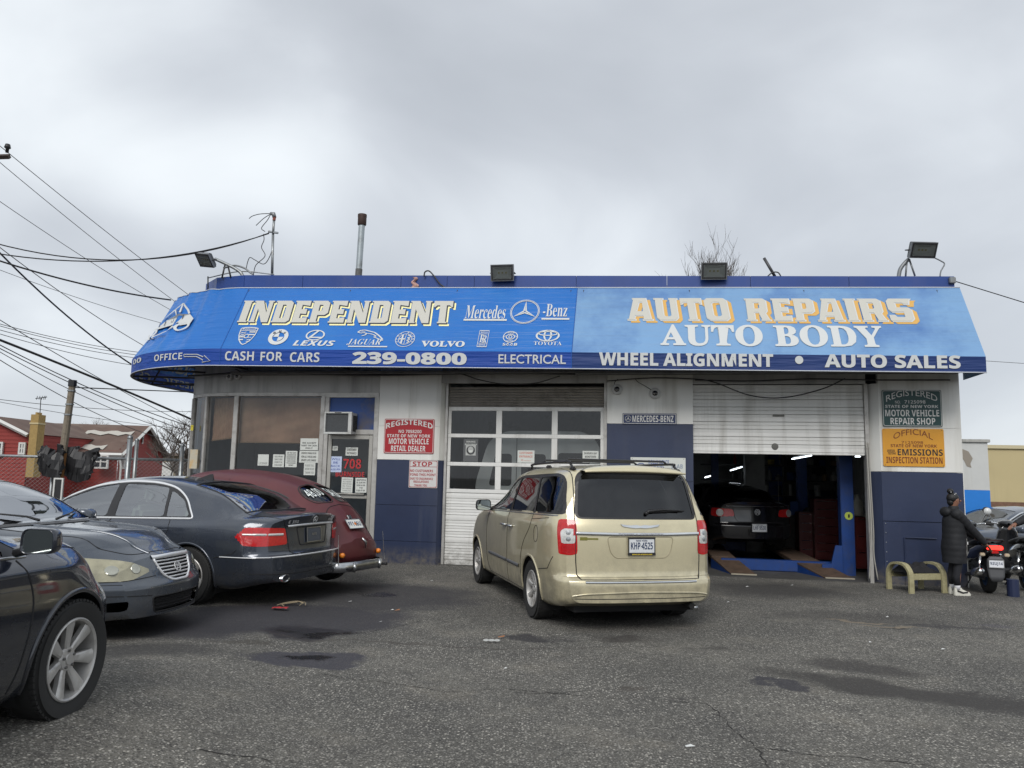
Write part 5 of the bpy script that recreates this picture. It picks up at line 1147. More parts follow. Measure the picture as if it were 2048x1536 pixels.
BLD = thing('garage_building', 'single-storey repair garage of white and navy panels with two bays and a rounded glazed office', 'building', OB, ANG)
def part(name, m, fn, parent=None, **k):
 q = MB(); fn(q); return q.build(name, m, parent or BLD, **k)
def pbox(name, m, x0, x1, y0, y1, z0, z1, bev=.0, parent=None, auto=None):
 q = MB(); q.box(x0, x1, y0, y1, z0, z1, bev); return q.build(name, m, parent or BLD, auto=auto)
ztop = lambda u: 5.62 - .0293 * u
# parapet panels
us = [-3.6, -2.3, -.2, .75, 1.3, 3.3, 5.0, 6.5, 8.2, 9.94]
for a, b_ in zip(us[:-1], us[1:]):
 q = MB(); q.add([(a + .004, .0, 4.7), (b_ - .004, .0, 4.7), (b_ - .004, .0, ztop(b_)), (a + .004, .0, ztop(a)), (a + .004, .12, 4.7), (b_ - .004, .12, 4.7), (b_ - .004, .12, ztop(b_)), (a + .004, .12, ztop(a))],
     [(0, 1, 2, 3), (5, 4, 7, 6), (3, 2, 6, 7), (1, 5, 6, 2), (4, 0, 3, 7), (0, 4, 5, 1)]); q.build('parapet_panel', M_parapet, BLD)
def wallseg(name, m, p0, p1, z0, z1, z1b=None, th=.10, parent=None):
 z1b = z1 if z1b is None else z1b; d = Vector((p1[0] - p0[0], p1[1] - p0[1], 0)).normalized(); nn = Vector((-d.y, d.x, 0)) * th
 a, b_ = Vector((*p0, 0)), Vector((*p1, 0)); q = MB()
 q.add([a + Vector((0, 0, z0)), b_ + Vector((0, 0, z0)), b_ + Vector((0, 0, z1b)), a + Vector((0, 0, z1)), a + nn + Vector((0, 0, z0)), b_ + nn + Vector((0, 0, z0)), b_ + nn + Vector((0, 0, z1b)), a + nn + Vector((0, 0, z1))],
          [(0, 1, 2, 3), (5, 4, 7, 6), (3, 2, 6, 7), (1, 5, 6, 2), (4, 0, 3, 7), (0, 4, 5, 1)]); return q.build(name, m, parent or BLD)
wallseg('parapet_panel', M_parapet, (-4.35, .20), (-3.604, 0), 4.7, ztop(-4.3), ztop(-3.6)); wallseg('parapet_panel', M_parapet, (-4.95, .75), (-4.354, .202), 4.7, ztop(-4.9), ztop(-4.3)); wallseg('parapet_panel', M_parapet, (-5.0, 4.0), (-4.954, .755), 4.7, ztop(-4.9), ztop(-4.9))
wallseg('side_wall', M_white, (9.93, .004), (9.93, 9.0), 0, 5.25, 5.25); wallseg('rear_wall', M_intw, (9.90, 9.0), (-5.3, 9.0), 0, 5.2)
pbox('roof', mat('roof_tar', (.05, .05, .05), .9), -4.9, 9.83, .13, 8.99, 4.95, 5.10)
# faceted corner of the office
CRN = [(-3.6, 0), (-4.35, .13), (-4.90, .50), (-5.18, 1.12), (-5.28, 2.0), (-5.28, 9.0)]
zh = 3.235
for i in range(len(CRN) - 1):
 a, b_ = CRN[i + 1], CRN[i]; wallseg('fascia_panel', M_greyhdr, a, b_, zh + .04, 4.69, th=.12)
 if i < 4: wallseg('window_head', M_alum, a, b_, zh - .03, zh + .036, th=.14)
 wallseg('base_wall', M_navy, a, b_, -.02, .62, th=.14)
wallseg('side_wall', M_white, CRN[5], CRN[4], .62, zh, th=.14)
# fascia over the front
for a, b_ in ((-3.6, -2.4), (-2.396, -1.2), (-1.196, -.553)): pbox('fascia_panel', M_greyhdr, a, b_, .0, .12, zh + .04, 4.69)
pbox('window_head', M_alum, -3.6, -1.70, -.008, .13, zh - .035, zh + .036); pbox('window_head', M_alum, -1.70, -.56, -.010, .13, zh - .06, zh + .036)
for a, b_ in ((-.55, .08), (.084, .70)): pbox('fascia_panel', M_white, a, b_, .0, .12, 2.62, 4.69)
pbox('fascia_panel', M_greyhdr, .704, 3.89, .02, .12, 3.46, 4.69); pbox('fascia_panel', M_white, 3.90, 5.455, .0, .12, 2.70, 4.69); pbox('fascia_panel', M_greyhdr, 5.459, 8.42, .02, .12, 3.44, 4.69)
pbox('fascia_panel', M_white, 8.62, 9.92, .0, .12, 2.66, 4.69)
# pillar 1
pbox('wall_panel', M_white, -.55, .70, .0, .30, 1.965, 2.616, .004)
pbox('wall_panel', M_navy, -.55, .70, .0, .30, 1.10, 1.961, .004); pbox('wall_panel', M_navy, -.55, .70, .0, .30, .42, 1.096, .004); pbox('wall_panel', M_navy, -.55, .70, .0, .30, -.02, .416, .004)
wallseg('corner_trim', M_white, (.702, .0), (.78, .10), 1.965, 3.46, th=.05); wallseg('corner_trim', M_navy, (.702, .0), (.78, .10), 0, 1.961, th=.05)
# pillar 2
pbox('wall_panel', M_navy, 3.90, 5.455, .0, .30, 1.66, 2.696, .004); pbox('wall_panel', M_navy, 3.90, 5.455, .0, .30, .0, 1.656, .004)
# pillar 3 with its splayed edge
pbox('wall_panel', M_white, 8.62, 9.92, .0, .30, 1.905, 2.656, .004); pbox('wall_panel', M_navy, 8.62, 9.92, .0, .30, 1.06, 1.901, .004); pbox('wall_panel', M_navy, 8.62, 9.92, .0, .30, -.02, 1.052, .006)
wallseg('corner_trim', M_white, (8.47, .16), (8.618, .0), 1.905, 3.44, th=.05); wallseg('corner_trim', M_navy, (8.47, .16), (8.618, .0), 0, 1.901, th=.05)
pbox('door_jamb', M_alum, 8.40, 8.46, .05, .22, 0, 3.44); pbox('door_jamb', M_alum, .785, .83, .06, .22, 0, 3.46); pbox('door_jamb', M_alum, 3.84, 3.895, .04, .22, 0, 3.46)
q = MB(); u0, z0 = bf(1808, 1075); u1, z1 = bf(1875, 1140); q.tube([(u0, -.02, z1 - .5), (u0, -.02, z0), (u1, -.02, z0)], .011, 8); q.build('conduit', M_navy, BLD)
q = MB()
for zz_ in np.arange(.06, 1.05, .16): q.ball((8.66, -.004, zz_), .009, 8)
tag(q.build('screw_heads', M_dchrome, BLD), kind='stuff')
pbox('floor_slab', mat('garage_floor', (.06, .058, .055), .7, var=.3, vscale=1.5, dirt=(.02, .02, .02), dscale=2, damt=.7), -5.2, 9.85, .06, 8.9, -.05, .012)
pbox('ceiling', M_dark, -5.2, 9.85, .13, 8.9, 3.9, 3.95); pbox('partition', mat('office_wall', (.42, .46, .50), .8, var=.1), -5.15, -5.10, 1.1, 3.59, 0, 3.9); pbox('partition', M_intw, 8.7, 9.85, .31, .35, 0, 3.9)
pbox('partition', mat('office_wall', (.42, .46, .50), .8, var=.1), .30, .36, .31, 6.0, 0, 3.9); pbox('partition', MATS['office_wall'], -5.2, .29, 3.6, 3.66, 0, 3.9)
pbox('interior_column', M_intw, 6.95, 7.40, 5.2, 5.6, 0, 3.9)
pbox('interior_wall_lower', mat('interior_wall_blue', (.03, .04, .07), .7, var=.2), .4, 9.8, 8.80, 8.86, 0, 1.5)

# ---- bay door 1: rolled brown shutter, glazed sections, ribbed lower sections
D1 = thing('bay_door', 'closed sectional bay door with nine glass panes above white ribbed panels', 'garage door', bw(0, 0, 0), ANG)
a, b_ = .835, 3.835
zr = [bf(1050, y)[1] for y in (771, 815, 872, 930, 985)]
k = 8
for i in range(k):
 z1 = 3.40 - (3.40 - zr[1]) * i / k; z0 = 3.40 - (3.40 - zr[1]) * (i + 1) / k
 q = MB(); q.grid([[(x, .13 - .018 * math.sin(math.pi * t), z1 + (z0 - z1) * t) for t in (0, .15, .5, .85, .97)] for x in (a, b_)]); q.build('shutter_slat', M_shut_old, D1, auto=40)
cols = [a, bf(996, 845)[0], bf(1108, 845)[0], b_]
for i in range(4):
 zc = zr[i + 1] - (.02 if i == 0 else 0); q = MB(); q.box(a, b_, .10, .15, zc - .036, zc + .036, .006); q.build('rail', M_shut, D1, auto=40)
for r_ in range(3):
 for cidx in range(4):
  x = cols[cidx]; hw = .055 if 0 < cidx < 3 else .03; x = x + (hw if cidx == 0 else -hw if cidx == 3 else 0)
  q = MB(); q.box(x - hw, x + hw, .104, .146, zr[r_ + 2] + .037, zr[r_ + 1] - (.057 if r_ == 0 else .037), .004); q.build('stile', M_shut, D1, auto=40)
 for cidx in range(3):
  q = MB(); q.add([(cols[cidx] + .05, .128, zr[r_ + 2] + .03), (cols[cidx + 1] - .05, .128, zr[r_ + 2] + .03), (cols[cidx + 1] - .05, .128, zr[r_ + 1] - .03), (cols[cidx] + .05, .128, zr[r_ + 1] - .03)], [(0, 1, 2, 3)]); q.build('pane', G_door, D1)
nsl = 13; zt = zr[4] - .038
for i in range(nsl):
 z1 = zt - zt * i / nsl; z0 = zt - zt * (i + 1) / nsl; wide = i % 4 == 0
 q = MB(); q.grid([[(x, y, z1 + (z0 - z1) * t) for t, y in ((0, .135), (.06, .112), (.45, .108 if wide else .112), (.55, .118 if not wide else .108), (.94, .112), (1, .134))] for x in (a, b_)]); q.build('slat', M_shut, D1, auto=25)

# ---- bay door 2: half raised ribbed shutter
D2 = thing('bay_door', 'half raised white ribbed shutter over the open bay', 'garage door', bw(0, 0, 0), ANG)
a, b_ = 5.46, 8.395; zt, zb_ = 3.43, 2.215; ns = 9
for i in range(ns):
 z1 = zt - (zt - zb_) * i / ns; z0 = zt - (zt - zb_) * (i + 1) / ns; wide = i % 2
 q = MB(); q.grid([[(x, y, z1 + (z0 - z1) * t) for t, y in ((0, .135), (.05, .108), (.42, .108), (.48, .120 if wide else .110), (.54, .108), (.95, .108), (1, .134))] for x in (a, b_)]); q.build('slat', M_shut, D2, auto=25)
q = MB(); q.box(a, b_, .10, .15, zb_ - .04, zb_ - .001, .006); q.build('bottom_rail', M_shut, D2, auto=40)
u, z = bf(1550, 893, .1); q = MB(); q.lathe([(0, .092), (.055, .094), (.06, .108)], n=24, c=(u, 0, z)); q.build('lock_disc', mat('lock_grey', (.12, .12, .11), .5, .5), D2, fixn=True)
u, z = bf(1557, 831, .1); q = MB(); q.box(u - .10, u + .10, .085, .108, z - .018, z + .018, .006); q.build('handle', mat('lock_grey', (.12, .12, .11), .5, .5), D2, auto=40)

# ---- office glazing
OFF = thing('office_window', 'wrap-around office glazing in aluminium frames with brown blinds half lowered', 'window', bw(0, 0, 0), ANG)
M_shade = mat('brown_reed_blind', (.40, .235, .155), .85, var=.4, vscale=1.3, dirt=(.55, .38, .25), dscale=.9, damt=.7, bump=.3, bscale=60)
def mull(x, y, z0, z1, w_=.06, d=.11, rz=0, nm='mullion'):
 q = MB(); q.M = Matrix.Translation((x, y, 0)) @ Matrix.Rotation(rz, 4, 'Z'); q.box(-w_ / 2, w_ / 2, -.012, d, z0, z1, .006); q.build(nm, M_alum, OFF, auto=40)
mull(-3.6, 0, .62, zh - .036, .10); mull(-4.35, .13, .62, zh - .036, .07, rz=R(-22)); mull(-4.90, .50, .62, zh - .036, .07, rz=R(-45)); mull(-5.18, 1.12, .62, zh - .036, .07, rz=R(-70)); mull(-1.72, 0, .10, zh - .036, .09)
pn = [((-3.55, .03), (-1.77, .03), 'pane'), ((-4.31, .15), (-3.65, .035), 'pane'), ((-4.87, .52), (-4.39, .16), 'pane'), ((-5.15, 1.12), (-4.93, .56), 'pane')]
for p0, p1, nm in pn:
 q = MB(); q.add([(*p0, .66), (*p1, .66), (*p1, zh - .04), (*p0, zh - .04)], [(0, 1, 2, 3)]); q.build(nm, G_win, OFF)
def shade(p0, p1, z0, z1, rag=.0):
 q = MB(); n = 40; rows = []
 for i in range(n + 1):
  t = i / n; x = p0[0] + (p1[0] - p0[0]) * t; y = p0[1] + (p1[1] - p0[1]) * t + .012 * math.sin(i * 1.3) + .006 * math.sin(i * 3.1)
  rows.append([(x, y + .01 * math.sin(j * 1.7 + i * .3), z1 + (z0 + rag * t - z1) * j / 14) for j in range(15)])
 q.grid(rows); q.build('blind', M_shade, OFF, smooth=True)
 q = MB(); q.tube([(p0[0], p0[1] - .004, z0), (p1[0], p1[1] - .004, z0 + rag)], .018, 6); q.build('blind_rail', mat('blind_rail', (.30, .19, .11), .7), OFF)
shade((-3.60, .16), (-1.75, .16), 2.27, zh - .05, .0); shade((-4.27, .30), (-3.68, .18), 2.30, zh - .05, .06); shade((-4.80, .66), (-4.40, .34), 2.5, zh - .05, .4)
q = MB(); q.box(-3.5, -1.8, .35, .75, .62, .68); q.box(-3.5, -1.8, .3, .34, 0.62, 1.0); q.build('window_counter', M_dark, OFF)
# door with side frames and transom
DR = thing('office_door', 'glazed aluminium office door marked 708 in red under a blue transom', 'door', bw(0, 0, 0), ANG)
xl, xr_ = -1.62, -.60; zt = 2.44
for (x0, x1, z0, z1, y0) in ((xl - .05, xl + .035, .03, zh - .06, -.012), (xr_ - .04, xr_ + .055, .03, zh - .06, -.012), (xl + .036, xr_ - .041, zt + .0, zt + .10, -.010)):
 q = MB(); q.box(x0, x1, y0, .11, z0, z1, .006); q.build('door_frame', M_alum, DR, auto=40)
dl, dr_ = xl + .045, xr_ - .05
M_dframe = mat('door_frame_pale', (.40, .39, .36), .4, .4, var=.08, dirt=(.2, .18, .15), dscale=5, damt=.5)
for (x0, x1, z0, z1, nm) in ((dl, dl + .075, .05, zt - .01, 'door_stile'), (dr_ - .075, dr_, .05, zt - .01, 'door_stile'), (dl + .076, dr_ - .076, zt - .09, zt - .01, 'door_rail'), (dl + .076, dr_ - .076, .05, .25, 'door_rail'), (dl + .076, dr_ - .076, 1.20, 1.26, 'door_rail')):
 q = MB(); q.box(x0, x1, .004, .05, z0, z1, .005); q.build(nm, M_dframe, DR, auto=40)
for z0, z1 in ((.25, 1.20), (1.26, zt - .09)):
 q = MB(); q.add([(dl + .07, .03, z0), (dr_ - .07, .03, z0), (dr_ - .07, .03, z1), (dl + .07, .03, z1)], [(0, 1, 2, 3)]); q.build('pane', G_win, DR)
q = MB(); q.tube([(dl + .12, -.03, 1.285), (dr_ - .12, -.03, 1.285)], .014, 8); q.build('push_bar', M_dframe, DR, smooth=True)
q = MB(); q.add([(xl + .03, .04, zt + .10), (xr_ - .03, .04, zt + .10), (xr_ - .03, .04, zh - .05), (xl + .03, .04, zh - .05)], [(0, 1, 2, 3)]); q.build('transom_panel', mat('peeling_blue', (.012, .055, .22), .5, var=.1, dirt=(.13, .115, .10), dscale=1.6, damt=1.), DR)
M_red_l = mat('red_letters', (.42, .025, .03), .6)
def px_text(s, x0, y1, x1, y0, m, parent, w_=0., **k):   # photo box x0, bottom y1, x1, top y0
 ua, za = bf(x0, y1, w_); ub, zb2 = bf(x1, y0, w_); return text_obj(s, ua, za, ub, zb2, m, parent, y=w_, **k)
px_text('708', 686, 937, 723, 918, M_red_l, DR, .018, font='bold'); px_text('BURNSIDE', 671, 953, 729, 944, M_red_l, DR, .018, font='bold')
q = MB(); q.box(-1.15, -.80, 1.4, 1.6, .0, 1.0); q.build('box_inside', mat('cardboard', (.20, .13, .07), .8), DR)
# paper notices
M_paper = mat('paper', (.60, .62, .59), .8, var=.04, vscale=9); M_ink = mat('black_ink', (.02, .02, .022), .7); M_blueink = mat('blue_ink', (.03, .06, .30), .7); M_redp = mat('sign_red', (.36, .012, .02), .42, var=.05)
def notice(name, label, x0, y0, x1, y1, lines, w_=-.004, face=M_paper, ink=M_ink, cat='notice', group=None, font='bold', tilt=0, fill=.78, th=.003, sizes=None):
 ua, zb2 = bf(x0, y1, w_); ub, za = bf(x1, y0, w_); cu, cz = (ua + ub) / 2, (za + zb2) / 2; W_, H_ = ub - ua, za - zb2
 t = thing(name, label, cat, bw(cu, w_, cz), ANG, group); t.rotation_euler = (0, R(tilt), ANG)
 q = MB(); q.box(-W_ / 2, W_ / 2, 0, th, -H_ / 2, H_ / 2); q.build('sheet', face, t)
 n = len(lines);
 for i, ln in enumerate(lines):
  if not ln: continue
  s, wf = (ln if isinstance(ln, tuple) else (ln, fill)); hh = H_ * .88 / n; zc = H_ * .44 - hh * (i + .5)
  text_obj(s, -W_ * wf / 2, zc - hh * .30, W_ * wf / 2, zc + hh * .30, ink, t, y=-.002, font=font)
 return t
notice('notice', 'white notice WE ACCEPT DEBIT OR CASH ONLY on the office window', 600, 877, 637, 900, ['', 'WE ACCEPT', ('DEBIT OR CASH', .86), ('ONLY', .4)], .018)
notice('notice', 'wide white notice in three lines below the debit or cash notice', 598, 902, 637, 925, ['BUSINESS CHARGE OF $30', 'FOR ALL CHECKS AND', 'SERVICE LATE CHARGE'], .018)
notice('notice', 'white notice with seven bold lines on the office window', 570, 902, 595, 934, ['WE DO NOT', 'GUARANTEE OR', 'RECOMMEND', 'OTHER SHOP OR', 'THEIR WORK', 'THANKS', ('MGMT', .4)], .018)
notice('notice', 'square white sheet of thin grey print on the office window', 545, 909, 569, 934, ['HOURS OF OPERATION', 'MONDAY TO FRIDAY', 'SATURDAY BY CALL', 'CLOSED SUNDAY'], .018, ink=mat('grey_ink', (.25, .26, .25), .7), fill=.7)
notice('notice', 'white sheet low on the office window above the maroon car roof', 607, 926, 631, 950, ['PLEASE CALL', 'BEFORE PICKUP', 'THANK YOU'], .018, ink=MATS['grey_ink'])
notice('notice', 'framed certificate sheet with a grey photo on the office window', 515, 909, 538, 931, ['', '', 'LICENSE'], .018, ink=MATS['grey_ink'])
notice('notice', 'white CUSTOMER ENTRANCE notice taped inside the office door', 691, 895, 716, 911, ['CUSTOMER', 'ENTRANCE'], .016)
notice('notice', 'pale blue handwritten sheet WILL BE BACK on the office door', 659, 913, 684, 944, ['WILL', ('BE', .4), 'BACK', '4:00 PM'], .016, face=mat('blue_paper', (.48, .55, .72), .8), ink=M_blueink, font='plain')
notice('notice', 'white lined sheet beside the opening hours sheet on the office door', 682, 955, 706, 985, ['NOTICE', 'ALL WORK', 'MUST BE PAID', 'IN FULL', 'NO CHECKS', 'THANK YOU'], .016, ink=MATS['grey_ink'], tilt=1)
notice('notice', 'opening hours sheet OPEN 5 DAYS on the office door', 710, 956, 734, 985, ['OPEN', '5 DAYS', '9:00 A.M.', ('TO', .3), '5:00 P.M.'], .016, tilt=-1)
notice('sticker', 'small white square sticker at the upper left of the office door', 665, 892, 676, 901, [('ADT', .7)], .016, cat='sticker', ink=MATS['grey_ink'])
notice('sticker', 'yellow and purple sticker on the curved corner window', 381, 850, 387, 861, [('!', .2), ''], .34, cat='sticker', face=mat('yellow_sticker', (.65, .55, .05), .6))
notice('sticker', 'cream poster with an orange blot low on the curved corner window', 378, 899, 396, 937, ['', '', ''], .30, cat='poster', face=mat('cream_poster', (.50, .46, .36), .7, var=.1, dirt=(.55, .32, .08), dscale=6, damt=.9))
notice('notice', 'grey MASKS REQUIRED notice with a face drawing on the bay door glass', 926, 878, 957, 923, [('MASKS', .6), ('REQUIRED', .8), '', '', '', '', ''], .118, face=mat('grey_notice', (.10, .105, .11), .6), ink=M_paper)
t = bpy.data.objects['notice'];
mk = [o for o in bpy.data.objects if o.get('label', '').startswith('grey MASKS')][0]; q = MB(); q.box(-.10, .10, -.0030, -.001, -.10, .10)
q.build('picture_field', mat('pale_field', (.42, .43, .42), .7), mk)
q = MB(); q.lathe([(.085, -.0045), (.070, -.0045)], n=28, c=(0, 0, .0)); q.build('picture_ring', MATS['grey_notice'], mk); q = MB()
q.add([(.055 * math.cos(a_), -.006, .012 + .062 * math.sin(a_)) for a_ in [2 * math.pi * k_ / 24 for k_ in range(24)]], [tuple(range(24))]); q.build('picture_head', mat('pale_field', (.42, .43, .42), .7), mk)
q = MB(); q.add([(-.045, -.0075, .0), (.045, -.0075, .0), (.03, -.0075, -.045), (-.03, -.0075, -.045)], [(0, 1, 2, 3)]); q.build('picture_mask', M_paper, mk)
notice('notice', 'white CUSTOMER ENTRANCE sign in pale red letters on the bay door glass', 1035, 901, 1069, 925, ['CUSTOMER', 'ENTRANCE', ('<-----', .6)], .118, ink=mat('faded_red_ink', (.55, .18, .14), .7))
notice('notice', 'black and white monitored premises notice on the right bay door pane', 1165, 902, 1197, 925, [('24 HOURS A DAY', .8), ('MONITORED', .7), ('CAMERA', .5)], .118)
# enamel signs
def sign_board(name, label, x0, y0, x1, y1, face, edge, w_=-.02, r=.03, th=.012):
 ua, zb2 = bf(x0, y1, w_); ub, za = bf(x1, y0, w_); cu, cz = (ua + ub) / 2, (za + zb2) / 2; W_, H_ = ub - ua, za - zb2
 t = thing(name, label, 'sign', bw(cu, w_, cz), ANG); q = MB(); pl = rpoly([(-W_ / 2, -H_ / 2), (W_ / 2, -H_ / 2), (W_ / 2, H_ / 2), (-W_ / 2, H_ / 2)], r); q.prism(pl, th); q.build('board', face, t, fixn=True)
 if edge is not None:
  q = MB(); P = [(a_ * (1 - .010 / (W_ / 2)), -.002, b2 * (1 - .010 / (H_ / 2))) for a_, b2 in pl]; n = len(P); Q = [(a_ * (1 - .018 / (W_ / 2)), -.002, b2 * (1 - .018 / (H_ / 2))) for a_, b2 in pl]
  q.add(P + Q, [(i, (i + 1) % n, (i + 1) % n + n, i + n) for i in range(n)]); q.build('border', edge, t)
 T_ = lambda s, fx0, fz0, fx1, fz1, m, **k: text_obj(s, -W_ / 2 + fx0 * W_, -H_ / 2 + fz0 * H_, -W_ / 2 + fx1 * W_, -H_ / 2 + fz1 * H_, m, t, y=-.003, **k)
 for sx in (-1, 1):
  for sz in (-1, 1):
   b = MB(); b.ball((sx * (W_ / 2 - .03), -.001, sz * (H_ / 2 - .022)), .007, 8); b.build('bolt', mat('rusty_bolt', (.18, .12, .08), .7), t)
 return t, T_
M_wl = mat('sign_white', (.66, .66, .64), .5)
def arc_text(t, s, W_, H_, fz, hgt, rise, m, fw=.9, y=-.003, font='bold'):
 v, f, sz = text2d(s, font); q = MB(); x = (v[:, 0] - .5) * fw * W_; z = fz * H_ + v[:, 1] * hgt + rise * (1 - (2 * v[:, 0] - 1) ** 2); q.add([(a_, y, b2) for a_, b2 in zip(x, z)], f); q.build('lettering', m, t)
def dims(x0, y0, x1, y1, w_=-.02): a1, b1 = bf(x0, y1, w_); a2, b2 = bf(x1, y0, w_); return a2 - a1, b2 - b1
t, T_ = sign_board('enamel_sign', 'red REGISTERED MOTOR VEHICLE RETAIL DEALER sign on the white pillar by the office', 767, 838, 869, 906, M_redp, M_wl); W_, H_ = dims(767, 838, 869, 906)
M_fade = mat('faded_letter', (.55, .30, .30), .6)
arc_text(t, 'REGISTERED', W_, H_, .20, .105, .085, M_wl, .94); T_('NO', .29, .59, .40, .68, M_wl); T_('7058200', .43, .585, .75, .68, M_wl); T_('STATE OF NEW YORK', .06, .46, .93, .55, M_wl); T_('MOTOR VEHICLE', .10, .265, .90, .43, M_wl, font='bold'); T_('RETAIL DEALER', .15, .06, .84, .22, M_wl)
t, T_ = sign_board('enamel_sign', 'green REGISTERED MOTOR VEHICLE REPAIR SHOP sign above the orange one', 1766, 780, 1882, 853, mat('sign_green', (.012, .055, .055), .42, var=.05), M_wl); W_, H_ = dims(1766, 780, 1882, 853)
arc_text(t, 'REGISTERED', W_, H_, .17, .11, .11, M_wl, .86, font='plain'); T_('NO.', .22, .63, .31, .71, M_wl, font='plain'); T_('7125098', .38, .63, .73, .72, M_wl, font='plain'); T_('STATE OF NEW YORK', .05, .51, .94, .59, M_wl); T_('MOTOR VEHICLE', .045, .28, .95, .46, M_wl); T_('REPAIR SHOP', .13, .06, .88, .24, M_wl)
t, T_ = sign_board('enamel_sign', 'orange OFFICIAL EMISSIONS INSPECTION STATION sign below the green one', 1767, 858, 1887, 932, mat('sign_orange', (.62, .29, .025), .42, var=.05), None); W_, H_ = dims(1767, 858, 1887, 932)
M_br = mat('brown_letter', (.17, .04, .01), .6)
arc_text(t, 'OFFICIAL', W_, H_, .20, .10, .09, M_br, .64, font='plain'); T_('7125098', .31, .60, .66, .67, M_br, font='plain'); T_('STATE OF NEW YORK', .13, .505, .88, .585, M_br); T_('EMISSIONS', .24, .29, .97, .46, M_ink, font='bold'); T_('INSPECTION STATION', .05, .08, .96, .25, M_br)
T_('DIESEL', .07, .38, .20, .44, M_ink, font='bi'); T_('TESTING', .08, .31, .21, .37, M_ink, font='bi')
t, T_ = sign_board('enamel_sign', 'small white STOP NO CUSTOMERS BEYOND THIS POINT sign with red border', 817, 921, 876, 975, mat('sign_face_white', (.60, .59, .58), .5), M_redp, r=.015)
for s, x0, z0, x1, z1 in (('STOP', .12, .78, .80, .95), ('NO CUSTOMERS', .03, .57, .84, .66), ('YOND THIS POINT', .03, .43, .94, .52), ('DUE TO INSURANCE', .05, .29, .84, .37), ('REGULATIONS', .17, .18, .70, .26), ('THANK YOU', .20, .05, .64, .13)): T_(s, x0, z0, x1, z1, M_redp)
q = MB(); q.box(-.27, .27, -.0035, -.002, .135, .142); q.build('rule_line', M_redp, t)
t, T_ = sign_board('plate_sign', 'navy MERCEDES-BENZ plate with small star on the middle pillar', 1245, 827, 1353, 848, mat('sign_navy', (.02, .035, .10), .4), M_wl, r=.01)
T_('MERCEDES-BENZ', .185, .20, .945, .80, M_wl); q = MB(); q.M = Matrix.Translation((-.385, -.006, 0)); star_emblem(q, .055); q.build('star_emblem', M_wl, t)
t, T_ = sign_board('painted_sign', 'white painted ROLLS-ROYCE MERCEDES SAAB board behind the gold minivan', 1261, 916, 1371, 985, M_paper, None, r=.005)
M_bl2 = mat('letter_blue', (.04, .09, .32), .6)
T_("ROLLS*ROYCE", .33, .82, .70, .93, M_bl2, font='bold'); T_('MERCEDES', .33, .68, .61, .79, M_bl2); T_('SAAB', .74, .70, .95, .82, mat('letter_pale', (.25, .30, .38), .6)); T_('VOLVO', .35, .50, .60, .62, M_bl2); T_('JAGUAR', .35, .34, .62, .46, M_bl2)
q = MB(); q.tube([(-.50, -.004, .13), (-.46, -.004, .17), (-.38, -.004, .18), (-.33, -.004, .21), (-.27, -.004, .21), (-.22, -.004, .17), (-.19, -.004, .13)], .006, 5); q.tube([(-.47 + .025 * math.cos(k_ * .6), -.004, .12 + .025 * math.sin(k_ * .6)) for k_ in range(11)], .005, 5); q.tube([(-.25 + .025 * math.cos(k_ * .6), -.004, .12 + .025 * math.sin(k_ * .6)) for k_ in range(11)], .005, 5); q.build('car_drawing', M_bl2, t)
# air conditioner
ua, zb2 = bf(648, 868, -.25); ub, za = bf(705, 824, -.25)
AC = thing('air_conditioner', 'white boxed window air conditioner over the office door', 'air conditioner', bw((ua + ub) / 2, -.25, zb2), ANG); Wd, Hd = ub - ua, za - zb2
M_acw = mat('ac_white', (.52, .53, .52), .5, dirt=(.25, .24, .21), dscale=7, damt=.5)
for (x0, x1, z0, z1) in ((-Wd / 2, Wd / 2, 0, .04), (-Wd / 2, Wd / 2, Hd - .03, Hd), (-Wd / 2, -Wd / 2 + .03, .04, Hd - .03), (Wd / 2 - .07, Wd / 2, .04, Hd - .03)):
 q = MB(); q.box(x0, x1, -.03, .03, z0, z1, .004); q.build('front_frame', M_acw, AC, auto=40)
q = MB(); q.box(-Wd / 2 + .012, Wd / 2 - .012, .03, .46, .01, Hd - .01); q.build('casing', M_acw, AC)
q = MB(); q.box(-Wd / 2 + .03, Wd / 2 - .07, .005, .03, .04, Hd - .03); q.build('coil', mat('coil_dark', (.06, .065, .07), .6, .3, var=.3, vscale=60), AC)
for i in range(9):
 q = MB(); q.box(Wd / 2 - .012, Wd / 2 - .006, .08 + i * .04, .10 + i * .04, .06, Hd - .06); q.build('vent_slot', M_seam, AC)
q = MB(); q.box(-.07, .07, -.033, -.03, Hd - .022, Hd - .008); q.build('badge', M_black, AC)
# security cameras
def dome(px, py, label, r=.07, w_=-.01):
 u, z = bf(px, py, w_); t = thing('security_camera', label, 'security camera', bw(u, w_, z), ANG, 'security cameras under the awning')
 q = MB(); q.lathe([(0, -.055), (r * .8, -.055), (r, -.04), (r, 0)], n=24); q.build('housing', mat('cam_white', (.50, .50, .49), .5), t, auto=40, fixn=True)
 q = MB(); q.lathe([(0, -.075), (r * .30, -.07), (r * .50, -.0575), (r * .50, -.05)], n=20); q.build('lens', mat('cam_black', (.01, .01, .012), .15, coat=1), t, smooth=True, fixn=True)
dome(1234, 779, 'left of the two white round cameras on the middle pillar', .10); dome(1310, 787, 'right of the two white round cameras on the middle pillar, set lower', .10)
dome(460, 754, 'left of the dark pair of cameras above the office window', .07); dome(476, 753, 'right of the dark pair of cameras above the office window', .07)
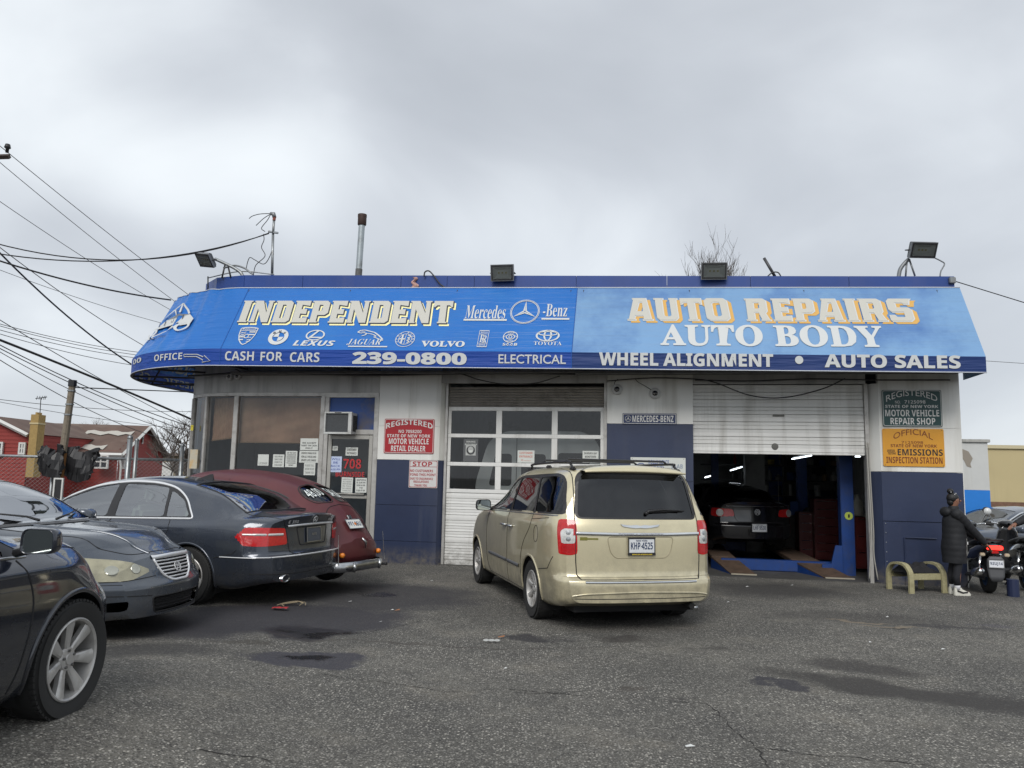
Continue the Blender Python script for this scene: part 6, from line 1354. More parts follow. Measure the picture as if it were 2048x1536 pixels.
# ================================================================ awnings
zt_ = lambda u: 5.34 - .0241 * u
zv_ = lambda u: 3.94 - .0197 * u
zb__ = lambda u: 3.63 - .0145 * u
S0 = -3.6; RT, RB, CT, CB = 2.85, 3.42, 2.75, 2.42; PHM = R(88)
def aw(s, t, off=0.):                    # slanted sheet: s along the front, t from top 0 to valance line 1
 if s >= S0:
  p0 = Vector((s, -.10, zt_(s))); p1 = Vector((s, -1.0, zv_(s))); n = Vector((0, -(p0.z - p1.z), -.9)).normalized(); n = Vector((0, -abs(n.y), abs(n.z)))
  p = p0.lerp(p1, t); rip = 0
 else:
  arc = (S0 - s); ph = min(arc / 3.1, PHM); ext = max(0, arc - PHM * 3.1); r = RT + (RB - RT) * t; cw = CT + (CB - CT) * t; z = zt_(S0) * (1 - t) + zv_(S0) * t
  sag = -.05 * math.sin(math.pi * t) * min(1, arc)
  p = Vector((S0 - r * math.sin(ph) - 0 * ext, cw - r * math.cos(ph) + ext, z)); n = Vector((-math.sin(ph) * .93, -math.cos(ph) * .93, .36))
  fold = (math.sin(arc * 9.5 + t * 2.6) * .6 + math.sin(arc * 17 + t * 4 + 1) * .4); rip = .065 * fold * min(1, arc / .8) * (1 - t) ** .5 * (.45 + t * 1.1) + sag
 return p + n * (off + rip)
def vl(s, q, off=0.):                    # upright valance, q from 0 top to 1 bottom
 if s >= S0: return Vector((s, -1.0 - off, zv_(s) * (1 - q) + zb__(s) * q))
 arc = (S0 - s); ph = min(arc / 3.1, PHM); ext = max(0, arc - PHM * 3.1); r = RB + off
 return Vector((S0 - r * math.sin(ph), CB - r * math.cos(ph) + ext, zv_(S0) * (1 - q) + zb__(S0) * q))
_gs = [(s, t) for s in np.linspace(-8.5, 10.1, 250) for t in np.linspace(0, 1, 41)]
def _mk(fn): return np.array([proj(bw(*fn(s, t))) for s, t in _gs])
_pa, _pv = _mk(aw), _mk(vl); _ga = np.array(_gs)
def inv(px, py, tab_, fn):
 mask = _ga[:, 0] > -6.8; d = np.hypot(tab_[:, 0] - px, tab_[:, 1] - py) + (~mask) * 1e4; s, t = _ga[int(np.argmin(d))]
 for _ in range(12):
  e_ = 1e-3; p = np.array(proj(bw(*fn(s, t)))); ps = (np.array(proj(bw(*fn(s + e_, t)))) - p) / e_; pt = (np.array(proj(bw(*fn(s, t + e_)))) - p) / e_
  J = np.stack([ps, pt], 1)
  try: ds = np.linalg.solve(J, np.array([px, py]) - p)
  except Exception: break
  s += float(np.clip(ds[0], -.2, .2)); t += float(np.clip(ds[1], -.2, .2))
 return s, t
def cloth_mat(name, col, dirt, damt, rough=.55, wr=.55, ds=1.3):
 m = mat(name, col, rough, var=.06, vscale=.9, dirt=dirt, dscale=ds, damt=damt, spec=.35)
 n = m.node_tree.nodes; l = m.node_tree.links; tcn = n.new('ShaderNodeTexCoord'); mpn = n.new('ShaderNodeMapping'); mpn.inputs['Scale'].default_value = (.35, 2.2, 5); l.new(tcn.outputs['Object'], mpn.inputs[0])
 q = n.new('ShaderNodeTexNoise'); q.inputs['Scale'].default_value = 2.2; q.inputs['Detail'].default_value = 3; l.new(mpn.outputs[0], q.inputs['Vector']); bn = n.new('ShaderNodeBump'); bn.inputs['Strength'].default_value = wr; bn.inputs['Distance'].default_value = .06; l.new(q.outputs[0], bn.inputs['Height']); l.new(bn.outputs[0], n['Principled BSDF'].inputs['Normal'])
 return m
M_aw = cloth_mat('awning_blue', (.012, .135, .46), (.022, .165, .47), .5, .36); M_awv = cloth_mat('awning_valance_blue', (.007, .052, .30), (.010, .068, .30), .4)
M_aw2 = cloth_mat('awning_light_blue', (.165, .31, .52), (.055, .135, .36), .95, ds=.5); M_aw2v = cloth_mat('awning_dark_blue', (.010, .034, .145), (.014, .038, .145), .4)
M_trim = mat('awning_edge', (.50, .53, .58), .5)
SP = bf(1150, 640, -.5)[0]
def sheet(fn, s0, s1, n, k, q=None):
 q = q or MB(); q.grid([[tuple(fn(s0 + (s1 - s0) * i / n, j / k)) for j in range(k + 1)] for i in range(n + 1)]); return q
A1 = thing('awning', 'bright blue awning lettered INDEPENDENT with a row of car emblems, curving round the left corner', 'awning', OB, ANG)
A2 = thing('awning', 'faded light blue awning lettered AUTO REPAIRS AUTO BODY over the open bay', 'awning', OB, ANG)
s_end = -11.0
sheet(aw, SP - .006, -3.6, 20, 8).build('canopy', M_aw, A1, smooth=True); sheet(aw, -3.6, s_end, 140, 14).build('canopy', M_aw, A1, smooth=True)
sheet(vl, SP - .006, s_end, 120, 3).build('valance', M_awv, A1, smooth=True)
UE = 9.98
sheet(aw, UE + .0, SP + .006, 30, 8).build('canopy', M_aw2, A2, smooth=True); sheet(vl, UE, SP + .006, 30, 3).build('valance', M_aw2v, A2, smooth=True)
q = MB(); q.add([tuple(aw(UE, 0)), tuple(aw(UE, 1)), tuple(vl(UE, 0)), tuple(vl(UE, 1)), (UE, -.05, zb__(UE) + .0), (UE, -.02, zt_(UE))], [(0, 1, 3, 4, 5)]); q.build('end_panel', M_aw2, A2)
def edge(parent, fn, t, s0, s1, n, r, m, nm): q = MB(); q.tube([fn(s0 + (s1 - s0) * i / n, t, .004) for i in range(n + 1)], r, 6); q.build(nm, m, parent, smooth=True)
edge(A1, aw, 0, SP, s_end, 120, .012, M_trim, 'top_rail'); edge(A2, aw, 0, UE, SP, 20, .012, M_trim, 'top_rail'); edge(A1, vl, 1, SP, s_end, 120, .010, M_trim, 'hem'); edge(A2, vl, 1, UE, SP, 20, .010, M_trim, 'hem')
for s in (-3.42, SP):
 q = MB(); q.tube([aw(s, t_ / 8, .004) for t_ in range(9)] + [vl(s, t_ / 2, .004) for t_ in range(3)], .006, 5); q.build('seam', mat('awning_seam', (.012, .09, .35), .6), A1)
M_frame = mat('frame_steel', (.06, .06, .065), .6, .5)
def bar(parent, pts, r=.022, nm='frame_bar', m=None): q = MB(); q.tube(pts, r, 6); return q.build(nm, m or M_frame, parent)
for s in (-3.4, -1.2, 1.0, SP - .12): bar(A1, [(s, -.02, 3.75), (s, -.97, zb__(s) + .03)]); bar(A1, [(s, -.97, zb__(s) + .03), (s, -.12, zt_(s) - .06)])
for s in (SP + .12, 5.4, 7.4, 9.6): bar(A2, [(s, -.02, 3.75), (s, -.97, zb__(s) + .03)]); bar(A2, [(s, -.97, zb__(s) + .03), (s, -.12, zt_(s) - .06)])
P = [vl(s, 1, -.03) for s in np.linspace(-3.5, s_end, 60)]; bar(A1, P, .022, 'frame_rail')
bar(A1, [(SP, -.97, zb__(SP) + .03), (-3.5, -.97, zb__(-3.5) + .03)], .022, 'frame_rail'); bar(A2, [(UE - .03, -.97, zb__(UE) + .03), (SP, -.97, zb__(SP) + .03)], .022, 'frame_rail')
for ph in (28, 55, 82):
 s = S0 - R(ph) * 3.1; v = vl(s, 1, -.04); bar(A1, [v, (S0 - 2.2 * math.sin(R(ph)) + .55, CB - 2.1 * math.cos(R(ph)) + .1, v.z + .05)]); bar(A1, [v, aw(s, 0, -.05)])
v0 = vl(S0 - R(60) * 3.1, 1, -.04); v1 = vl(-10.2, 1, -.04); bar(A1, [vl(-7.2, 1, -.04), (-5.2, 3.3, 3.7)])
# soffit strip behind the valance, seen from below as a dark ledge
q = MB(); q.box(-3.6, SP, -.30, -.004, 3.62, 3.66); q.build('soffit', mat('soffit_grey', (.14, .14, .14), .7, dirt=(.05, .05, .05), dscale=3, damt=.6), A1); q = MB(); q.box(SP + .005, 9.9, -.30, -.004, 3.60, 3.64); q.build('soffit', MATS['soffit_grey'], A2)

# ---- lettering on the awnings, positions read in (s, t) of each sheet
M_l1 = mat('letter_grey_white', (.50, .49, .44), .55); M_l2 = mat('letter_cream', (.86, .80, .40), .55); M_lo = mat('letter_outline', (.03, .035, .06), .6); M_lw = mat('letter_white', (.55, .57, .57), .55); M_gold = mat('letter_gold', (.62, .36, .09), .55)
def on_aw(parent, s, x0, yb, x1, yt, m, font='bold', off=0., slant=0., lift=.012, w_off=(0, 0), sheet_=('aw'), name='lettering', sp=1., mirror=False):
 fn = aw if sheet_ == 'aw' else vl; tb = _pa if sheet_ == 'aw' else _pv
 a = inv(x0, yb, tb, fn); b = inv(x1, yt, tb, fn); dx, dz = w_off
 v, f, sz = text2d(s, font, off, sp); q = MB(); H_ = abs(a[1] - b[1]) * (1.6 if sheet_ == 'aw' else .31)
 vs = []
 for X, Z in v:
  if mirror: X = 1 - X
  ss = a[0] + (b[0] - a[0]) * X + slant * (Z - .5) * H_ + dx; tt = a[1] + (b[1] - a[1]) * Z - dz; vs.append(fn(ss, tt, lift))
 q.add(vs, f); return q.build(name, m, parent)
# block capitals drawn as polygons, unit cell: stroke s
def glyph(ch):
 a = .34; s = .05                      # stem width and spur
 if ch == 'I': return [[(.0, 0), (.46, 0), (.46, .06), (.40, .06), (.40, .94), (.46, .94), (.46, 1), (.0, 1), (.0, .94), (.06, .94), (.06, .06), (.0, .06)]], .46
 if ch == 'N': return [[(0, 0), (.30, 0), (.30, .05), (.26, .05), (.26, .62), (.62, 0), (.92, 0), (.92, .94), (.98, .94), (.98, 1), (.68, 1), (.68, .94), (.72, .94), (.72, .44), (.42, 1), (0, 1), (0, .94), (.06, .94), (.06, .06), (0, .06)]], .98
 if ch == 'D': return [[(0, 0), (.72, 0), (.86, .10), (.86, .90), (.72, 1), (0, 1), (0, .94), (.06, .94), (.06, .06), (0, .06)], [(.36, .19), (.36, .81), (.50, .81), (.55, .76), (.55, .24), (.50, .19)]], .86
 if ch == 'E': return [[(0, 0), (.74, 0), (.74, .24), (.36, .19), (.36, .40), (.64, .38), (.64, .62), (.36, .60), (.36, .81), (.74, .76), (.74, 1), (0, 1), (0, .94), (.06, .94), (.06, .06), (0, .06)]], .74
 if ch == 'P': return [[(0, 0), (.42, 0), (.42, .06), (.36, .06), (.36, .34), (.70, .34), (.84, .44), (.84, .90), (.70, 1), (0, 1), (0, .94), (.06, .94), (.06, .06), (0, .06)], [(.36, .53), (.36, .81), (.50, .81), (.54, .77), (.54, .57), (.50, .53)]], .84
 if ch == 'T': return [[(.22, 0), (.64, 0), (.64, .06), (.58, .06), (.58, .80), (.72, .80), (.80, .72), (.86, .72), (.86, 1), (0, 1), (0, .72), (.06, .72), (.14, .80), (.28, .80), (.28, .06), (.22, .06)]], .86
 if ch == 'A': return [[(-.05, 0), (.30, 0), (.30, .06), (.25, .06), (.29, .20), (.62, .20), (.62, .06), (.57, .06), (.57, 0), (1.0, 0), (1.0, .06), (.93, .06), (.80, 1), (.22, 1), (.22, .94), (.27, .94), (.02, .06), (-.05, .06)], [(.36, .40), (.50, .80), (.62, .80), (.62, .40)]], 1.0
 if ch == 'U': return [[(0, .94), (0, 1), (.40, 1), (.40, .94), (.35, .94), (.35, .22), (.42, .18), (.60, .18), (.65, .22), (.65, .94), (.61, .94), (.61, 1), (.97, 1), (.97, .94), (.92, .94), (.92, .12), (.80, 0), (.18, 0), (.06, .12), (.06, .94)]], .97
 if ch == 'O': return [[(.14, 0), (.78, 0), (.92, .12), (.92, .88), (.78, 1), (.14, 1), (0, .88), (0, .12)], [(.30, .24), (.30, .76), (.37, .81), (.55, .81), (.62, .76), (.62, .24), (.55, .19), (.37, .19)]], .92
 if ch == 'R': return [[(0, 0), (.42, 0), (.42, .06), (.36, .06), (.36, .36), (.52, .36), (.62, .06), (.58, 0), (.98, 0), (.98, .06), (.92, .06), (.80, .34), (.88, .44), (.88, .90), (.74, 1), (0, 1), (0, .94), (.06, .94), (.06, .06), (0, .06)], [(.36, .54), (.36, .81), (.54, .81), (.58, .77), (.58, .58), (.54, .54)]], .98
 if ch == 'S': return [[(0, .06), (.06, 0), (.76, 0), (.90, .12), (.90, .50), (.78, .61), (.34, .61), (.34, .81), (.60, .81), (.66, .74), (.86, .74), (.92, .94), (.98, 1), (.14, 1), (.02, .88), (.02, .52), (.14, .40), (.58, .40), (.58, .19), (.28, .19), (.20, .28), (0, .28)]], .92
 return [[(0, 0)]], .5
_gl = {}
def block_word(s, off, gap=.10):
 k = (s, off)
 if k in _gl: return _gl[k]
 cu = bpy.data.curves.new('tmp', 'CURVE'); cu.dimensions = '2D'; cu.fill_mode = 'FRONT'; cu.offset = off; x = 0
 for ch in s:
  if ch == ' ': x += .55; continue
  loops, w_ = glyph(ch)
  for lp in loops:
   sp = cu.splines.new('POLY'); sp.points.add(len(lp) - 1); sp.use_cyclic_u = True
   for i, p in enumerate(lp): sp.points[i].co = (p[0] + x, p[1], 0, 1)
  x += w_ + gap
 o = bpy.data.objects.new('tmp', cu); C.objects.link(o); me = o.to_mesh(); v = np.array([(q_.co.x, q_.co.y) for q_ in me.vertices]); f = [tuple(p.vertices) for p in me.polygons]; o.to_mesh_clear(); bpy.data.objects.remove(o); bpy.data.curves.remove(cu)
 _gl[k] = (v / np.array([x - gap, 1.0]), f); return _gl[k]
def block_on(parent, s, x0, yb, x1, yt, m, off, slant, lift, dx=0, dt=0):
 a = inv(x0, yb, _pa, aw); b = inv(x1, yt, _pa, aw); v, f = block_word(s, off); q = MB()
 q.add([aw(a[0] + (b[0] - a[0]) * X + slant * (Z - .5) + dx, a[1] + (b[1] - a[1]) * Z + dt, lift) for X, Z in v], f); return q.build('lettering', m, parent)
for (m, off, lift, dx, dt) in ((M_l2, .014, .006, .055, .035), (M_lo, .020, .009, .018, .010), (M_l1, .0, .014, 0, 0)):
 block_on(A1, 'INDEPENDENT', 472, 645, 910, 603, m, off, -.05, lift, dx, dt)
for (m, off, lift, dx, dt) in ((M_gold, .010, .006, .075, .032), (M_lw, .012, .010, .012, .006), (M_l1, -.01, .015, 0, 0)):
 block_on(A2, 'AUTO', 1254, 641, 1454, 597, m, off, -.05, lift, dx, dt); block_on(A2, 'REPAIRS', 1492, 642, 1816, 598, m, off, -.01, lift, dx, dt)
on_aw(A2, 'AUTO BODY', 1321, 692, 1761, 652, M_lw, 'serif', .018, lift=.012)
on_aw(A1, 'Mercedes', 929, 638, 1014, 612, M_lw, 'serif', -.004); on_aw(A1, '-Benz', 1085, 634, 1136, 609, M_lw, 'serif', -.004)
def bar_on(parent, x0, y0, x1, y1, m, fn=aw, tb=None, lift=.012, name='rule_line'):
 tb = _pa if fn is aw else _pv; a = inv(x0, y1, tb, fn); b = inv(x1, y0, tb, fn); n = 12; q = MB()
 q.grid([[tuple(fn(a[0] + (b[0] - a[0]) * i / n, a[1] + (b[1] - a[1]) * j, lift)) for j in (0, 1)] for i in range(n + 1)]); return q.build(name, m, parent)
bar_on(A1, 927, 639, 1014, 642, M_lw); bar_on(A1, 1083, 637, 1139, 640, M_lw)
on_aw(A1, 'LEXUS', 585, 692, 672, 682, M_lw, 'bi', .01); on_aw(A1, 'JAGUAR', 694, 691, 765, 679, M_lw, 'serif', -.005, slant=.2); bar_on(A1, 696, 693, 775, 694.5, M_lw)
on_aw(A1, 'VOLVO', 841, 694, 931, 683, M_lw, 'serif', .02); on_aw(A1, 'SAAB', 1005, 692, 1035, 687, M_lw, 'bold', .01); on_aw(A1, 'TOYOTA', 1067, 691, 1124, 684, M_lw, 'serif', -.006)
def emblem(parent, cx, cy, hw, hh, fn_draw, m=M_lw, nm='emblem'):
 """2D drawing in a -1..1 square placed on the sheet with its centre and half sizes in photo pixels"""
 a = inv(cx - hw, cy, _pa, aw); b = inv(cx + hw, cy, _pa, aw); sc, tc_ = inv(cx, cy, _pa, aw); ks = (b[0] - a[0]) / 2; kt = (inv(cx, cy - hh, _pa, aw)[1] - inv(cx, cy + hh, _pa, aw)[1]) / 2
 q = MB(); M2 = []
 def P(x, z, l=0.012): return tuple(aw(sc + ks * x, tc_ + kt * z, l + (.03 if cx < 400 else 0)))
 fn_draw(q, P); return q.build(nm, m, parent)
def ring(q, P, cx, cz, rx, rz, w_, n=36, l=.012, a0=0, a1=360):
 k = [R(a0 + (a1 - a0) * i / n) for i in range(n + 1)]; q.grid([[P(cx + rx * math.cos(a), cz + rz * math.sin(a), l), P(cx + (rx - w_) * math.cos(a), cz + (rz - w_) * math.sin(a), l)] for a in k])
def poly2(q, P, pts, l=.012): q.add([P(x, z, l) for x, z in pts], [tuple(range(len(pts)))])
def stroke(q, P, pts, w_=.06, l=.012):
 for (x0, z0), (x1, z1) in zip(pts[:-1], pts[1:]):
  dx, dz = x1 - x0, z1 - z0; L_ = math.hypot(dx, dz) or 1; nx, nz = -dz / L_ * w_ / 2, dx / L_ * w_ / 2; q.add([P(x0 - nx, z0 - nz, l), P(x1 - nx, z1 - nz, l), P(x1 + nx, z1 + nz, l), P(x0 + nx, z0 + nz, l)], [(0, 1, 2, 3)])
def txt2(q, P, s, x0, z0, x1, z1, font='bold', l=.012):
 v, f, sz = text2d(s, font); q.add([P(x0 + (x1 - x0) * X, z0 + (z1 - z0) * Z, l) for X, Z in v], f)
def d_star(q, P):
 ring(q, P, 0, 0, 1, 1, .035); ring(q, P, 0, 0, .93, .93, .05)
 for k in range(3):
  a = R(90 + 120 * k); d = (math.cos(a), math.sin(a)); p = (-d[1], d[0])
  for sg in (1, -1): poly2(q, P, [(d[0] * .90, d[1] * .90), (p[0] * .13 * sg + d[0] * .02, p[1] * .13 * sg + d[1] * .02), (d[0] * .05 + p[0] * .015 * sg, d[1] * .05 + p[1] * .015 * sg)], .012)
emblem(A1, 1050, 624, 29.5, 24, d_star)
def d_shield(q, P):
 out_ = [(-.92, .86), (-.5, .95), (0, .98), (.5, .95), (.92, .86), (.86, .1), (.60, -.50), (.25, -.85), (0, -.98), (-.25, -.85), (-.60, -.50), (-.86, .1)]
 stroke(q, P, out_ + out_[:1], .10); stroke(q, P, [(-.84, .62), (.84, .62)], .06)
 for z in (.45, .15): stroke(q, P, [(.15, z), (.80, z)], .13)
 for z in (-.12, -.42): stroke(q, P, [(-.76 - z * .1, z), (-.2, z)], .13)
 for z in (.42, .22, .05): stroke(q, P, [(-.76, z), (-.5, z - .07), (-.2, z + .03)], .07)
 for z in (-.2, -.45, -.65): stroke(q, P, [(.2, z), (.42, z + .06), (.55, z)], .07)
 ring(q, P, 0, -.02, .26, .26, .09, 16); txt2(q, P, 'PORSCHE', -.72, .70, .72, .86)
emblem(A1, 493.5, 672.5, 18.5, 17.5, d_shield)
def d_roundel(q, P):
 ring(q, P, 0, 0, 1, 1, .40);
 for a0 in (90, 270): q.add([P(0, 0)] + [P(.52 * math.cos(R(a0 + k * 15)), .52 * math.sin(R(a0 + k * 15))) for k in range(7)], [tuple(range(8))])
emblem(A1, 557, 674.5, 19.5, 15.5, d_roundel)
def d_bmw(q, P):
 for s, x, z in (('B', -.55, .52), ('M', -.02, .72), ('W', .5, .52)): txt2(q, P, s, x - .12, z - .14, x + .12, z + .12, l=.016)
emblem(A1, 557, 674.5, 19.5, 15.5, d_bmw, M_lo, 'emblem_letters')
def d_L(q, P): ring(q, P, 0, 0, 1, 1, .17); poly2(q, P, [(.05, .82), (.30, .82), (-.28, -.32), (.75, -.32), (.62, -.55), (-.68, -.55)])
emblem(A1, 631, 671, 19, 10.5, d_L)
def d_cat(q, P): stroke(q, P, [(-1, .55), (-.8, .85), (-.5, .92), (-.2, .75), (.25, .5), (.6, .0), (.85, -.45), (1, -.8)], .13); stroke(q, P, [(-1, .5), (-.75, .35), (-.55, .45), (-.3, .3), (-.4, .0), (-.62, -.15)], .11); stroke(q, P, [(-.3, .3), (-.05, .25), (.2, .12), (.45, -.2), (.3, -.35), (.6, -.6), (1.05, -.95)], .10); stroke(q, P, [(-.75, .6), (-.45, .6)], .08)
emblem(A1, 741, 671, 27, 11, d_cat)
def d_alfa(q, P):
 ring(q, P, 0, 0, 1, 1, .06); ring(q, P, 0, 0, .70, .70, .06); stroke(q, P, [(0, -.65), (0, .65)], .05); stroke(q, P, [(-.62, .02), (-.05, .02)], .16); stroke(q, P, [(-.32, -.55), (-.32, .55)], .18)
 stroke(q, P, [(.2, .5), (.45, .42), (.5, .25), (.2, .18), (.5, .0), (.2, -.15), (.48, -.3), (.25, -.48)], .10)
 for k, ch in enumerate('ALFA ROMEO'):
  if ch == ' ': continue
  a = R(205 - k * 25.5); x, z = .85 * math.cos(a), .85 * math.sin(a); txt2(q, P, ch, x - .09, z - .09, x + .09, z + .09)
emblem(A1, 810.5, 679, 19.5, 15.5, d_alfa)
def d_rr(q, P):
 for (x0, z0, x1, z1) in ((-.9, -1, .9, -1), (-.9, 1, .9, 1), (-.9, -1, -.9, 1), (.9, -1, .9, 1)): stroke(q, P, [(x0, z0), (x1, z1)], .09)
 stroke(q, P, [(-.9, .58), (.9, .58)], .05); stroke(q, P, [(-.9, -.58), (.9, -.58)], .05); txt2(q, P, 'R', -.62, -.45, .35, .50, 'serif'); txt2(q, P, 'R', -.15, -.50, .72, .40, 'serif'); txt2(q, P, 'ROLLS', -.62, .68, .62, .88); txt2(q, P, 'ROYCE', -.62, -.88, .62, -.68)
emblem(A1, 966.5, 678, 10.5, 16, d_rr)
def d_saab(q, P): ring(q, P, 0, 0, 1, 1, .12); ring(q, P, 0, 0, .62, .48, .12); ring(q, P, 0, 0, .25, .3, .1, 16); txt2(q, P, 'SAAB', -.45, .58, .45, .80); txt2(q, P, 'SCANIA', -.5, -.80, .5, -.58); stroke(q, P, [(-.85, 0), (-.6, .2)], .08); stroke(q, P, [(.85, 0), (.6, .2)], .08)
emblem(A1, 1021, 674.5, 15, 11.5, d_saab)
def d_ell(q, P): ring(q, P, 0, 0, 1, 1, .16); ring(q, P, 0, .05, .36, .95, .15); ring(q, P, 0, .38, .85, .42, .15)
emblem(A1, 1095.5, 672, 24, 11.5, d_ell)
def d_car(q, P):                         # old open tourer drawn in line, on the curved corner
 body = [(-1, -.25), (-.7, .05), (-.25, .12), (.35, .30), (.75, .25), (.98, -.05), (.95, -.35), (.6, -.38), (.5, -.2), (.2, -.30), (-.5, -.42)]
 poly2(q, P, body); stroke(q, P, [(-.55, .15), (-.15, .75), (.25, .95), (.55, .55), (.7, .3)], .07); stroke(q, P, [(-.15, .75), (.1, .35)], .06); stroke(q, P, [(.25, .95), (.35, .4)], .06)
 ring(q, P, .72, -.45, .25, .28, .08, 18); ring(q, P, -.55, -.62, .25, .28, .08, 18); stroke(q, P, [(-1, -.55), (-.8, -.85), (-.35, -.92), (.3, -.70), (.45, -.45)], .07); stroke(q, P, [(-.95, -.9), (-.2, -.98)], .05)
emblem(A1, 345, 646, 22, 25, d_car)
def d_car2(q, P):
 for x in (-.5, -.25, 0, .25, .5): stroke(q, P, [(x, .05 + .2 * (x + .5)), (x + .12, -.25)], .03, .018)
emblem(A1, 345, 646, 22, 25, d_car2, M_lo, 'drawing_lines')
# valance words
v_on = lambda par, s, x0, yb, x1, yt, **k: on_aw(par, s, x0, yb, x1, yt, k.pop('m', M_lw), sheet_='vl', **k)
v_on(A1, 'CASH', 450, 721, 509, 703, font='bold'); v_on(A1, 'FOR', 521, 722, 566, 704, font='bold'); v_on(A1, 'CARS', 580, 724, 640, 705, font='bold'); v_on(A1, '239-0800', 704, 728, 934, 706, font='bold', off=.03)
v_on(A1, 'ELECTRICAL', 997, 727, 1132, 710, font='plain', off=.012); v_on(A1, 'OFFICE', 309, 723, 366, 705, font='bold'); v_on(A1, '00', 267, 730, 284, 714, font='bold')
v_on(A2, 'WHEEL ALIGNMENT', 1198, 731, 1546, 708, font='bold', off=.018); v_on(A2, 'AUTO SALES', 1649, 735, 1920, 711, font='bold', off=.018); v_on(A2, '●', 1590, 728, 1606, 712)
arrow = [(369, 709), (395, 709), (407, 714), (409, 711), (421, 722), (405, 725), (406, 720), (394, 713.5), (369, 713.5)]; q = MB(); P = [inv(x, y, _pv, vl) for x, y in arrow]; P.append(P[0]); q.tube([vl(s, t, .012) for s, t in P], .009, 5); q.build('arrow_outline', M_lw, A1)
# reversed words showing through the far side of the curved valance, seen from within
def inner_text(s, s0, s1, t0, t1, fn=vl):
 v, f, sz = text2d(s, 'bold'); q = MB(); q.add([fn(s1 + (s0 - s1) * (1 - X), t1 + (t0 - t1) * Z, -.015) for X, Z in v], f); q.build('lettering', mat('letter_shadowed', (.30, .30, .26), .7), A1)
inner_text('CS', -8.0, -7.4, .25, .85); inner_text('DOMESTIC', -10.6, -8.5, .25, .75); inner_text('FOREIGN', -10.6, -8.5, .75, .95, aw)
# ================================================================ roof furniture, bay interior, surroundings
def toB(p): d = Vector(p) - OB; return (d.dot(EB), d.dot(NB), d.z)
M_grey_al = mat('lamp_housing', (.20, .21, .22), .45, .5, var=.08)
def floodlight(px, py, w_, label, wpx, hpx, yaw=0, pitch=20, roll=0, mat_glass=None):
 u, z = bf(px, py, w_); c = bw(u, w_, z); d = (c - CPOS).dot(CFW); W_, H_ = wpx / FOC * d, hpx / FOC * d
 t = thing('floodlight', label, 'floodlight', c, 0, 'floodlights along the parapet'); t.rotation_euler = (Matrix.Rotation(ANG + R(yaw), 3, 'Z') @ Matrix.Rotation(R(pitch), 3, 'X') @ Matrix.Rotation(R(roll), 3, 'Y')).to_euler()
 q = MB(); q.box(-W_ / 2, W_ / 2, .048, .075, -H_ / 2, H_ / 2, .010)
 for (x0, x1, z0, z1) in ((-W_ / 2, W_ / 2, H_ / 2 - .02, H_ / 2), (-W_ / 2, W_ / 2, -H_ / 2, -H_ / 2 + .02), (-W_ / 2, -W_ / 2 + .02, -H_ / 2 + .02, H_ / 2 - .02), (W_ / 2 - .02, W_ / 2, -H_ / 2 + .02, H_ / 2 - .02)): q.box(x0, x1, 0, .0475, z0, z1)
 q.build('housing', M_grey_al, t, auto=40)
 q = MB()
 k = .030
 for (x0, x1, z0, z1) in ((-W_ / 2 + k * .5, W_ / 2 - k * .5, H_ / 2 - k * 1.4, H_ / 2 - k * .5), (-W_ / 2 + k * .5, W_ / 2 - k * .5, -H_ / 2 + k * .5, -H_ / 2 + k * 1.4), (-W_ / 2 + k * .5, -W_ / 2 + k * 1.4, -H_ / 2 + k * 1.4, H_ / 2 - k * 1.4), (W_ / 2 - k * 1.4, W_ / 2 - k * .5, -H_ / 2 + k * 1.4, H_ / 2 - k * 1.4)): q.box(x0, x1, -.006, .004, z0, z1)
 q.build('gasket', M_black, t)
 a, b_ = W_ / 2 - k * 1.4, H_ / 2 - k * 1.4; q = MB(); q.add([(-a, -.002, -b_), (a, -.002, -b_), (a, -.002, b_), (-a, -.002, b_), (-a * .6, .045, -b_ * .45), (a * .6, .045, -b_ * .45), (a * .6, .045, b_ * .45), (-a * .6, .045, b_ * .45)], [(4, 5, 6, 7), (0, 1, 5, 4), (1, 2, 6, 5), (2, 3, 7, 6), (3, 0, 4, 7)]); q.M = Matrix.Translation((0, -.001, 0))
 q.build('reflector', mat('reflector', (.80, .81, .80), .5), t)
 q = MB()
 for i in (-1, 0, 1): q.box(i * .07 - .016, i * .07 + .016, .036, .042, -.016, .016)
 tag(q.build('led_chips', mat('led_chip', (.55, .50, .25), .5), t), kind='stuff')
 q = MB(); q.add([(-a, -.004, -b_), (a, -.004, -b_), (a, -.004, b_), (-a, -.004, b_)], [(0, 1, 2, 3)]); q.build('glass', G_win, t)
 q = MB(); q.tube([(-W_ / 2 - .01, .03, 0), (-W_ / 2 - .02, .12, -.02), (W_ / 2 + .02, .12, -.02), (W_ / 2 + .01, .03, 0)], .010, 6); q.build('bracket', M_black, t)
 for i in range(6):
  x = -W_ / 2 + .03 + i * (W_ - .06) / 5; q = MB(); q.box(x - .004, x + .004, .071, .10, -H_ / 2 + .03, H_ / 2 - .03); q.build('cooling_fin', M_grey_al, t)
 return t
floodlight(1004, 545.5, -.16, 'grey floodlight mounted on the parapet above the word Benz', 47, 33, 0, 14); floodlight(1428.5, 542, -.16, 'grey floodlight on the parapet in front of the bare tree top', 51, 34, 4, 14)
f0 = floodlight(408, 521, -.2, 'tilted floodlight on a bent arm at the left end of the parapet', 47, 30, -32, 38, 14); f3 = floodlight(1848, 500.5, .0, 'tilted floodlight on a curved arm at the right end of the parapet', 60, 32, 24, 24, -4)
M_galv = mat('galvanised', (.30, .32, .33), .4, .7, var=.12, vscale=8, dirt=(.14, .10, .07), dscale=7, damt=.6)
def pxp(px, py, w_): u, z = bf(px, py, w_); return bw(u, w_, z)
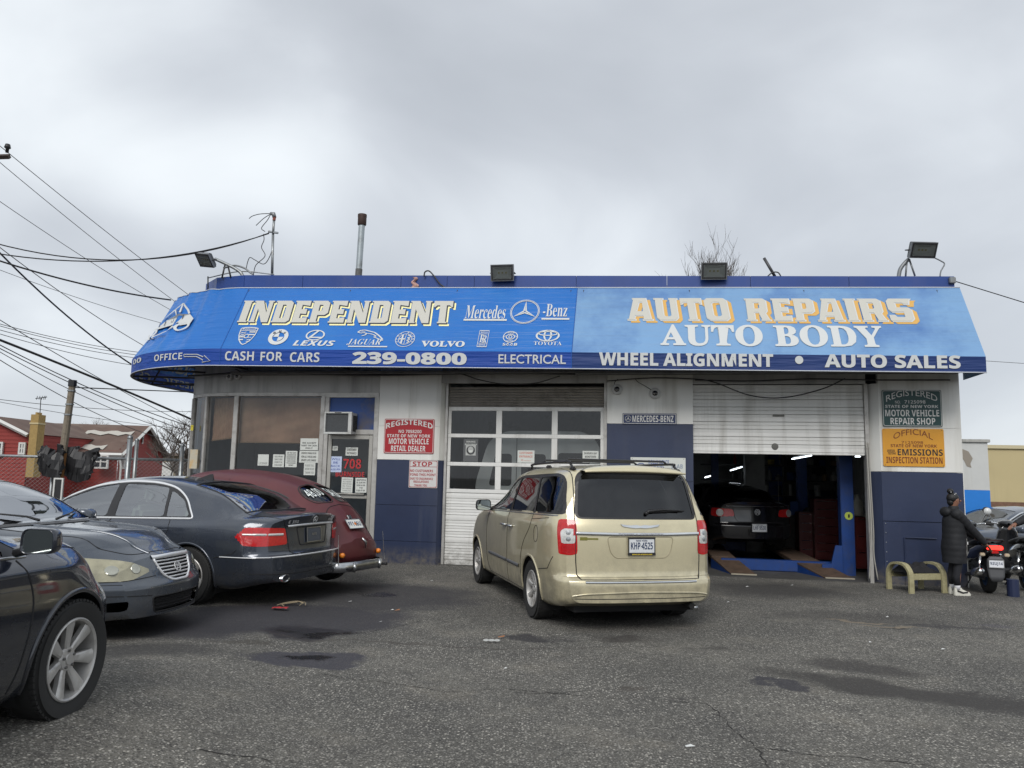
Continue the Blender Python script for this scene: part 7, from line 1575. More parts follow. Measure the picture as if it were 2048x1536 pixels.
def px_tube(name, label, cat, pts, r, m, w_=.1, smooth=True, group=None, n=7, catmull=6):
 P = [pxp(a, b_, c) if len(q_) == 3 else pxp(a, b_, w_) for q_ in pts for (a, b_, *c_) in [q_] for c in [c_[0] if c_ else w_]]
 P = [Vector(p) for p in smooth_line([tuple(p) for p in P], catmull)] if catmull > 1 and len(P) > 2 else P
 q = MB(); q.tube(P, r, n); o = q.build(name, m, None, smooth=smooth); return tag(o, label, cat, group)
ar = thing('lamp_arm', 'bent tube arm carrying the left floodlight above the roof edge', 'bracket', pxp(470, 545, .1))
def child_world(o, parent):
 o.parent = parent; o.matrix_parent_inverse = Matrix.Translation(-Vector(parent.location)) if parent.rotation_euler.z == 0 else parent.matrix_world.inverted()
def tube_part(name, parent, pts, r, m, w_=.1):
 P = [pxp(*p, w_) for p in pts]; P = [Vector(p) - Vector(parent.location) for p in smooth_line([tuple(p) for p in P], 6)] if len(P) > 2 else [p - Vector(parent.location) for p in P]
 q = MB(); q.tube(P, r, 7); return q.build(name, m, parent, smooth=True)
tube_part('arm_tube', ar, [(430, 518), (450, 527), (470, 537), (482, 546), (487, 556)], .035, M_galv); tube_part('strut', ar, [(450, 530), (444, 556)], .018, M_black); tube_part('strut', ar, [(456, 532), (462, 556)], .018, M_black); tube_part('stay', ar, [(415, 556), (480, 543), (548, 549)], .012, M_galv); tube_part('stay', ar, [(416, 553), (416, 580)], .014, M_black)
ar = thing('lamp_arm', 'curved tube arm and two struts carrying the right floodlight', 'bracket', pxp(1810, 540, .1))
tube_part('arm_tube', ar, [(1818, 518), (1808, 528), (1800, 540), (1797, 556)], .035, M_grey_al); tube_part('strut', ar, [(1814, 520), (1811, 556)], .016, M_grey_al); tube_part('strut', ar, [(1819, 520), (1830, 552)], .016, M_grey_al)
px_tube('cable', 'grey cable drooping from the right floodlight to the roof', 'cable', [(1870, 516), (1882, 522), (1889, 528), (1882, 542), (1880, 553)], .012, M_grey_al, .05)
px_tube('cable', 'black cable looping over the parapet left of the middle floodlight', 'cable', [(848, 553), (850, 544), (858, 542), (868, 552), (880, 568), (895, 578)], .014, M_black, -.06)
px_tube('cable', 'looped cable round the stub pipe on the right part of the roof', 'cable', [(1535, 553), (1545, 545), (1556, 545), (1562, 553)], .012, M_black, .15)
t = px_tube('stub_pipe', 'short leaning dark pipe sticking up from the right part of the roof', 'pipe', [(1528, 516), (1550, 553)], .028, mat('dark_pipe', (.08, .08, .085), .5, .5), .5, catmull=1)
vp = thing('vent_pipe', 'tall galvanised vent pipe with a brown cap on the roof', 'vent pipe', bw(-1.95, 2.0, 5.0))
q = MB(); q.tube([(0, 0, 0), (.03, 0, 1.15)], .075, 18, False); q.tube([(.03, 0, 1.15), (.055, 0, 2.45)], .072, 18, False); q.build('pipe', mat('pipe_galv', (.36, .40, .42), .45, .5, var=.12, vscale=5, dirt=(.16, .15, .14), dscale=6, damt=.6), vp, smooth=True)
q = MB(); q.tube([(.03, 0, 1.16), (.036, 0, 1.36)], .079, 18, False); q.build('patched_band', mat('band_dark', (.10, .10, .10), .7, dirt=(.25, .25, .25), dscale=20, damt=.7), vp, smooth=True)
q = MB(); q.lathe([(.085, 2.40), (.10, 2.42), (.10, 2.60), (.104, 2.60), (.104, 2.66), (.085, 2.66), (.07, 2.62)], c=(.056, 0, 0), axis='z', n=24); q.build('cap', mat('cap_brown', (.06, .035, .03), .6, .3), vp, auto=40, fixn=True)
ms = thing('service_mast', 'electric service mast with a curved weatherhead and loose wires', 'service mast', pxp(545, 552, 1.2))
b0 = Vector(ms.location); MP = lambda px, py: pxp(px, py, 1.2) - b0
q = MB(); q.tube([MP(544, 556), MP(546, 470)], .030, 10); q.tube([MP(546, 470), MP(548, 440)], .028, 10); q.build('mast_tube', M_galv, ms, smooth=True)
q = MB(); q.tube([MP(548, 441), MP(549, 433)], .036, 10); q.build('rusty_collar', mat('rust', (.22, .06, .04), .7), ms); q = MB(); q.tube([MP(549, 435), MP(547, 428), MP(541, 427)], [.045, .05, .035], 10); q.build('weatherhead', M_grey_al, ms, smooth=True)
q = MB(); q.tube([MP(537, 463), MP(556, 466)], .025, 6); q.build('wire_bracket', M_galv, ms)
for pts in ([(541, 427), (520, 428), (505, 432), (498, 437)], [(541, 428), (527, 437), (512, 451)], [(541, 429), (535, 440), (523, 456), (530, 463)], [(527, 468), (528, 480), (523, 495), (530, 512), (512, 530), (507, 548)], [(547, 488), (540, 512), (528, 528), (510, 520), (500, 515), (495, 525), (492, 540)]):
 q = MB(); q.tube([Vector(p) for p in smooth_line([tuple(MP(*p)) for p in pts], 6)], .009, 5); q.build('wire', M_black, ms, smooth=True)
px_tube('conduit_elbow', 'grey conduit bending over the parapet beside the left floodlight', 'conduit', [(447, 536), (470, 531), (490, 537), (500, 545), (507, 549)], .020, M_grey_al, .1)
q = MB(); rows = []
for i in range(9):
 t = i / 8; x, y = 829 + 3 * math.sin(i * 1.4), 554 + 24 * t; hw = 5 - 1.5 * math.sin(t * 6); rows.append([tuple(pxp(x - hw, y, -.02)), tuple(pxp(x - hw * .3, y, -.06 - .01 * (i % 3))), tuple(pxp(x + hw * .4, y, -.035)), tuple(pxp(x + hw, y, -.02))])
q.grid(rows); tag(q.build('torn_tape', mat('pink_tape', (.50, .30, .26), .8, var=.3, vscale=20), None, smooth=True), 'torn pinkish tape hanging over the blue parapet', 'tape')
# cables under the awning
for i, (pts, r, w_, lb) in enumerate((([(376, 752), (440, 748), (480, 745), (560, 744), (640, 748), (760, 750), (870, 748), (1000, 746), (1150, 748)], .020, -.14, 'long black cable sagging along the fascia under the blue awning'),
     ([(470, 738), (500, 746), (620, 742), (760, 747), (900, 745), (960, 760), (1010, 768), (1070, 766), (1120, 752)], .010, -.2, 'thin looping black wire above the closed bay door'),
     ([(1215, 762), (1300, 756), (1388, 758), (1430, 765), (1490, 788), (1540, 796), (1590, 792), (1650, 776), (1690, 757)], .011, -.1, 'black wire sagging across the white shutter of the open bay'),
     ([(1390, 760), (1500, 762), (1620, 758), (1760, 760), (1900, 760)], .012, -.1, 'black cable along the fascia under the light blue awning'),
     ([(1233, 776), (1229, 766), (1236, 758)], .006, -.03, 'short wire above the left white camera'), ([(1308, 783), (1290, 772), (1276, 764), (1270, 757)], .006, -.03, 'short wire above the right white camera'))):
 px_tube('cable', lb, 'cable', pts, r, M_black, w_)
q = MB(); tag(px_tube('hanging_hoses', 'pair of pale hoses hanging down beside the open bay', 'hose', [(1733, 885), (1737, 960), (1742, 1040), (1741, 1110), (1739, 1158)], .013, mat('hose_pale', (.34, .33, .30), .6), .0), None); px_tube('hanging_hoses', 'second pale hose hanging close beside the open bay splaying at the foot', 'hose', [(1737, 885), (1741, 960), (1747, 1060), (1748, 1110), (1756, 1160)], .011, MATS['hose_pale'], .02)

# ---- inside the open bay
def bbox_thing(name, label, cat, u0, u1, w0, w1, z0, z1, m, bev=.01):
 t = thing(name, label, cat, bw((u0 + u1) / 2, (w0 + w1) / 2, z0), ANG); q = MB(); q.box((u0 - u1) / 2, (u1 - u0) / 2, (w0 - w1) / 2, (w1 - w0) / 2, 0, z1 - z0, bev); q.build('case', m, t, auto=40); return t
def ub(px, w_): return bf(px, 1000, w_)[0]
LIFT = thing('car_lift', 'blue four-post lift with brown checker ramps under the black coupe', 'car lift', bw(0, 0, 0), ANG)
def lbox(name, m, x0, x1, y0, y1, z0, z1, bev=.01): return pbox(name, m, x0, x1, y0, y1, z0, z1, bev, LIFT, 40)
cu = ub(1512, 2.2)
lbox('cross_beam', M_blue, ub(1440, 1.25), ub(1690, 1.25), 1.15, 1.35, .02, .22); lbox('cross_beam', M_blue, ub(1440, 5), ub(1690, 5), 5.4, 5.6, .02, .22)
M_ramp = mat('ramp_brown', (.10, .065, .045), .7, .2, var=.25, vscale=6, dirt=(.04, .035, .03), dscale=5, damt=.6, bump=.4, bscale=30)
for (xa, xb, nm) in ((1438, 1502, 'l'), (1592, 1662, 'r')):
 ua, ub_ = (ub(1424, 1.0), ub(1472, 1.0)) if nm == 'l' else (ub(1585, 1.0), ub(1640, 1.0))
 lbox('runway', M_ramp, ua, ub_, 1.36, 5.4, .16, .24)
 sk = .42 if nm == 'r' else .28
 q = MB(); q.add([(ua, 1.34, .235), (ub_, 1.34, .235), (ub_ + sk, .38, .02), (ua + sk, .38, .02), (ua, 1.34, .20), (ub_, 1.34, .20), (ub_ + sk, .38, .008), (ua + sk, .38, .008)], [(0, 3, 2, 1), (4, 5, 6, 7), (0, 4, 7, 3), (1, 2, 6, 5), (2, 3, 7, 6)]); q.build('ramp', M_ramp, LIFT, fixn=True)
 q = MB(); q.box(ua + sk, ub_ + sk, .365, .40, .008, .032); q.build('ramp_lip', mat('worn_steel', (.42, .38, .30), .5, .5), LIFT)
 q = MB(); q.add([(ua - .005, 1.36, 0), (ua - .005, 1.36, .2), (ua - .005 + sk, .40, .015), (ua - .005 + sk, .40, 0)], [(0, 1, 2, 3)]); q.build('ramp_side', M_blue, LIFT)
pu0, pu1 = ub(1680, 1.0), ub(1706, 1.0)
lbox('lift_post', M_blue, pu0, pu1, .95, 1.2, 0, 3.3); lbox('lift_post', M_blue, pu0, pu1, 5.3, 5.5, 0, 3.3); lbox('lift_post', M_blue, ub(1425, 5), ub(1440, 5), 5.3, 5.5, 0, 3.3)
q = MB(); q.prism([(pu0 - .36, .0), (pu0, .0), (pu0, .55), (pu0 - .12, .55), (pu0 - .20, .22), (pu0 - .36, .20)], .05, Matrix.Translation((0, .92, 0))); q.build('post_gusset', M_blue, LIFT, fixn=True)
u, z = bf(1698, 1032, .93); q = MB(); q.lathe([(0, -.008), (.07, -.008), (.08, .02)], n=24, c=(u, .95, z)); q.build('lift_button_cover', mat('lime', (.42, .52, .08), .5), LIFT, fixn=True); q = MB(); q.box(u - .014, u + .014, .935, .942, z - .03, z + .03); q.build('slot', M_seam, LIFT)
M_redbox = mat('toolbox_red', (.09, .009, .009), .4, var=.2, dirt=(.05, .01, .01), dscale=3, damt=.6)
def toolbox(label, px0, px1, w_, h, n):
 u0, u1 = ub(px0, w_), ub(px1, w_); t = bbox_thing('tool_chest', label, 'tool chest', u0, u1, w_, w_ + .5, .08, h, M_redbox)
 for i in range(n):
  z0 = .03 + (h - .12) * i / n; q = MB(); q.box(-(u1 - u0) / 2 + .02, (u1 - u0) / 2 - .02, -.265, -.252, z0 + .012, z0 + (h - .12) / n - .012, .004); d = q.build('drawer', M_redbox, t, auto=40)
  q = MB(); q.box(-(u1 - u0) / 2 + .05, (u1 - u0) / 2 - .05, -.275, -.266, z0 + (h - .12) / n - .04, z0 + (h - .12) / n - .028); q.build('handle', M_chrome, d)
toolbox('tall red tool chest behind the lift post in the open bay', 1628, 1676, 3.2, 1.35, 7); toolbox('lower red tool chest at the left of the tall one in the open bay', 1597, 1626, 3.5, 1.05, 5); toolbox('red cabinet at the right side of the open bay behind the hoses', 1708, 1732, 1.6, 1.05, 3)
M_clut = [mat('clutter_' + n_, c_, .7) for n_, c_ in (('grey', (.16, .16, .16)), ('white', (.38, .38, .36)), ('black', (.02, .02, .02)), ('blue', (.02, .06, .20)), ('tan', (.25, .17, .09)), ('red', (.25, .02, .02)), ('yellow', (.5, .4, .12)))]
SH = thing('wall_shelf', 'dark wall shelf crowded with cans and parts at the back of the open bay', 'shelf', bw(0, 0, 0), ANG)
for zz_ in (1.35, 1.75, 2.15): pbox('board', M_black, 6.0, 10.6 - .9, 7.0, 7.35, zz_ - .03, zz_, 0, SH)
rr = random.Random(5); ORD_ = 'first second third fourth fifth sixth seventh eighth ninth tenth eleventh twelfth thirteenth'.split()
cols_ = ['grey', 'white', 'black', 'blue', 'tan', 'red', 'yellow']
def small_item(u, w_, z, i, s=1., where='dark shelf'):
 ci = rr.choice([0, 0, 1, 1, 2, 2, 2, 3, 4, 5, 6]); nm = cols_[ci]; kind = rr.choice(['can', 'box', 'bottle']); h = rr.uniform(.12, .30) * s; r = rr.uniform(.04, .09) * s
 q = MB()
 if kind == 'can': q.lathe([(r * .95, 0), (r, .01), (r, h - .01), (r * .9, h), (0, h)], axis='z', n=14)
 elif kind == 'box': q.box(-r, r, -r, r, 0, h, .006)
 else: q.lathe([(r * .9, 0), (r, .02), (r, h * .6), (r * .4, h * .8), (r * .35, h), (0, h)], axis='z', n=14)
 o = q.build({'can': 'can', 'box': 'box', 'bottle': 'bottle'}[kind], M_clut[ci], None, auto=40); o.location = bw(u, w_, z); o.rotation_euler = (0, 0, rr.uniform(0, 3)); tag(o, nm + ' ' + kind + ', ' + ORD_[i] + ' from the left on the ' + where + ' in the open bay', kind, 'shop clutter on the bay shelves')
for zz_, wh in ((1.352, 'lowest wall shelf'), (1.752, 'middle wall shelf'), (2.152, 'top wall shelf')):
 u = 6.9; i = 0
 while u < 9.5: small_item(u, 7.15, zz_, i, 1, wh); u += rr.uniform(.22, .36); i += 1
WB = bbox_thing('workbench', 'dark workbench along the right part of the open bay', 'workbench', 7.6, 8.6, 4.2, 4.8, 0, .95, mat('bench_dark', (.05, .045, .04), .7))
for u, i in ((7.7, 0), (7.95, 1), (8.2, 2), (8.45, 3)): small_item(u, 4.4, .952, i, 1.2, 'workbench')
q = MB(); q.lathe([(.0, .42), (.035, .42), (.04, .36), (.10, .28), (.11, .02), (.0, 0)], axis='z', n=20); o = q.build('jug', mat('jug_white', (.42, .42, .36), .5), None, smooth=True, fixn=True); o.location = bw(ub(1714, 1.8), 1.8, 1.055); tag(o, 'cloudy white plastic jug on the red cabinet by the hoses', 'jug')
q = MB(); q.box(-.10, .10, -.06, .06, 0, .05, .01); o = q.build('box', M_clut[1], None, auto=40); o.location = bw(ub(1727, 1.85), 1.85, 1.055); tag(o, 'small white box beside the jug on the red cabinet', 'box')
# boards and pipes hung on the back wall
for i, (px, w_, zz0, zz1, m) in enumerate(((1552, 7.9, 1.2, 3.0, M_blue), (1580, 8.0, 1.3, 2.8, mat('panel_olive', (.10, .11, .08), .7)), (1600, 8.0, 1.5, 2.9, M_clut[0]), (1640, 7.8, 1.9, 3.0, M_clut[2]))):
 u = ub(px, w_); bbox_thing('wall_board', ('blue', 'olive', 'grey', 'black')[i] + ' board leaning on the back wall of the open bay', 'board', u - .18, u + .18, w_, w_ + .06, zz0, zz1, m)
q = MB(); q.tube([bw(ub(1568, 6), 6, 1.0), bw(ub(1568, 6), 6, 2.3)], .012, 6); q.tube([Vector(p) for p in smooth_line([tuple(bw(ub(1568 + 8 * math.cos(a), 6), 6, 2.3 + .22 * math.sin(a))) for a in np.linspace(-1.5, 4.5, 9)], 3)], .012, 6); tag(q.build('hose_reel', M_black, None), 'coiled black hose hanging near the pale column in the bay', 'hose')
M_tube = mat('lit_tube', (.8, .85, .9), .5, emit=(.85, .93, 1), estr=3.)
def tube_lamp(px0, py0, px1, py1, w0, w1, label, grp='lit ceiling tubes in the bays'):
 a = pxp(px0, py0, w0); b_ = pxp(px1, py1, w1); t = thing('tube_lamp', label, 'ceiling lamp', tuple(a.lerp(b_, .5)), 0, grp); c = a.lerp(b_, .5)
 q = MB(); q.tube([a - c, b_ - c], .014, 8); q.build('tube', M_tube, t, smooth=True); q = MB(); q.tube([a - c + Vector((0, 0, .05)), b_ - c + Vector((0, 0, .05))], .035, 4); q.build('fitting', M_grey_al, t)
tube_lamp(1584, 918, 1623, 911, 4.0, 4.4, 'lit tube lamp nearest the shutter edge in the open bay'); tube_lamp(1461, 941, 1484, 934, 5.6, 6.4, 'lit tube lamp above the black coupe roof'); tube_lamp(1410, 955, 1434, 949, 7, 8, 'lit tube lamp at far left of the open bay'); tube_lamp(1711, 913, 1720, 913, 2.6, 2.7, 'short lit tube at the upper right corner of the open bay')
tube_lamp(905, 886, 926, 897, 5, 4.2, 'lit tube lamp seen through the left pane of the closed bay'); tube_lamp(1131, 904, 1160, 905, 5, 5.5, 'lit tube lamp seen through the right pane of the closed bay')
# white van parked behind the closed bay door
WV = thing('white_van', 'white van with dark rounded windows seen through the closed bay glass', 'van', bw(2.35, 1.2, 0), ANG)
M_vw = mat('van_white', (.58, .59, .58), .4, coat=.5, dirt=(.3, .3, .28), dscale=2, damt=.3)
q = MB(); q.prism(rpoly([(-1.2, .35), (1.35, .35), (1.35, 2.35), (1.05, 2.62), (-.60, 2.62), (-.95, 2.40), (-1.2, 1.55)], .18), 2.2, Matrix.Translation((0, .0, 0))); q.build('body', M_vw, WV, auto=40, fixn=True)
for pl in ([(-.92, 1.50), (-.45, 1.50), (-.45, 2.15), (-.78, 2.15)], [(-.25, 1.50), (.25, 1.50), (.25, 2.15), (-.25, 2.15)], [(.50, 1.95), (1.15, 1.95), (1.15, 2.18), (.50, 2.18)]):
 q = MB(); q.prism(rpoly(pl, .07), .02, Matrix.Translation((0, -.012, 0))); q.build('window', M_black, WV, fixn=True)
for x in (-.8, .9):
 q = MB(); q.lathe([(.0, -.02), (.34, -.02), (.36, .02), (.36, .2)], c=(x, 0, .36), n=28); q.build('wheel', mat('tyre_rubber', (.02, .02, .02), .8), WV, auto=40, fixn=True)
q = MB(); q.tube([(-.35, -.004, .4), (-.35, -.004, 2.5)], .006, 4); q.build('door_seam', M_seam, WV)

# ---- beyond the right end
q = MB(); u0, u1 = bf(1925, 1000, 6.5)[0] - 1.2, bf(1981, 1000, 6.5)[0];
OBR = thing('outbuilding', 'small white outbuilding with a bright blue lower band right of the garage', 'building', bw(0, 0, 0), ANG)
zc = bf(1950, 885, 6.5)[1]; zb2 = bf(1955, 980, 6.5)[1]
M_ow = mat('stucco_white', (.55, .56, .55), .7, var=.04, dirt=(.36, .34, .30), dscale=2.5, damt=.5, streak=True); M_ob = mat('band_blue', (.012, .19, .62), .6, var=.06)
pbox('wall', M_ow, u0, u1, 6.5, 10, zb2, zc, 0, OBR); pbox('wall_band', M_ob, u0, u1, 6.497, 10, -.05, zb2 - .003, 0, OBR); pbox('coping', mat('coping_grey', (.38, .38, .36), .7, dirt=(.1, .1, .09), dscale=6, damt=.6), u0, u1 + .05, 6.45, 10, zc + .002, zc + .08, .01, OBR)
ux, uz = bf(1935, 915, 6.49); q = MB(); pts = [(-.13, .22), (.03, .15), (.12, -.02), (.06, -.15), (.08, -.25), (-.02, -.22), (-.08, -.08), (-.15, .02)]; q.prism([(ux + a, uz + b_) for a, b_ in pts], .004, Matrix.Translation((0, 6.494, 0))); q.build('peeled_patch', mat('peeled_tan', (.27, .24, .20), .8), OBR, fixn=True)
YB = thing('warehouse', 'pale yellow warehouse with a low brick base beyond the outbuilding', 'building', tuple(at_y(2015, 960, 30)), R(-6))
y0 = at_y(1972, 890, 30); loc = Vector(YB.location)
M_yel = mat('yellow_render', (.48, .40, .22), .7, var=.05, vscale=.6, dirt=(.30, .25, .15), dscale=.6, damt=.5, streak=True)
zt2 = at_y(1985, 897, 30).z - loc.z; zb3 = at_y(2010, 1004, 30).z - loc.z
pbox('wall', M_yel, -1.0, 14, 0, 12, zb3, zt2, 0, YB); pbox('coping', mat('yellow_coping', (.52, .46, .30), .7), -1.08, 14, -.08, 12, zt2 + .003, zt2 + .14, 0, YB); pbox('brick_base', mat('brick_dark', (.16, .09, .06), .9, var=.3, vscale=6), -1.0, 14, -.01, 12, -loc.z - .1, zb3 - .003, 0, YB)
pbox('wall_box', M_dark, -.85, -.72, -.1, 0, zt2 - .85, zt2 - .6, 0, YB)
q = MB(); P = [at_y(1912, 563, 13.3), at_y(2048, 605, 13.6), at_y(2900, 830, 16)]; q.tube(P, .009, 5); tag(q.build('cable', M_black, None), 'thin cable leaving the right end of the parapet', 'cable')
q = MB(); c_ = at_y(1903, 562, 13.15); q.box(c_.x - .06, c_.x + .05, c_.y - .06, c_.y, c_.z - .05, c_.z + .06, .01); tag(q.build('cable_clamp', M_galv, None), 'small metal cable clamp at the right end of the parapet', 'clamp')
q = MB(); q.tube([at_y(1700, 704, 40), at_y(2400, 750, 40)], .012, 4); tag(q.build('cable', M_black, None), 'faint distant wire right of the light blue awning', 'cable')

# ---- red houses, far left
M_rs = mat('red_siding', (.24, .028, .022), .7, var=.08, vscale=1.5, dirt=(.14, .03, .03), dscale=1.2, damt=.4); M_roof = mat('brown_shingle', (.115, .075, .060), .9, var=.18, vscale=1.2, dirt=(.20, .17, .14), dscale=.9, damt=.5, bump=.4, bscale=20); M_wt = mat('white_trim', (.58, .58, .56), .6)
def siding(mb, pa, pb, z0, z1, top=None, lap=.20):
 """lapped boards between two plan points; top(t) gives the height at fraction t"""
 pa, pb = Vector(pa), Vector(pb); d = (pb - pa); L_ = d.length; dn = Vector((d.y, -d.x, 0)).normalized(); z = z0
 while z < z1:
  zn = min(z + lap, z1); t0, t1 = 0, 1
  if top:
   ts = [i / 60 for i in range(61) if top(i / 60) > z + lap * .5]
   if not ts: break
   t0, t1 = ts[0], ts[-1]
  a, b_ = pa + d * t0, pa + d * t1
  mb.add([tuple(Vector((a.x, a.y, z)) + dn * .03), tuple(Vector((b_.x, b_.y, z)) + dn * .03), tuple(Vector((b_.x, b_.y, zn + .01)) + dn * .005), tuple(Vector((a.x, a.y, zn + .01)) + dn * .005), tuple(Vector((a.x, a.y, z)) - dn * .1), tuple(Vector((b_.x, b_.y, z)) - dn * .1)], [(0, 1, 2, 3), (0, 4, 5, 1)]); z = zn
HM = thing('red_house', 'red clapboard house with a long brown shingle roof and white trim', 'house', (0, 0, 0))
K = Vector((at_y(237, 903, 45).x, 45, 0)); G2 = Vector((at_y(325, 918, 52).x, 52, 0)); Lf = Vector((at_y(20, 900, 44.5).x, 44.2, 0)); ze = at_y(237, 902, 45).z; zpk = at_y(287, 853, 48.5).z
q = MB(); siding(q, K, G2, -.3, zpk, top=lambda t: ze + (zpk - ze) * (1 - abs(2 * t - 1))); tag(q.build('gable_wall', M_rs, HM), kind='stuff')
q = MB(); siding(q, Lf, K, -.3, ze); tag(q.build('front_wall', M_rs, HM), kind='stuff')
mid = (K + G2) / 2; midL = mid + (Lf - K); dg = (G2 - K).normalized(); df = (K - Lf).normalized(); ov = .35
def rf(p, z): return tuple(Vector((p.x, p.y, z)))
sl = (zpk - ze) / ((G2 - K).length / 2)
q = MB(); e0 = K - dg * ov + df * ov; e1 = Lf - dg * ov; r0 = mid + df * ov; r1 = midL; zo = ze - sl * ov
q.add([rf(e1, zo), rf(e0, zo), rf(r0, zpk + .05), rf(r1, zpk + .05), rf(e1, zo - .14), rf(e0, zo - .14)], [(0, 1, 2, 3), (4, 5, 1, 0)]); e2 = G2 + dg * ov + df * ov; e3 = e2 - (K - Lf); q.add([rf(e2, zo), rf(e3, zo), rf(r1, zpk + .05), rf(r0, zpk + .05)], [(0, 1, 2, 3)]); q.build('roof', M_roof, HM)
q = MB();
for a, b_, za, zb4 in ((e0, r0, zo, zpk + .05), (r0, e2, zpk + .05, zo)): q.tube([Vector(rf(a, za - .08)), Vector(rf(b_, zb4 - .08))], .11, 4)
q.build('barge_board', M_wt, HM); q = MB(); q.tube([Vector(rf(e1, zo - .08)), Vector(rf(e0, zo - .08))], .12, 4); q.build('gutter', M_wt, HM)
q = MB(); a = K + df * .12; q.tube([(a.x, a.y - .1, zo - .1), (a.x + .1, a.y - .05, zo - .7), (a.x + .1, a.y, 0)], .06, 6); q.build('downpipe', M_wt, HM)
def hwin(parent, px0, py0, px1, py1, Y, bars=1, rows=2):
 a = at_y(px0, py1, Y); b_ = at_y(px1, py0, Y); f = .09; q = MB()
 for (x0, x1, z0, z1) in ((a.x, b_.x, a.z, a.z + f), (a.x, b_.x, b_.z - f, b_.z), (a.x, a.x + f, a.z + f, b_.z - f), (b_.x - f, b_.x, a.z + f, b_.z - f)): q.box(x0, x1, Y - .12, Y, z0, z1)
 for i in range(1, bars + 1): x = a.x + (b_.x - a.x) * i / (bars + 1); q.box(x - .04, x + .04, Y - .11, Y, a.z + f, b_.z - f)
 for i in range(1, rows): z = a.z + (b_.z - a.z) * i / rows; q.box(a.x + f, b_.x - f, Y - .10, Y, z - .035, z + .035)
 w1 = q.build('window', M_wt, parent); q = MB(); q.box(a.x + f, b_.x - f, Y - .06, Y - .03, a.z + f, b_.z - f); q.build('pane', mat('far_glass', (.05, .06, .07), .1, coat=.5), w1)
hwin(HM, 187, 910, 219, 937, 44.3); hwin(HM, 160, 907, 171, 918, 44.2, 0, 1); hwin(HM, 284, 867, 288, 888, 48.3, 0, 2); hwin(HM, 243, 910, 252, 938, 45.5, 0, 2)
rn = Vector((0, 0, 1)); A0, B0 = Vector(rf(e0, zo)), Vector(rf(r0, zpk + .05)); L0 = (e1 - e0).normalized()
for (s0, s1, f0, f1) in ((.5, 3.2, .62, .74), (1.2, 3.6, .10, .24)):
 q = MB(); pts = []
 for k_ in range(9): pts.append((s0 + (s1 - s0) * k_ / 8, f0 + .04 * math.sin(k_ * 2.1)))
 for k_ in range(9): pts.append((s1 - (s1 - s0) * k_ / 8, f1 + .03 * math.sin(k_ * 1.7)))
 q.add([A0.lerp(B0, f) + L0 * s + Vector((-.02, -.05, .04)) for s, f in pts], [tuple(range(18))]); q.build('bare_patch', mat('patch_grey', (.42, .40, .36), .9), HM)
q = MB(); p0 = at_y(90, 866, 46.5); q.tube([p0 - Vector((0, 0, .3)), p0 + Vector((0, 0, .4))], .09, 8); q.build('roof_vent', M_wt, HM)
HL = thing('red_house', 'left red house wing with yellow brick chimney, cut by the photo edge', 'house', (0, 0, 0))
A_ = Vector((at_y(-120, 900, 40).x, 40, 0)); B_ = Vector((at_y(56, 900, 40).x, 40, 0)); zpk2 = at_y(-8, 836, 40).z; ze2 = at_y(56, 868, 40).z; tp = (at_y(-8, 836, 40).x - A_.x) / (B_.x - A_.x)
q = MB(); siding(q, A_, B_, -.3, zpk2, top=lambda t: ze2 + (zpk2 - ze2) * (1 - abs(t - tp) / (1 - tp)) if t > tp else zpk2 - (tp - t) * 3); siding(q, B_, B_ + Vector((0, 9, 0)), -.3, ze2); tag(q.build('gable_wall', M_rs, HL), kind='stuff')
q = MB(); pk = Vector((at_y(-8, 836, 40).x, 39.7, zpk2 + .1)); er = Vector((B_.x + .1, 39.7, ze2 + .02)); el = Vector((A_.x, 39.7, zpk2 - 3)); bk = Vector((0, 9, 0)); q.add([pk, er, er + bk, pk + bk, el, el + bk], [(0, 1, 2, 3), (4, 0, 3, 5)]); q.build('roof', M_roof, HL); q = MB(); q.tube([pk - Vector((0, .02, .1)), er - Vector((0, .02, .1))], .11, 4); q.build('barge_board', M_wt, HL)
hwin(HL, -12, 884, 9, 913, 39.95); hwin(HL, 38, 885, 54, 909, 39.95)
c0 = at_y(57, 885, 39.5); c1 = at_y(78, 829, 39.5); M_yb = mat('yellow_brick', (.33, .225, .085), .85, var=.15, vscale=8)
q = MB(); q.box(c0.x, c1.x, 39.5, 40.1, 1.2, c1.z); q.build('chimney', M_yb, HL); q = MB(); q.box(c0.x - .03, c1.x + .03, 39.47, 40.13, c1.z - .5, c1.z - .42); q.build('chimney_band', mat('pale_band', (.5, .42, .25), .8), HL); q = MB(); q.box(c0.x + .15, c1.x - .15, 39.6, 40, c1.z + .002, c1.z + .12); q.build('chimney_pot', M_yb, HL)
an = thing('tv_antenna', 'thin television antenna above the red roof', 'antenna', tuple(at_y(80, 832, 42))); al = Vector(an.location)
q = MB(); q.tube([Vector((0, 0, -.3)), at_y(82, 795, 42) - al], .022, 5); q.build('antenna_mast', M_black, an); q = MB(); q.tube([at_y(71, 797, 42) - al, at_y(94, 794, 42) - al], .022, 4)
for px in (74, 79, 84, 88, 91): q.tube([at_y(px - 1, 799, 41.8) - al, at_y(px + 1, 792, 42.2) - al], .016, 4)
tag(q.build('antenna_arms', M_black, an), kind='stuff')
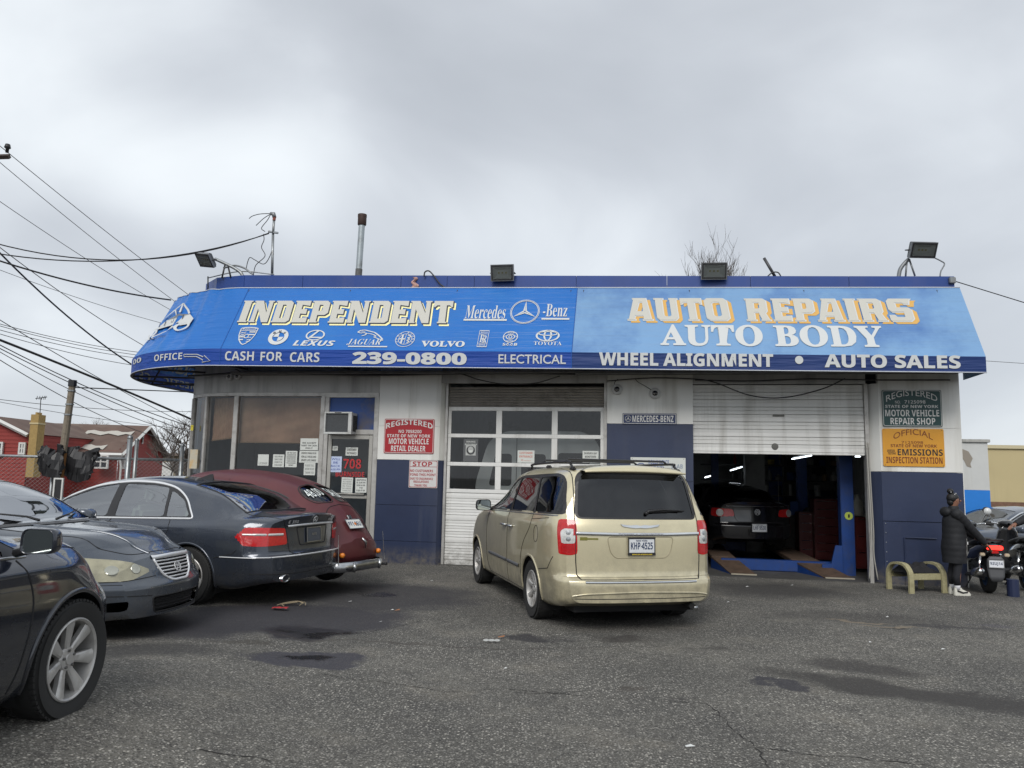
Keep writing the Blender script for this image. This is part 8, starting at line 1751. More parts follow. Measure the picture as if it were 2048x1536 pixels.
# wires
wires = [(0, 292, 375, 588, 24, 34, 4, .013), (0, 325, 350, 603, 24, 34, 5, .012), (0, 403, 345, 622, 24, 34, 6, .011), (0, 495, 285, 690, 20, 28, 6, .012), (0, 540, 330, 648, 24, 30, 5, .009),
         (0, 640, 345, 835, 20, 30, 4, .012), (0, 648, 290, 706, 24, 30, 6, .011), (0, 652, 290, 712, 24, 30, 6, .011), (0, 660, 290, 718, 24, 30, 6, .011), (0, 668, 290, 734, 24, 30, 6, .011),
         (0, 690, 372, 850, 20, 26, 8, .014), (0, 697, 372, 862, 20, 26, 6, .013), (0, 704, 372, 870, 20, 26, 12, .010), (0, 720, 300, 870, 20, 30, 10, .012), (0, 799, 290, 822, 30, 34, 4, .012), (0, 804, 375, 858, 30, 34, 6, .010)]
def span(x0, y0, x1, y1, Y0, Y1, sag, r, label, m=M_black, t1=1.):
 a, b_ = at_y(x0, y0, Y0), at_y(x1, y1, Y1); ts = np.linspace(-1.6 if x0 == 0 else 0, t1, 49); P = [a + (b_ - a) * float(t) - Vector((0, 0, sag / FOC * 26 * 4 * float(t * (1 - t)))) for t in ts]
 q = MB(); q.tube(P, r, 5); return tag(q.build('overhead_wire', m, None), label, 'wire', 'overhead wires crossing the sky at the left')
ORD = 'first second third fourth fifth sixth seventh eighth ninth tenth eleventh twelfth thirteenth fourteenth fifteenth sixteenth'.split()
for i, wr in enumerate(sorted(wires, key=lambda k_: k_[1])): span(*wr, ORD[i] + ' thin overhead wire counted down the left photo edge', t1=1.8)
span(0, 680, 375, 835, 20, 26, -2, .035, 'thickest black overhead cable, running down to the corner window', t1=1.6); span(0, 506, 262, 728, 16, 20, 8, .020, 'black overhead cable ending at the tip of the curved awning'); span(0, 522, 342, 600, 14, 16, 5, .017, 'black wavy overhead cable reaching the top of the curved awning')
span(0, 489, 538, 466, 14, 16.2, 26, .012, 'upper of the two sagging service wires to the mast'); span(0, 508, 538, 467, 14, 16.2, 20, .012, 'lower of the two sagging service wires to the mast'); span(150, 775, 376, 784, 15, 18, 0, .012, 'short wire from the wooden pole to the office corner')
CAx = thing('pole_crossarm', 'end of a dark utility crossarm with insulator at the left photo edge', 'utility pole', tuple(at_y(-150, 318, 24))); cl = Vector(CAx.location)
q = MB(); q.tube([Vector((0, 0, 0)), at_y(19, 313, 24) - cl], .09, 4); q.build('crossarm', mat('dark_wood', (.06, .045, .04), .8), CAx); q = MB(); i0 = at_y(14, 305, 24) - cl; q.tube([i0, i0 + Vector((0, 0, .12)), i0 + Vector((0, 0, .16)), i0 + Vector((0, 0, .28))], [.05, .05, .10, .07], 10); q.build('insulator', M_black, CAx, smooth=True); q = MB(); q.tube([Vector((0, 0, -cl.z)), Vector((0, 0, 1.0))], .16, 10); q.build('pole', MATS['dark_wood'], CAx)
# leaning wooden pole with black plastic car parts hung on it
WP = thing('wooden_pole', 'weathered leaning wooden pole with a rusty lower half', 'pole', tuple(gpix(99, 1100))); pl = Vector(WP.location); Yp = pl.y
pt = at_y(145, 768, Yp) - pl; pm = at_y(126, 905, Yp) - pl
q = MB(); q.tube([pm, pt], [.075, .065], 10); q.build('upper_pole', mat('weathered_wood', (.20, .17, .13), .9, var=.25, vscale=8, dirt=(.09, .07, .05), dscale=9, damt=.6), WP); q = MB(); q.tube([Vector((0, 0, -.1)), pm - Vector((0, 0, .01))], [.08, .078], 10); q.build('lower_pole', mat('rusty_wood', (.24, .11, .035), .85, var=.3, vscale=6), WP)
for f in (.55, .7, .9): c_ = pm.lerp(pt, f); q = MB(); q.tube([c_ - Vector((0, 0, .015)), c_ + Vector((0, 0, .015))], .082, 10); q.build('pole_band', M_galv, WP)
q = MB(); q.tube([pt - Vector((0, 0, .05)), pt + Vector((0, 0, .08))], .085, 8); q.build('pole_cap', M_black, WP)
def hang(poly, Y, label, th=.05, grp='black plastic wheel liners hung on the wooden pole'):
 P = [at_y(.205 * a, 740 + .205 * b_, Y) for a, b_ in poly]; c_ = sum(P, Vector()) / len(P); q = MB(); bm = bmesh.new(); vs = [bm.verts.new((p.x - c_.x, 0, p.z - c_.z)) for p in P]; bm.faces.new(vs)
 bmesh.ops.triangulate(bm, faces=bm.faces[:]); bmesh.ops.subdivide_edges(bm, edges=bm.edges[:], cuts=3, use_grid_fill=True);
 for v in bm.verts: v.co.y += .05 * math.sin(v.co.x * 5 + 1) + .03 * math.sin(v.co.z * 9 + v.co.x * 6) + (.035 if int(v.co.z * 14) % 2 else 0)
 q.frombm(bm); o = q.build('wheel_liner', M_black, None); o.location = c_; md = o.modifiers.new('thick', 'SOLIDIFY'); md.thickness = th; tag(o, label, 'car part', grp)
hang([(380, 940), (383, 810), (398, 735), (420, 750), (440, 738), (470, 768), (472, 820), (520, 830), (535, 810), (552, 716), (596, 730), (600, 800), (598, 1010), (560, 1062), (420, 1030), (395, 1025)], Yp - .15, 'left black plastic wheel liner hanging from the wooden pole')
hang([(636, 760), (700, 752), (752, 738), (764, 745), (750, 800), (830, 812), (836, 792), (880, 778), (972, 762), (960, 800), (916, 872), (905, 950), (870, 1050), (830, 1078), (745, 1095), (660, 1066), (640, 1030)], Yp + .12, 'right black plastic wheel liner hanging from the wooden pole')
q = MB(); a = at_y(101, 1040, Yp - .3); b_ = at_y(128, 956, Yp - .3); t = thing('framed_board', 'small white framed black board at the foot of the wooden pole', 'sign', (a.x, a.y, a.z)); W_, H_ = b_.x - a.x, b_.z - a.z
for (x0, x1, z0, z1) in ((0, W_, H_ - .03, H_), (0, .03, 0, H_ - .03), (W_ - .03, W_, 0, H_ - .03)): q.box(x0, x1, -.02, .02, z0, z1)
q.build('frame', M_wt, t); q = MB(); q.box(.03, W_ - .03, -.005, .01, 0, H_ - .03); q.build('board', M_black, t); q = MB(); q.box(W_ / 2 - .03, W_ / 2 + .03, .02, .06, -a.z, H_ * .5); q.build('stake', M_wt, t)
# chain-link fence
FN = thing('chain_link_fence', 'galvanised chain-link fence with round posts in front of the red houses', 'fence', (0, 0, 0)); Yf = 15.5
zf = at_y(200, 915, Yf).z; x0, x1 = at_y(-150, 915, Yf).x, at_y(392, 915, Yf + 1.5).x
fy = lambda x: Yf + 1.5 * (x - x0) / (x1 - x0)
q = MB(); q.tube([(x0, fy(x0), zf), (x1, fy(x1), zf)], .028, 8); q.build('top_rail', M_galv, FN, smooth=True)
q = MB(); q.tube([(x0, fy(x0), zf * .55), (at_y(180, 915, Yf).x, fy(-8.5), zf * .55)], .022, 8); q.build('mid_rail', M_galv, FN, smooth=True)
for px, dz, r in ((-100, .1, .035), (68, .05, .035), (262, .45, .055), (274, .40, .042), (355, .32, .045)):
 p = at_y(px, 915, Yf + (1.2 if px > 200 else 0)); q = MB(); q.tube([(p.x, fy(p.x), -.05), (p.x, fy(p.x), zf + dz)], r, 10); q.ball((p.x, fy(p.x), zf + dz), r * 1.1, 10); q.build('post', M_galv, FN, smooth=True)
q = MB(); x = x0; s = .085
def wire_seg(q, a, b_, r=.0022):
 d = Vector(b_) - Vector(a); n_ = Vector((0, 1, 0)); s_ = d.cross(n_).normalized() * r; q.add([Vector(a) - s_, Vector(b_) - s_, Vector(b_) + s_, Vector(a) + s_], [(0, 1, 2, 3)])
Hh = zf
while x < x1 + Hh:
 for sg in (1, -1):
  xa, za, xb, zb5 = (x, 0.05, x - Hh, Hh) if sg == 1 else (x - Hh, 0.05, x, Hh)
  if xb < x0 or xa < x0 - Hh or xa > x1 + Hh: pass
  t0 = 0; pa = Vector((xa, 0, za)); pb = Vector((xb, 0, zb5))
  lo, hi = 0., 1.
  for bound, sgn_ in ((x0, 1), (x1, -1)):
   da = (pa.x - bound) * sgn_; db = (pb.x - bound) * sgn_
   if da < 0 and db < 0: lo = 2
   elif da < 0: lo = max(lo, da / (da - db))
   elif db < 0: hi = min(hi, da / (da - db))
  if lo < hi: a, b_ = pa.lerp(pb, lo), pa.lerp(pb, hi); wire_seg(q, (a.x, fy(a.x) - .03, a.z), (b_.x, fy(b_.x) - .03, b_.z))
 x += s
tag(q.build('chain_link_mesh', mat('galv_wire', (.20, .20, .20), .5, .4), FN), kind='stuff')
# bare trees
def bare_tree(label, base, h, seed, spread=.9, levels=5, r0=.16, trunk_frac=.28, lean=(0, 0)):
 rt = random.Random(seed); t = thing('bare_tree', label, 'tree', base); tr = MB(); br = MB(); cnt = [0]
 def grow(p, d, L_, r, lv):
  q = tr if lv == 0 else br; k = 4; P = [p]; dd = Vector(d)
  for i in range(k): dd = (dd + Vector((rt.uniform(-1, 1), rt.uniform(-1, 1), rt.uniform(-.3, .6))) * (.10 if lv == 0 else .22)).normalized(); P.append(P[-1] + dd * L_ / k)
  q.tube(P, [r * (1 - .5 * i / k) for i in range(k + 1)], 6 if lv < 2 else 3, False)
  if lv >= levels: return
  n = 3 if lv == 0 else rt.choice((3, 4)) if lv < 4 else 3
  for i in range(n + (2 if lv == 0 else 0)):
   a = rt.uniform(0, 6.28); f = rt.uniform(.45, 1); b0 = P[min(k, int(f * k))]; sd = Vector((math.cos(a), math.sin(a), 0)); nd = (dd * rt.uniform(.5, 1.0) + sd * spread * rt.uniform(.5, 1.1) + Vector((0, 0, .25))).normalized(); grow(b0, nd, L_ * rt.uniform(.52, .78), max(r * .46, .005), lv + 1)
 grow(Vector((0, 0, 0)), Vector((lean[0], lean[1], 1)).normalized(), h * trunk_frac, r0, 0)
 tr.build('trunk', mat('bark', (.085, .07, .06), .9), t, smooth=True); tag(br.build('crown', MATS['bark'], t), kind='stuff')
p = at_y(395, 990, 26); bare_tree('bare tree reaching out from behind the office corner', (p.x, p.y, 0), 6.6, 3, 1.0, 5, .16, .34, (-.35, 0))
p = at_y(150, 990, 60); bare_tree('small bare tree behind the ridge of the red house', (p.x, p.y, 0), 7.4, 8, .9, 5, .2, .42); p = at_y(265, 990, 70); bare_tree('far bare tree peeping over the red gable', (p.x, p.y, 0), 6.4, 12, 1., 5, .2, .42); p = at_y(350, 990, 75); bare_tree('distant bare tree low beside the office corner', (p.x, p.y, 0), 6.5, 31, 1., 5, .2, .35)
p = at_y(1443, 900, 24); bare_tree('bare tree top showing above the parapet by the right middle floodlight', (p.x, p.y, 0), 8.2, 21, .42, 6, .10, .54)
g = thing('far_building', 'low tan building with a white door far beyond the chain-link fence', 'building', tuple(at_y(345, 935, 60))); gl = Vector(g.location); q = MB(); q.box(-3, 2.5, 0, 4, -gl.z, .9); q.build('wall', mat('tan_wall', (.22, .18, .12), .8), g); q = MB(); q.box(-3.2, 2.7, -.3, 4.2, .9, 1.1); q.build('roof', mat('far_roof', (.15, .12, .10), .9), g); q = MB(); q.box(-.9, .1, -.05, 0, -1.2, .4); q.build('door', M_wt, g)
# ================================================================ seat frame, people, scooter, litter
M_rat = mat('rattan', (.36, .33, .19), .7, var=.18, vscale=40, dirt=(.20, .17, .09), dscale=12, damt=.5, bump=.8, bscale=120)
a, b_, c_, d_ = gpix(1786, 1177), gpix(1819, 1187), gpix(1894, 1186), gpix(1861, 1177)
OT = thing('rattan_stool_frame', 'olive rattan footstool frame without cushion by the navy pillar', 'footstool', tuple((a + c_) / 2)); ol = Vector(OT.location)
X_ = (c_ - b_).normalized(); Wd = .66; ang = math.atan2(X_.y, X_.x); OT.rotation_euler = (0, 0, ang); OT.location = b_ + X_ * Wd / 2 + Vector((-X_.y, X_.x, 0)) * .24; OT.location.z = .0
Ht = .43; Dp = .50
for sx in (-1, 1):
 x = sx * (Wd / 2 - .03); pts = smooth_line([(-Dp / 2, 0), (-Dp / 2 - .0, .22), (-Dp / 2 + .02, Ht - .10), (-Dp / 2 + .11, Ht - .01), (0, Ht + .01), (Dp / 2 - .11, Ht - .01), (Dp / 2 - .02, Ht - .10), (Dp / 2, .22), (Dp / 2, 0)], 4); rows = []
 for i, (y, z) in enumerate(pts):
  j0, j1 = pts[max(i - 1, 0)], pts[min(i + 1, len(pts) - 1)]; ty, tz = j1[0] - j0[0], j1[1] - j0[1]; L_ = math.hypot(ty, tz); ny, nz = -tz / L_ * .018, ty / L_ * .018
  rows.append([(x - .042, y - ny, z - nz), (x + .042, y - ny, z - nz), (x + .042, y + ny, z + nz), (x - .042, y + ny, z + nz), (x - .042, y - ny, z - nz)])
 q = MB(); q.grid(rows); q.build('side_arch', M_rat, OT, auto=40, fixn=True)
for y in (-Dp / 2 + .01, Dp / 2 - .03): q = MB(); q.box(-Wd / 2 + .07, Wd / 2 - .07, y, y + .03, .20, .30, .008); q.build('rail', M_rat, OT, auto=40)
q = MB(); q.box(-Wd / 2 + .08, Wd / 2 - .08, -Dp / 2 + .05, Dp / 2 - .05, .255, .285); q.build('seat_base', M_black, OT)
q = MB(); n = 26; rows = []
for i in range(n + 1):
 r_ = []
 for j in range(17):
  x = -.30 + .60 * i / n; y = -.21 + .42 * j / 16; e_ = max(0, 1 - (x / .31) ** 4) * max(0, 1 - (y / .22) ** 4); z = .29 + e_ * (.09 + .07 * math.exp(-((x - .06) ** 2 + (y + .02) ** 2) / .012) + .05 * math.exp(-((x + .20) ** 2) / .01) + .018 * math.sin(x * 31 + y * 17) + .014 * math.sin(y * 43 - x * 19)); r_.append((x, y, z))
 rows.append(r_)
q.grid(rows); o = q.build('jacket', mat('black_cloth', (.010, .010, .012), .85, var=.2), None, smooth=True, fixn=True); o.location = OT.location; o.rotation_euler = OT.rotation_euler; tag(o, 'crumpled black jacket lying on the rattan footstool', 'jacket')

M_skin = mat('skin_brown', (.24, .115, .075), .5, var=.05); M_coat = mat('black_puffer', (.009, .010, .013), .72, var=.15, vscale=12, bump=.3, bscale=25); M_leg = mat('black_leggings', (.012, .013, .018), .8); M_hair = mat('black_hair', (.006, .006, .007), .5, bump=.6, bscale=90)
def skin_mesh(name, verts, edges, radii, m, parent, lv=2, root=0):
 me = bpy.data.meshes.new(name); me.from_pydata(verts, edges, []); me.materials.append(m); o = bpy.data.objects.new(name, me); C.objects.link(o); o.parent = parent
 sk = o.modifiers.new('skin', 'SKIN'); sk.use_smooth_shade = True
 for i, v in enumerate(me.skin_vertices[0].data):
  r = radii[i]; v.radius = r if isinstance(r, tuple) else (r, r); v.use_root = (i == root)
 sb = o.modifiers.new('sub', 'SUBSURF'); sb.levels = lv; sb.render_levels = lv
 bpy.context.view_layer.update(); dg = bpy.context.evaluated_depsgraph_get(); m2 = bpy.data.meshes.new_from_object(o.evaluated_get(dg)); o.modifiers.clear(); o.data = m2; m2.shade_smooth(); bpy.data.meshes.remove(me); m2.name = name
 return o
def loft(mb, rings, n=28, wob=0.):
 """rings: (cx, cy, z, rx, ry)"""
 rows = []
 for cx, cy, z, rx, ry in rings: wv = [1 + wob * (math.sin(6.283 * k / n * 3 + z * 9) + .7 * math.sin(6.283 * k / n * 5 - z * 17)) for k in range(n + 1)]; rows.append([(cx + rx * wv[k] * math.cos(2 * math.pi * k / n), cy + ry * wv[k] * math.sin(2 * math.pi * k / n), z) for k in range(n + 1)])
 mb.grid(rows)
def person(label, loc, rz, hands, hair='bun', coat_len=.50, H=1.56, left_reach=None):
 """standing figure facing local +x; hands = two wrist targets (left, right) in local coordinates"""
 t = thing('person', label, 'person', loc, rz)
 s = H / 1.60; V = []; E_ = []; Rr = []
 def v(p, r, par=None):
  V.append(tuple(np.array(p) * s)); Rr.append(r * s if not isinstance(r, tuple) else (r[0] * s, r[1] * s))
  if par is not None: E_.append((par, len(V) - 1))
  return len(V) - 1
 pel = v((0, 0, .86), (.115, .14)); wa = v((.01, 0, 1.0), (.10, .12), pel); ch = v((.02, 0, 1.18), (.105, .14), wa); nb = v((.0, 0, 1.31), (.075, .09), ch); nk = v((.02, 0, 1.37), .048, nb); hd0 = v((.045, 0, 1.43), (.07, .062), nk); hd = v((.05, 0, 1.50), (.088, .072), hd0); ht = v((.035, 0, 1.565), (.068, .06), hd)
 wrists = []
 for sg, hnd in ((1, hands[0]), (-1, hands[1])):
  sh = v((0, sg * .145, 1.265), .042, ch); hw_ = np.array(hnd) / s; shp = np.array([0, sg * .17, 1.27]); mid_ = (shp + hw_) / 2; d = np.linalg.norm(hw_ - shp); bend = math.sqrt(max(.265 ** 2 - (d / 2) ** 2, 0)) if d / 2 < .265 else 0
  el = mid_ + np.array([-.55, sg * .35, -.75]) / .995 * bend; e1 = v(el, .040, sh); w1 = v(hw_, .026, e1); dr = (hw_ - el) / np.linalg.norm(hw_ - el); w2 = v(hw_ + dr * .055, (.034, .018), w1); wrists.append((hw_, dr, sg))
  for k, (off, ln) in enumerate(((-.027, .065), (-.009, .075), (.009, .072), (.027, .055))):
   sd = np.array([0, 1, 0]) * off; f1 = v(hw_ + dr * .095 + sd, .009, w2); v(hw_ + dr * (.095 + ln * .5) + sd + np.array([0, 0, -.014]), .008, f1); v(hw_ + dr * (.095 + ln * .8) + sd * .9 + np.array([0, 0, -.035]), .007, len(V) - 1)
  th = v(hw_ + dr * .04 + np.array([0, -sg * .036, -.012]), .010, w2); v(hw_ + dr * .075 + np.array([0, -sg * .05, -.025]), .0085, th)
 for sg in (1, -1):
  hp = v((0, sg * .085, .80), .088, pel); kn = v((.015, sg * .085 , .46), .055, hp); an = v((-.01, sg * .085 + (.0), .10), .036, kn); ft = v((.10, sg * .09, .035), (.035, .028), an); v((.17, sg * .09, .03), (.03, .022), ft)
 skin_mesh('body', V, E_, Rr, M_skin, t, 2)
 # face details
 for sy in (-1, 1):
  q = MB(); q.ball((.118 * s, sy * .030 * s, 1.508 * s), .010 * s, 8); q.build('eye', mat('eye_dark', (.02, .015, .012), .3), t, smooth=True); q = MB(); q.ball((.045 * s, sy * .070 * s, 1.49 * s), .018 * s, 8, (.8, .4, 1.2)); q.build('ear', M_skin, t, smooth=True)
 q = MB(); q.ball((.135 * s, 0, 1.482 * s), .017 * s, 10, (1.1, .8, 1)); q.build('nose', M_skin, t, smooth=True); q = MB(); q.ball((.122 * s, 0, 1.447 * s), .016 * s, 10, (.6, 1.2, .45)); q.build('mouth', mat('lips', (.22, .07, .055), .5), t, smooth=True)
 q = MB(); q.ball((.020 * s, 0, 1.525 * s), .094 * s, 20, (1.0, .86, .95)); q.ball((-.015 * s, 0, 1.46 * s), .065 * s, 14, (.8, .95, 1)); q.build('hair', M_hair, t, smooth=True)
 if hair == 'bun':
  q = MB(); q.ball((-.012 * s, 0, 1.635 * s), .050 * s, 16, (1, 1, .9)); q.ball((0, .02 * s, 1.60 * s), .035 * s, 10); q.build('hair_bun', M_hair, t, smooth=True)
 # leggings, socks, shoes
 for sg in (1, -1):
  q = MB(); q.tube([Vector((0, sg * .085, .84)) * s, Vector((.018, sg * .085, .64)) * s, Vector((.015, sg * .085, .46)) * s, Vector((-.02, sg * .085, .30)) * s, Vector((-.012, sg * .085, .155)) * s], [.095 * s, .082 * s, .062 * s, .058 * s, .045 * s], 14); q.build('legging', M_leg, t, smooth=True)
  q = MB(); q.tube([Vector((-.012, sg * .085, .17)) * s, Vector((-.010, sg * .085, .09)) * s], .044 * s, 12); q.build('sock', mat('sock_white', (.60, .60, .62), .8), t, smooth=True)
  M_sh = mat('trainer_white', (.55, .54, .48), .5); lp = smooth_line([(-.075, 0), (-.06, -.04), (.02, -.042), (.10, -.048), (.165, -.035), (.185, 0), (.165, .035), (.10, .045), (.02, .040), (-.06, .038)], 4, True)
  q = MB(); q.grid([[(x * k_ * s + (.0 if z > .03 else 0), (sg * .088 + y * k_) * s, z * s) for x, y in lp + lp[:1]] for z, k_ in ((.0, .98), (.022, 1.0), (.026, .98))]); sole = q.build('shoe', M_sh, t, smooth=True, fixn=True)
  q = MB(); rows = []
  for z, kx0, kx1, ky in ((.024, -.073, .180, .95), (.05, -.072, .165, .92), (.07, -.07, .115, .82), (.095, -.065, .06, .72), (.12, -.055, .045, .66)):
   rows.append([((kx0 + (kx1 - kx0) * (x + .075) / .26) * s, (sg * .088 + y * ky) * s, (z + (.0)) * s) for x, y in lp + lp[:1]])
  q.grid(rows); q.build('shoe_upper', M_sh, sole, smooth=True, fixn=True)
  q = MB(); q.tube([Vector((-.03, sg * .088 + sd_ * .044, .07)) * s for sd_ in (1,)] + [Vector((.06, sg * .088 + .046, .045)) * s, Vector((.12, sg * .088 + .044, .05)) * s], .012 * s, 5); q.tube([Vector((-.03, sg * .088 - .044, .075)) * s, Vector((.05, sg * .088 - .046, .045)) * s, Vector((.12, sg * .088 - .044, .055)) * s], .012 * s, 5); q.build('shoe_stripe', M_black, sole)
 # puffer coat: quilted shell, sleeves, hood lying on the shoulders
 q = MB(); rings = []; z = coat_len; zs = np.linspace(coat_len, 1.335, 61)
 for z in zs:
  f = (z - coat_len) / (1.335 - coat_len); rx = np.interp(f, [0, .3, .55, .8, .93, 1], [.165, .178, .165, .155, .125, .075]); ry = np.interp(f, [0, .3, .55, .8, .93, 1], [.185, .20, .19, .205, .19, .085]); pf = 1 + .016 * abs(math.sin(f * math.pi * 9)); rings.append(((.0 + .02 * f) * s, 0, z * s, rx * pf * s, ry * pf * s))
 loft(q, rings, 32, .022); q.build('coat', M_coat, t, smooth=True)
 q = MB(); loft(q, [(.02 * s, 0, 1.30 * s, .085 * s, .09 * s), (.025 * s, 0, 1.34 * s, .078 * s, .08 * s), (.03 * s, 0, 1.385 * s, .080 * s, .078 * s), (.03 * s, 0, 1.40 * s, .070 * s, .068 * s)], 24); q.build('collar', M_coat, t, smooth=True)
 q = MB(); q.ball((-.10 * s, 0, 1.30 * s), .10 * s, 16, (.75, 1.35, .85)); q.build('hood', M_coat, t, smooth=True)
 for (hw_, dr, sg) in wrists:
  shp = np.array([0, sg * .165, 1.275]); mid_ = (shp + hw_) / 2; d = np.linalg.norm(hw_ - shp); bend = math.sqrt(max(.265 ** 2 - (d / 2) ** 2, 0)) if d / 2 < .265 else 0; el = mid_ + np.array([-.55, sg * .35, -.75]) / .995 * bend
  P = [Vector(shp * s)] ; pts = [tuple(shp), tuple(shp * .5 + el * .5), tuple(el), tuple(el * .5 + hw_ * .5), tuple(hw_ + dr * .005)]; Q = smooth_line(pts, 8); rr_ = [np.interp(i / (len(Q) - 1), [0, .3, .5, .8, 1], [.085, .072, .064, .055, .042]) * (1 + .07 * abs(math.sin(i * .8))) * s for i in range(len(Q))]
  q = MB(); q.tube([Vector(p) * s for p in Q], rr_, 14); q.ball(tuple(shp * s), .088 * s, 14); q.build('sleeve', M_coat, t, smooth=True)
 q = MB(); q.tube([Vector((.19, -.0, coat_len + .02)) * s, Vector((.185, 0, .95)) * s, Vector((.165, 0, 1.2)) * s, Vector((.11, 0, 1.33)) * s], .006 * s, 5); q.build('zip', mat('zip_dark', (.05, .05, .055), .4, .6), t)
 q = MB(); q.box(.13 * s, .145 * s, -.175 * s, -.16 * s, .80 * s, .845 * s); q.build('pocket_zip', mat('zip_bright', (.6, .6, .6), .4), t)
 return t
pg = gpix(1912, 1189); HY = R(-6)
PW = person('woman in a long black puffer coat, hair in a bun, hands on the scooter', (pg.x, pg.y, 0), HY, ((.36, .10, .88), (.44, -.06, .80)), 'bun', .50, 1.56)
q = MB()
for a_ in ((.05, .03, 1.60), (.06, -.03, 1.60), (.03, -.06, 1.585), (-.02, -.045, 1.62), (.01, .05, 1.60)): q.ball([k_ * .975 for k_ in a_], .008, 6)
o = q.build('hair_beads', mat('bead_white', (.7, .7, .7), .3), PW); o['kind'] = 'stuff'
p2 = at_y(2092, 1100, 12.35)
P2 = person('person in a dark sleeve at the right edge reaching for the scooter handlebar', (p2.x + .10, 12.35, 0), R(180), ((.30, .12, 1.0), (.52, -.05, 1.10)), 'short', .50, 1.66)

# ---- scooter
sc0 = gpix(2000, 1190); SCT = thing('scooter', 'black scooter with a red tail lamp and chrome exhaust, rear towards the camera', 'scooter', (sc0.x - .02, sc0.y + .25, 0), R(75))
M_sp = mat('scooter_black', (.012, .013, .016), .22, coat=1.); M_sg = mat('scooter_grey', (.07, .072, .078), .5)
def sw(x, r, nm, wd):
 q = MB(); pr = [(r * .62, -wd * .4), (r * .75, -wd * .5), (r * .93, -wd * .46), (r, -wd * .22), (r, wd * .22), (r * .93, wd * .46), (r * .75, wd * .5), (r * .62, wd * .4)]; q.lathe(pr, n=36, closed=True); o = q.build('wheel', MATS['tyre_rubber'], SCT, auto=40); o.location = (x, 0, r)
 q = MB(); q.lathe([(r * .64, -wd * .36), (r * .60, -wd * .3), (r * .60, wd * .3), (r * .64, wd * .36)], n=32, closed=True); q.lathe([(0, -.05), (.05, -.05), (.05, .05), (0, .05)], n=16)
 for k in range(6):
  a_ = k * math.pi / 3; q.M = Matrix.Rotation(a_, 4, 'Y'); q.box(-.018, .018, -.02, .02, .04, r * .62);
 q.M = None; q.build('rim', mat('scooter_rim', (.06, .10, .18), .35, .6), o, auto=40)
sw(0, .27, 'r', .13); sw(1.30, .28, 'f', .11)
def shell(name, m, rings, n=20, parent=SCT):
 q = MB(); q.grid([[(x + dx_ * 0, y0 + ry * math.cos(2 * math.pi * k / n), z + rz_ * math.sin(2 * math.pi * k / n)) for k in range(n + 1)] for (x, y0, z, ry, rz_, dx_) in [(r_[0], 0, r_[1], r_[2], r_[3], 0) for r_ in rings]]); return q.build(name, m, parent, smooth=True)
shell('rear_body', M_sp, [(-.38, .72, .02, .02), (-.36, .72, .10, .06), (-.25, .70, .15, .10), (0, .66, .17, .13), (.3, .60, .17, .14), (.55, .50, .14, .12), (.62, .48, .02, .02)])
shell('seat', mat('seat_vinyl', (.014, .014, .015), .6), [(-.30, .80, .03, .02), (-.26, .82, .13, .04), (0, .82, .15, .05), (.25, .78, .14, .05), (.55, .74, .11, .05), (.62, .72, .02, .02)])
q = MB(); q.box(.50, 1.02, -.19, .19, .20, .26, .03); q.build('footboard', M_sg, SCT, auto=40)
q = MB(); q.grid([[(x + .05 * abs(y / w_) ** 2 * -1, y, z) for y in np.linspace(-w_, w_, 9)] for (x, z, w_) in ((1.02, .22, .18), (1.06, .45, .22), (1.04, .70, .20), (1.0, .90, .15), (.97, 1.0, .09))]); o = q.build('leg_shield', M_sp, SCT, smooth=True); md = o.modifiers.new('s', 'SOLIDIFY'); md.thickness = .04
q = MB(); q.tube([(1.30, .07, .28), (1.22, .07, .55), (1.08, .05, .75)], .022, 8); q.tube([(1.30, -.07, .28), (1.22, -.07, .55), (1.08, -.05, .75)], .022, 8); q.build('fork', M_sg, SCT)
q = MB(); q.grid([[(1.30 + .31 * math.cos(a_), y, .28 + .31 * math.sin(a_)) for y in (-.07, -.05, 0, .05, .07)] for a_ in np.linspace(.2, 2.4, 14)]); o = q.build('front_mudguard', M_sp, SCT, smooth=True); md = o.modifiers.new('s', 'SOLIDIFY'); md.thickness = .012
q = MB(); q.tube([(.86, .36, 1.04), (.90, .25, 1.05), (.97, .10, 1.02), (.97, -.10, 1.02), (.90, -.25, 1.05), (.86, -.36, 1.04)], .014, 8); q.build('handlebar', M_chrome, SCT, smooth=True)
for sg in (1, -1):
 q = MB(); q.tube([(.84, sg * .38, 1.04), (.88, sg * .27, 1.05)], .020, 10); q.build('grip', M_rubber, SCT); q = MB(); q.tube([(.93, sg * .2, 1.05), (.93, sg * .30, 1.22)], .008, 6); mr = q.build('mirror_stem', M_chrome, SCT); q = MB(); q.M = Matrix.Translation((.93, sg * .32, 1.26)); q.lathe([(0, -.02), (.055, -.015), (.06, .0), (.055, .01)], axis='x', n=20); o = q.build('mirror_head', M_black if sg > 0 else mat('mirror_white', (.62, .64, .64), .2), mr, smooth=True, fixn=True)
shell('handlebar_cowl', M_sp, [(.84, 1.03, .02, .02), (.88, 1.04, .13, .05), (.98, 1.02, .16, .08), (1.06, .98, .12, .08), (1.12, .95, .02, .02)])
q = MB(); q.tube([(-.10, .15, .78), (-.30, .15, .84), (-.42, .10, .86), (-.42, -.10, .86), (-.30, -.15, .84), (-.10, -.15, .78)], .013, 8); q.build('grab_rail', M_black, SCT, smooth=True)
q = MB(); q.box(-.405, -.37, -.115, .115, .70, .765, .012); q.build('tail_lamp', mat('lit_red_lamp', (.8, .03, .02), .2, emit=(1, .03, .02), estr=2.2), SCT, auto=40); q = MB(); q.box(-.40, -.37, -.05, .05, .645, .685, .006); q.build('reflector', M_red, SCT, auto=40)
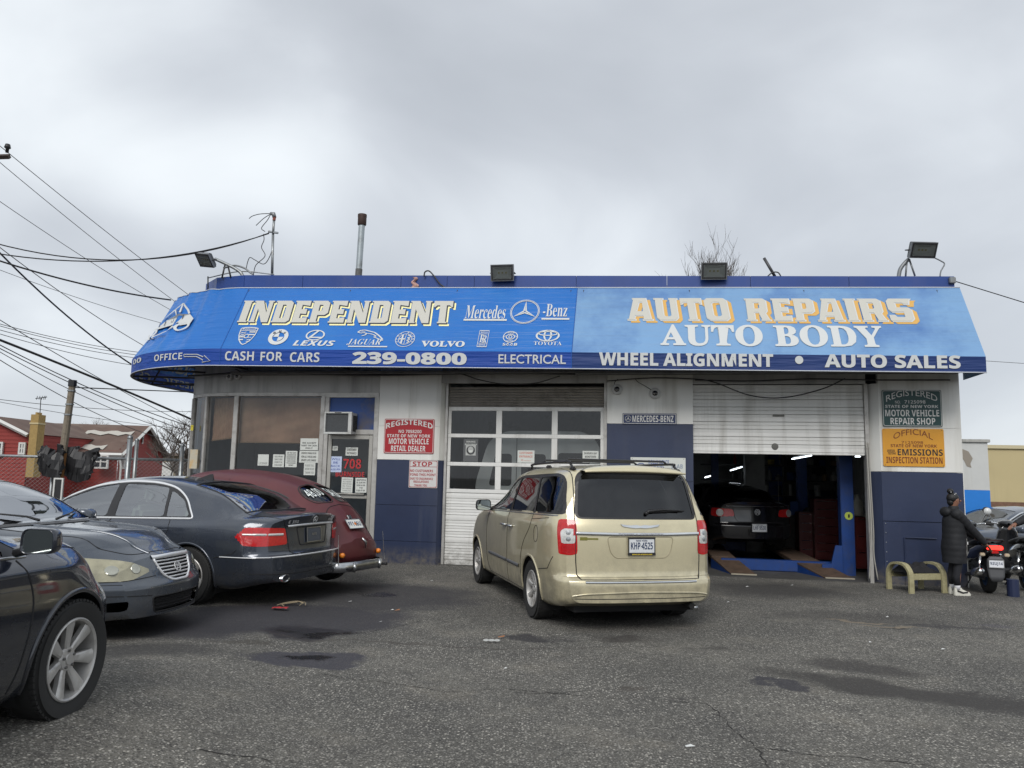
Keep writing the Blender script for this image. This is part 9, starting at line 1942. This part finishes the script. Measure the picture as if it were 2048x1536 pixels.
for sg in (1, -1): q = MB(); q.box(-.39, -.34, sg * .17 - .035, sg * .17 + .035, .60, .65, .010); q.build('indicator', mat('pale_amber', (.50, .42, .30), .3), SCT, auto=40)
q = MB(); q.grid([[(-.40 + .0 * z_ - (.02 if z_ < .4 else 0), y, z_) for y in np.linspace(-w_, w_, 7)] for z_, w_ in ((.60, .08), (.55, .12), (.42, .12), (.30, .11), (.22, .07))]); o = q.build('rear_mudguard', M_sg, SCT, smooth=True); md = o.modifiers.new('s', 'SOLIDIFY'); md.thickness = .012
Mx = Matrix.Translation((-.425, 0, .49)) @ Matrix.Rotation(R(-90), 4, 'Z'); p, fr = plate(SCT, Mx, '92UJ14', 'moto', .20, .11); fr.build('plate_frame', M_chrome, p)
q = MB(); q.tube([(.2, .16, .30), (0, .19, .30), (-.20, .20, .34), (-.36, .20, .37)], [.03, .062, .065, .05], 16); q.build('exhaust', M_chrome, SCT, smooth=True); q = MB(); q.box(-.05, .45, -.10, .12, .20, .42, .05); q.build('engine_case', M_sg, SCT, auto=40)
q = MB(); q.tube([(.42, .12, .20), (.40, .22, .02)], .012, 6); q.build('kick_stand', M_black, SCT)
for sg in (1, -1): q = MB(); q.tube([(-.05, sg * .13, .30), (-.15, sg * .14, .62)], .026, 10); q.build('shock_absorber', M_chrome, SCT)
# second machine cropped at the right edge
sc1 = at_y(2062, 1150, 12.9); S2 = copy_tree(SCT); S2.location = (sc1.x, 13.0, 0); S2.rotation_euler = (0, 0, R(72)); S2['label'] = 'second dark scooter mostly cropped by the right edge of the photo'
for o in S2.children:
 if o.name.startswith(('tail_lamp', 'number_plate', 'indicator', 'reflector')):
  for c2 in list(o.children): bpy.data.objects.remove(c2)
  bpy.data.objects.remove(o)
q = MB(); q.tube([(0, 0, 0), (0, 0, .26)], .085, 14); o = q.build('bucket', mat('bucket_navy', (.012, .02, .06), .5), None, smooth=False); pb = gpix(2027, 1193); o.location = (pb.x, pb.y, .0); tag(o, 'small navy canister on the ground right of the scooter wheel', 'canister')

# ---- litter
def litter(name, label, cat, px, py, fn, m, group=None):
 p = gpix(px, py); q = MB(); fn(q); o = q.build(name, m, None); o.location = (p.x, p.y, float(gz(p.x, p.y)) + .012); return tag(o, label, cat, group)
M_rope = mat('rope_tan', (.32, .26, .17), .9); M_rag = mat('red_rag', (.38, .03, .035), .8)
litter('cord', 'tan cord loop lying in front of the blue-grey saloon bumper', 'cord', 573, 1213, lambda q: (q.tube([Vector(p) for p in smooth_line([(-.10, -.05, .01), (-.03, .09, .02), (.10, .14, .03), (.17, .11, .01), (.13, .17, .02), (.05, .10, .02), (-.06, .03, .01), (-.02, -.04, .0)], 6)], .006, 5), q.tube([Vector(p) for p in smooth_line([(.15, .02, .0), (.19, .10, .03), (.22, .04, .0)], 6)], .004, 5)), M_rope)
def rag(q):
 q.grid([[(-.10 + .035 * i, -.04 + .03 * j, .008 + .012 * abs(math.sin(i * 1.9 + j * 1.3))) for j in range(4)] for i in range(6)])
litter('rag', 'red rag scrap beside the tan cord on the asphalt', 'rag', 562, 1220, rag, M_rag)
def rings3(q):
 for k in range(3): q.tube([((k - 1) * .055 + .026 * math.cos(a_), .03 * math.sin(a_), .005) for a_ in np.linspace(0, 6.3, 16)], .005, 5, False)
litter('plastic_rings', 'white plastic rings on the dark stain left of the gold minivan wheel', 'plastic scrap', 983, 1284, rings3, mat('scrap_white', (.55, .56, .55), .6))
rl = random.Random(11)
WH = 'between the gold van and the camera|near the right foreground crack|beside the long dark stain|near the tan patch|by the dark blob left of the van|right of the van bumper|left of the van front wheel|in front of the bay ramp|right of the bay ramp|between the maroon car and the van|left foreground before the van|close to the maroon car bumper'.split('|')
def scrap(q): q.add([(rl.uniform(-.02, -.01), rl.uniform(-.012, 0), 0), (rl.uniform(.01, .03), rl.uniform(-.01, 0), .004), (rl.uniform(.0, .02), rl.uniform(.005, .015), .008), (rl.uniform(-.02, 0), rl.uniform(.0, .015), .002)], [(0, 1, 2, 3)])
for wi_, (px, py) in enumerate(((1378, 1497), (1740, 1287), (1885, 1301), (1775, 1236), (862, 1163), (1455, 1206), (760, 1246), (1494, 1175), (1584, 1172), (785, 1222), (1010, 1340), (700, 1205))):
 litter('paper_scrap', 'tiny pale litter scrap ' + WH[wi_], 'litter', px, py, lambda q: (setattr(q, 'M', Matrix.Scale(1.35, 4)), scrap(q)), MATS['scrap_white'], 'pale scraps of litter on the asphalt')
for px, py, wl in ((795, 1223, 'on the open asphalt left of the van'), (1002, 1277, 'by the white plastic rings')):
 litter('leaf', 'dry orange-brown leaf ' + wl, 'leaf', px, py, lambda q: (setattr(q, 'M', Matrix.Scale(2.2, 4)), scrap(q)), mat('dry_leaf', (.28, .12, .05), .8), 'dry leaves on the asphalt')

# ================================================================ vehicles in place
def put(o, x, y, h, z=None): o.location = (x, y, float(gz(x, y)) if z is None else z); o.rotation_euler = (0, 0, R(h)); return o
put(minivan(), 1.22, 9.71, 104.5, 0)
put(sedan_german(), -3.60, 10.40, 162.7, .05).scale = (1.045, 1.045, 1.045)
put(sedan_japanese(), -7.30, 8.40, -6, .06).scale = (1.06, 1.06, 1.06)
_h = R(87); hx, hy = -2.505, 4.614; lx, ly = 2.775, -.90
put(sedan_near(), hx - (lx * math.cos(_h) - ly * math.sin(_h)), hy - (lx * math.sin(_h) + ly * math.cos(_h)), 87, .225)
put(vintage_coupe(), -3.34, 11.62, 155.6, .04)
put(convertible_black(), 4.95, 16.75, 97, .24)
put(saloon_right(), 12.6, 18.1, 195, -.2)
put(parked_suv('faded red estate car behind the chain-link fence', (.30, .09, .08)), -15.5, 18.8, -4, 0)
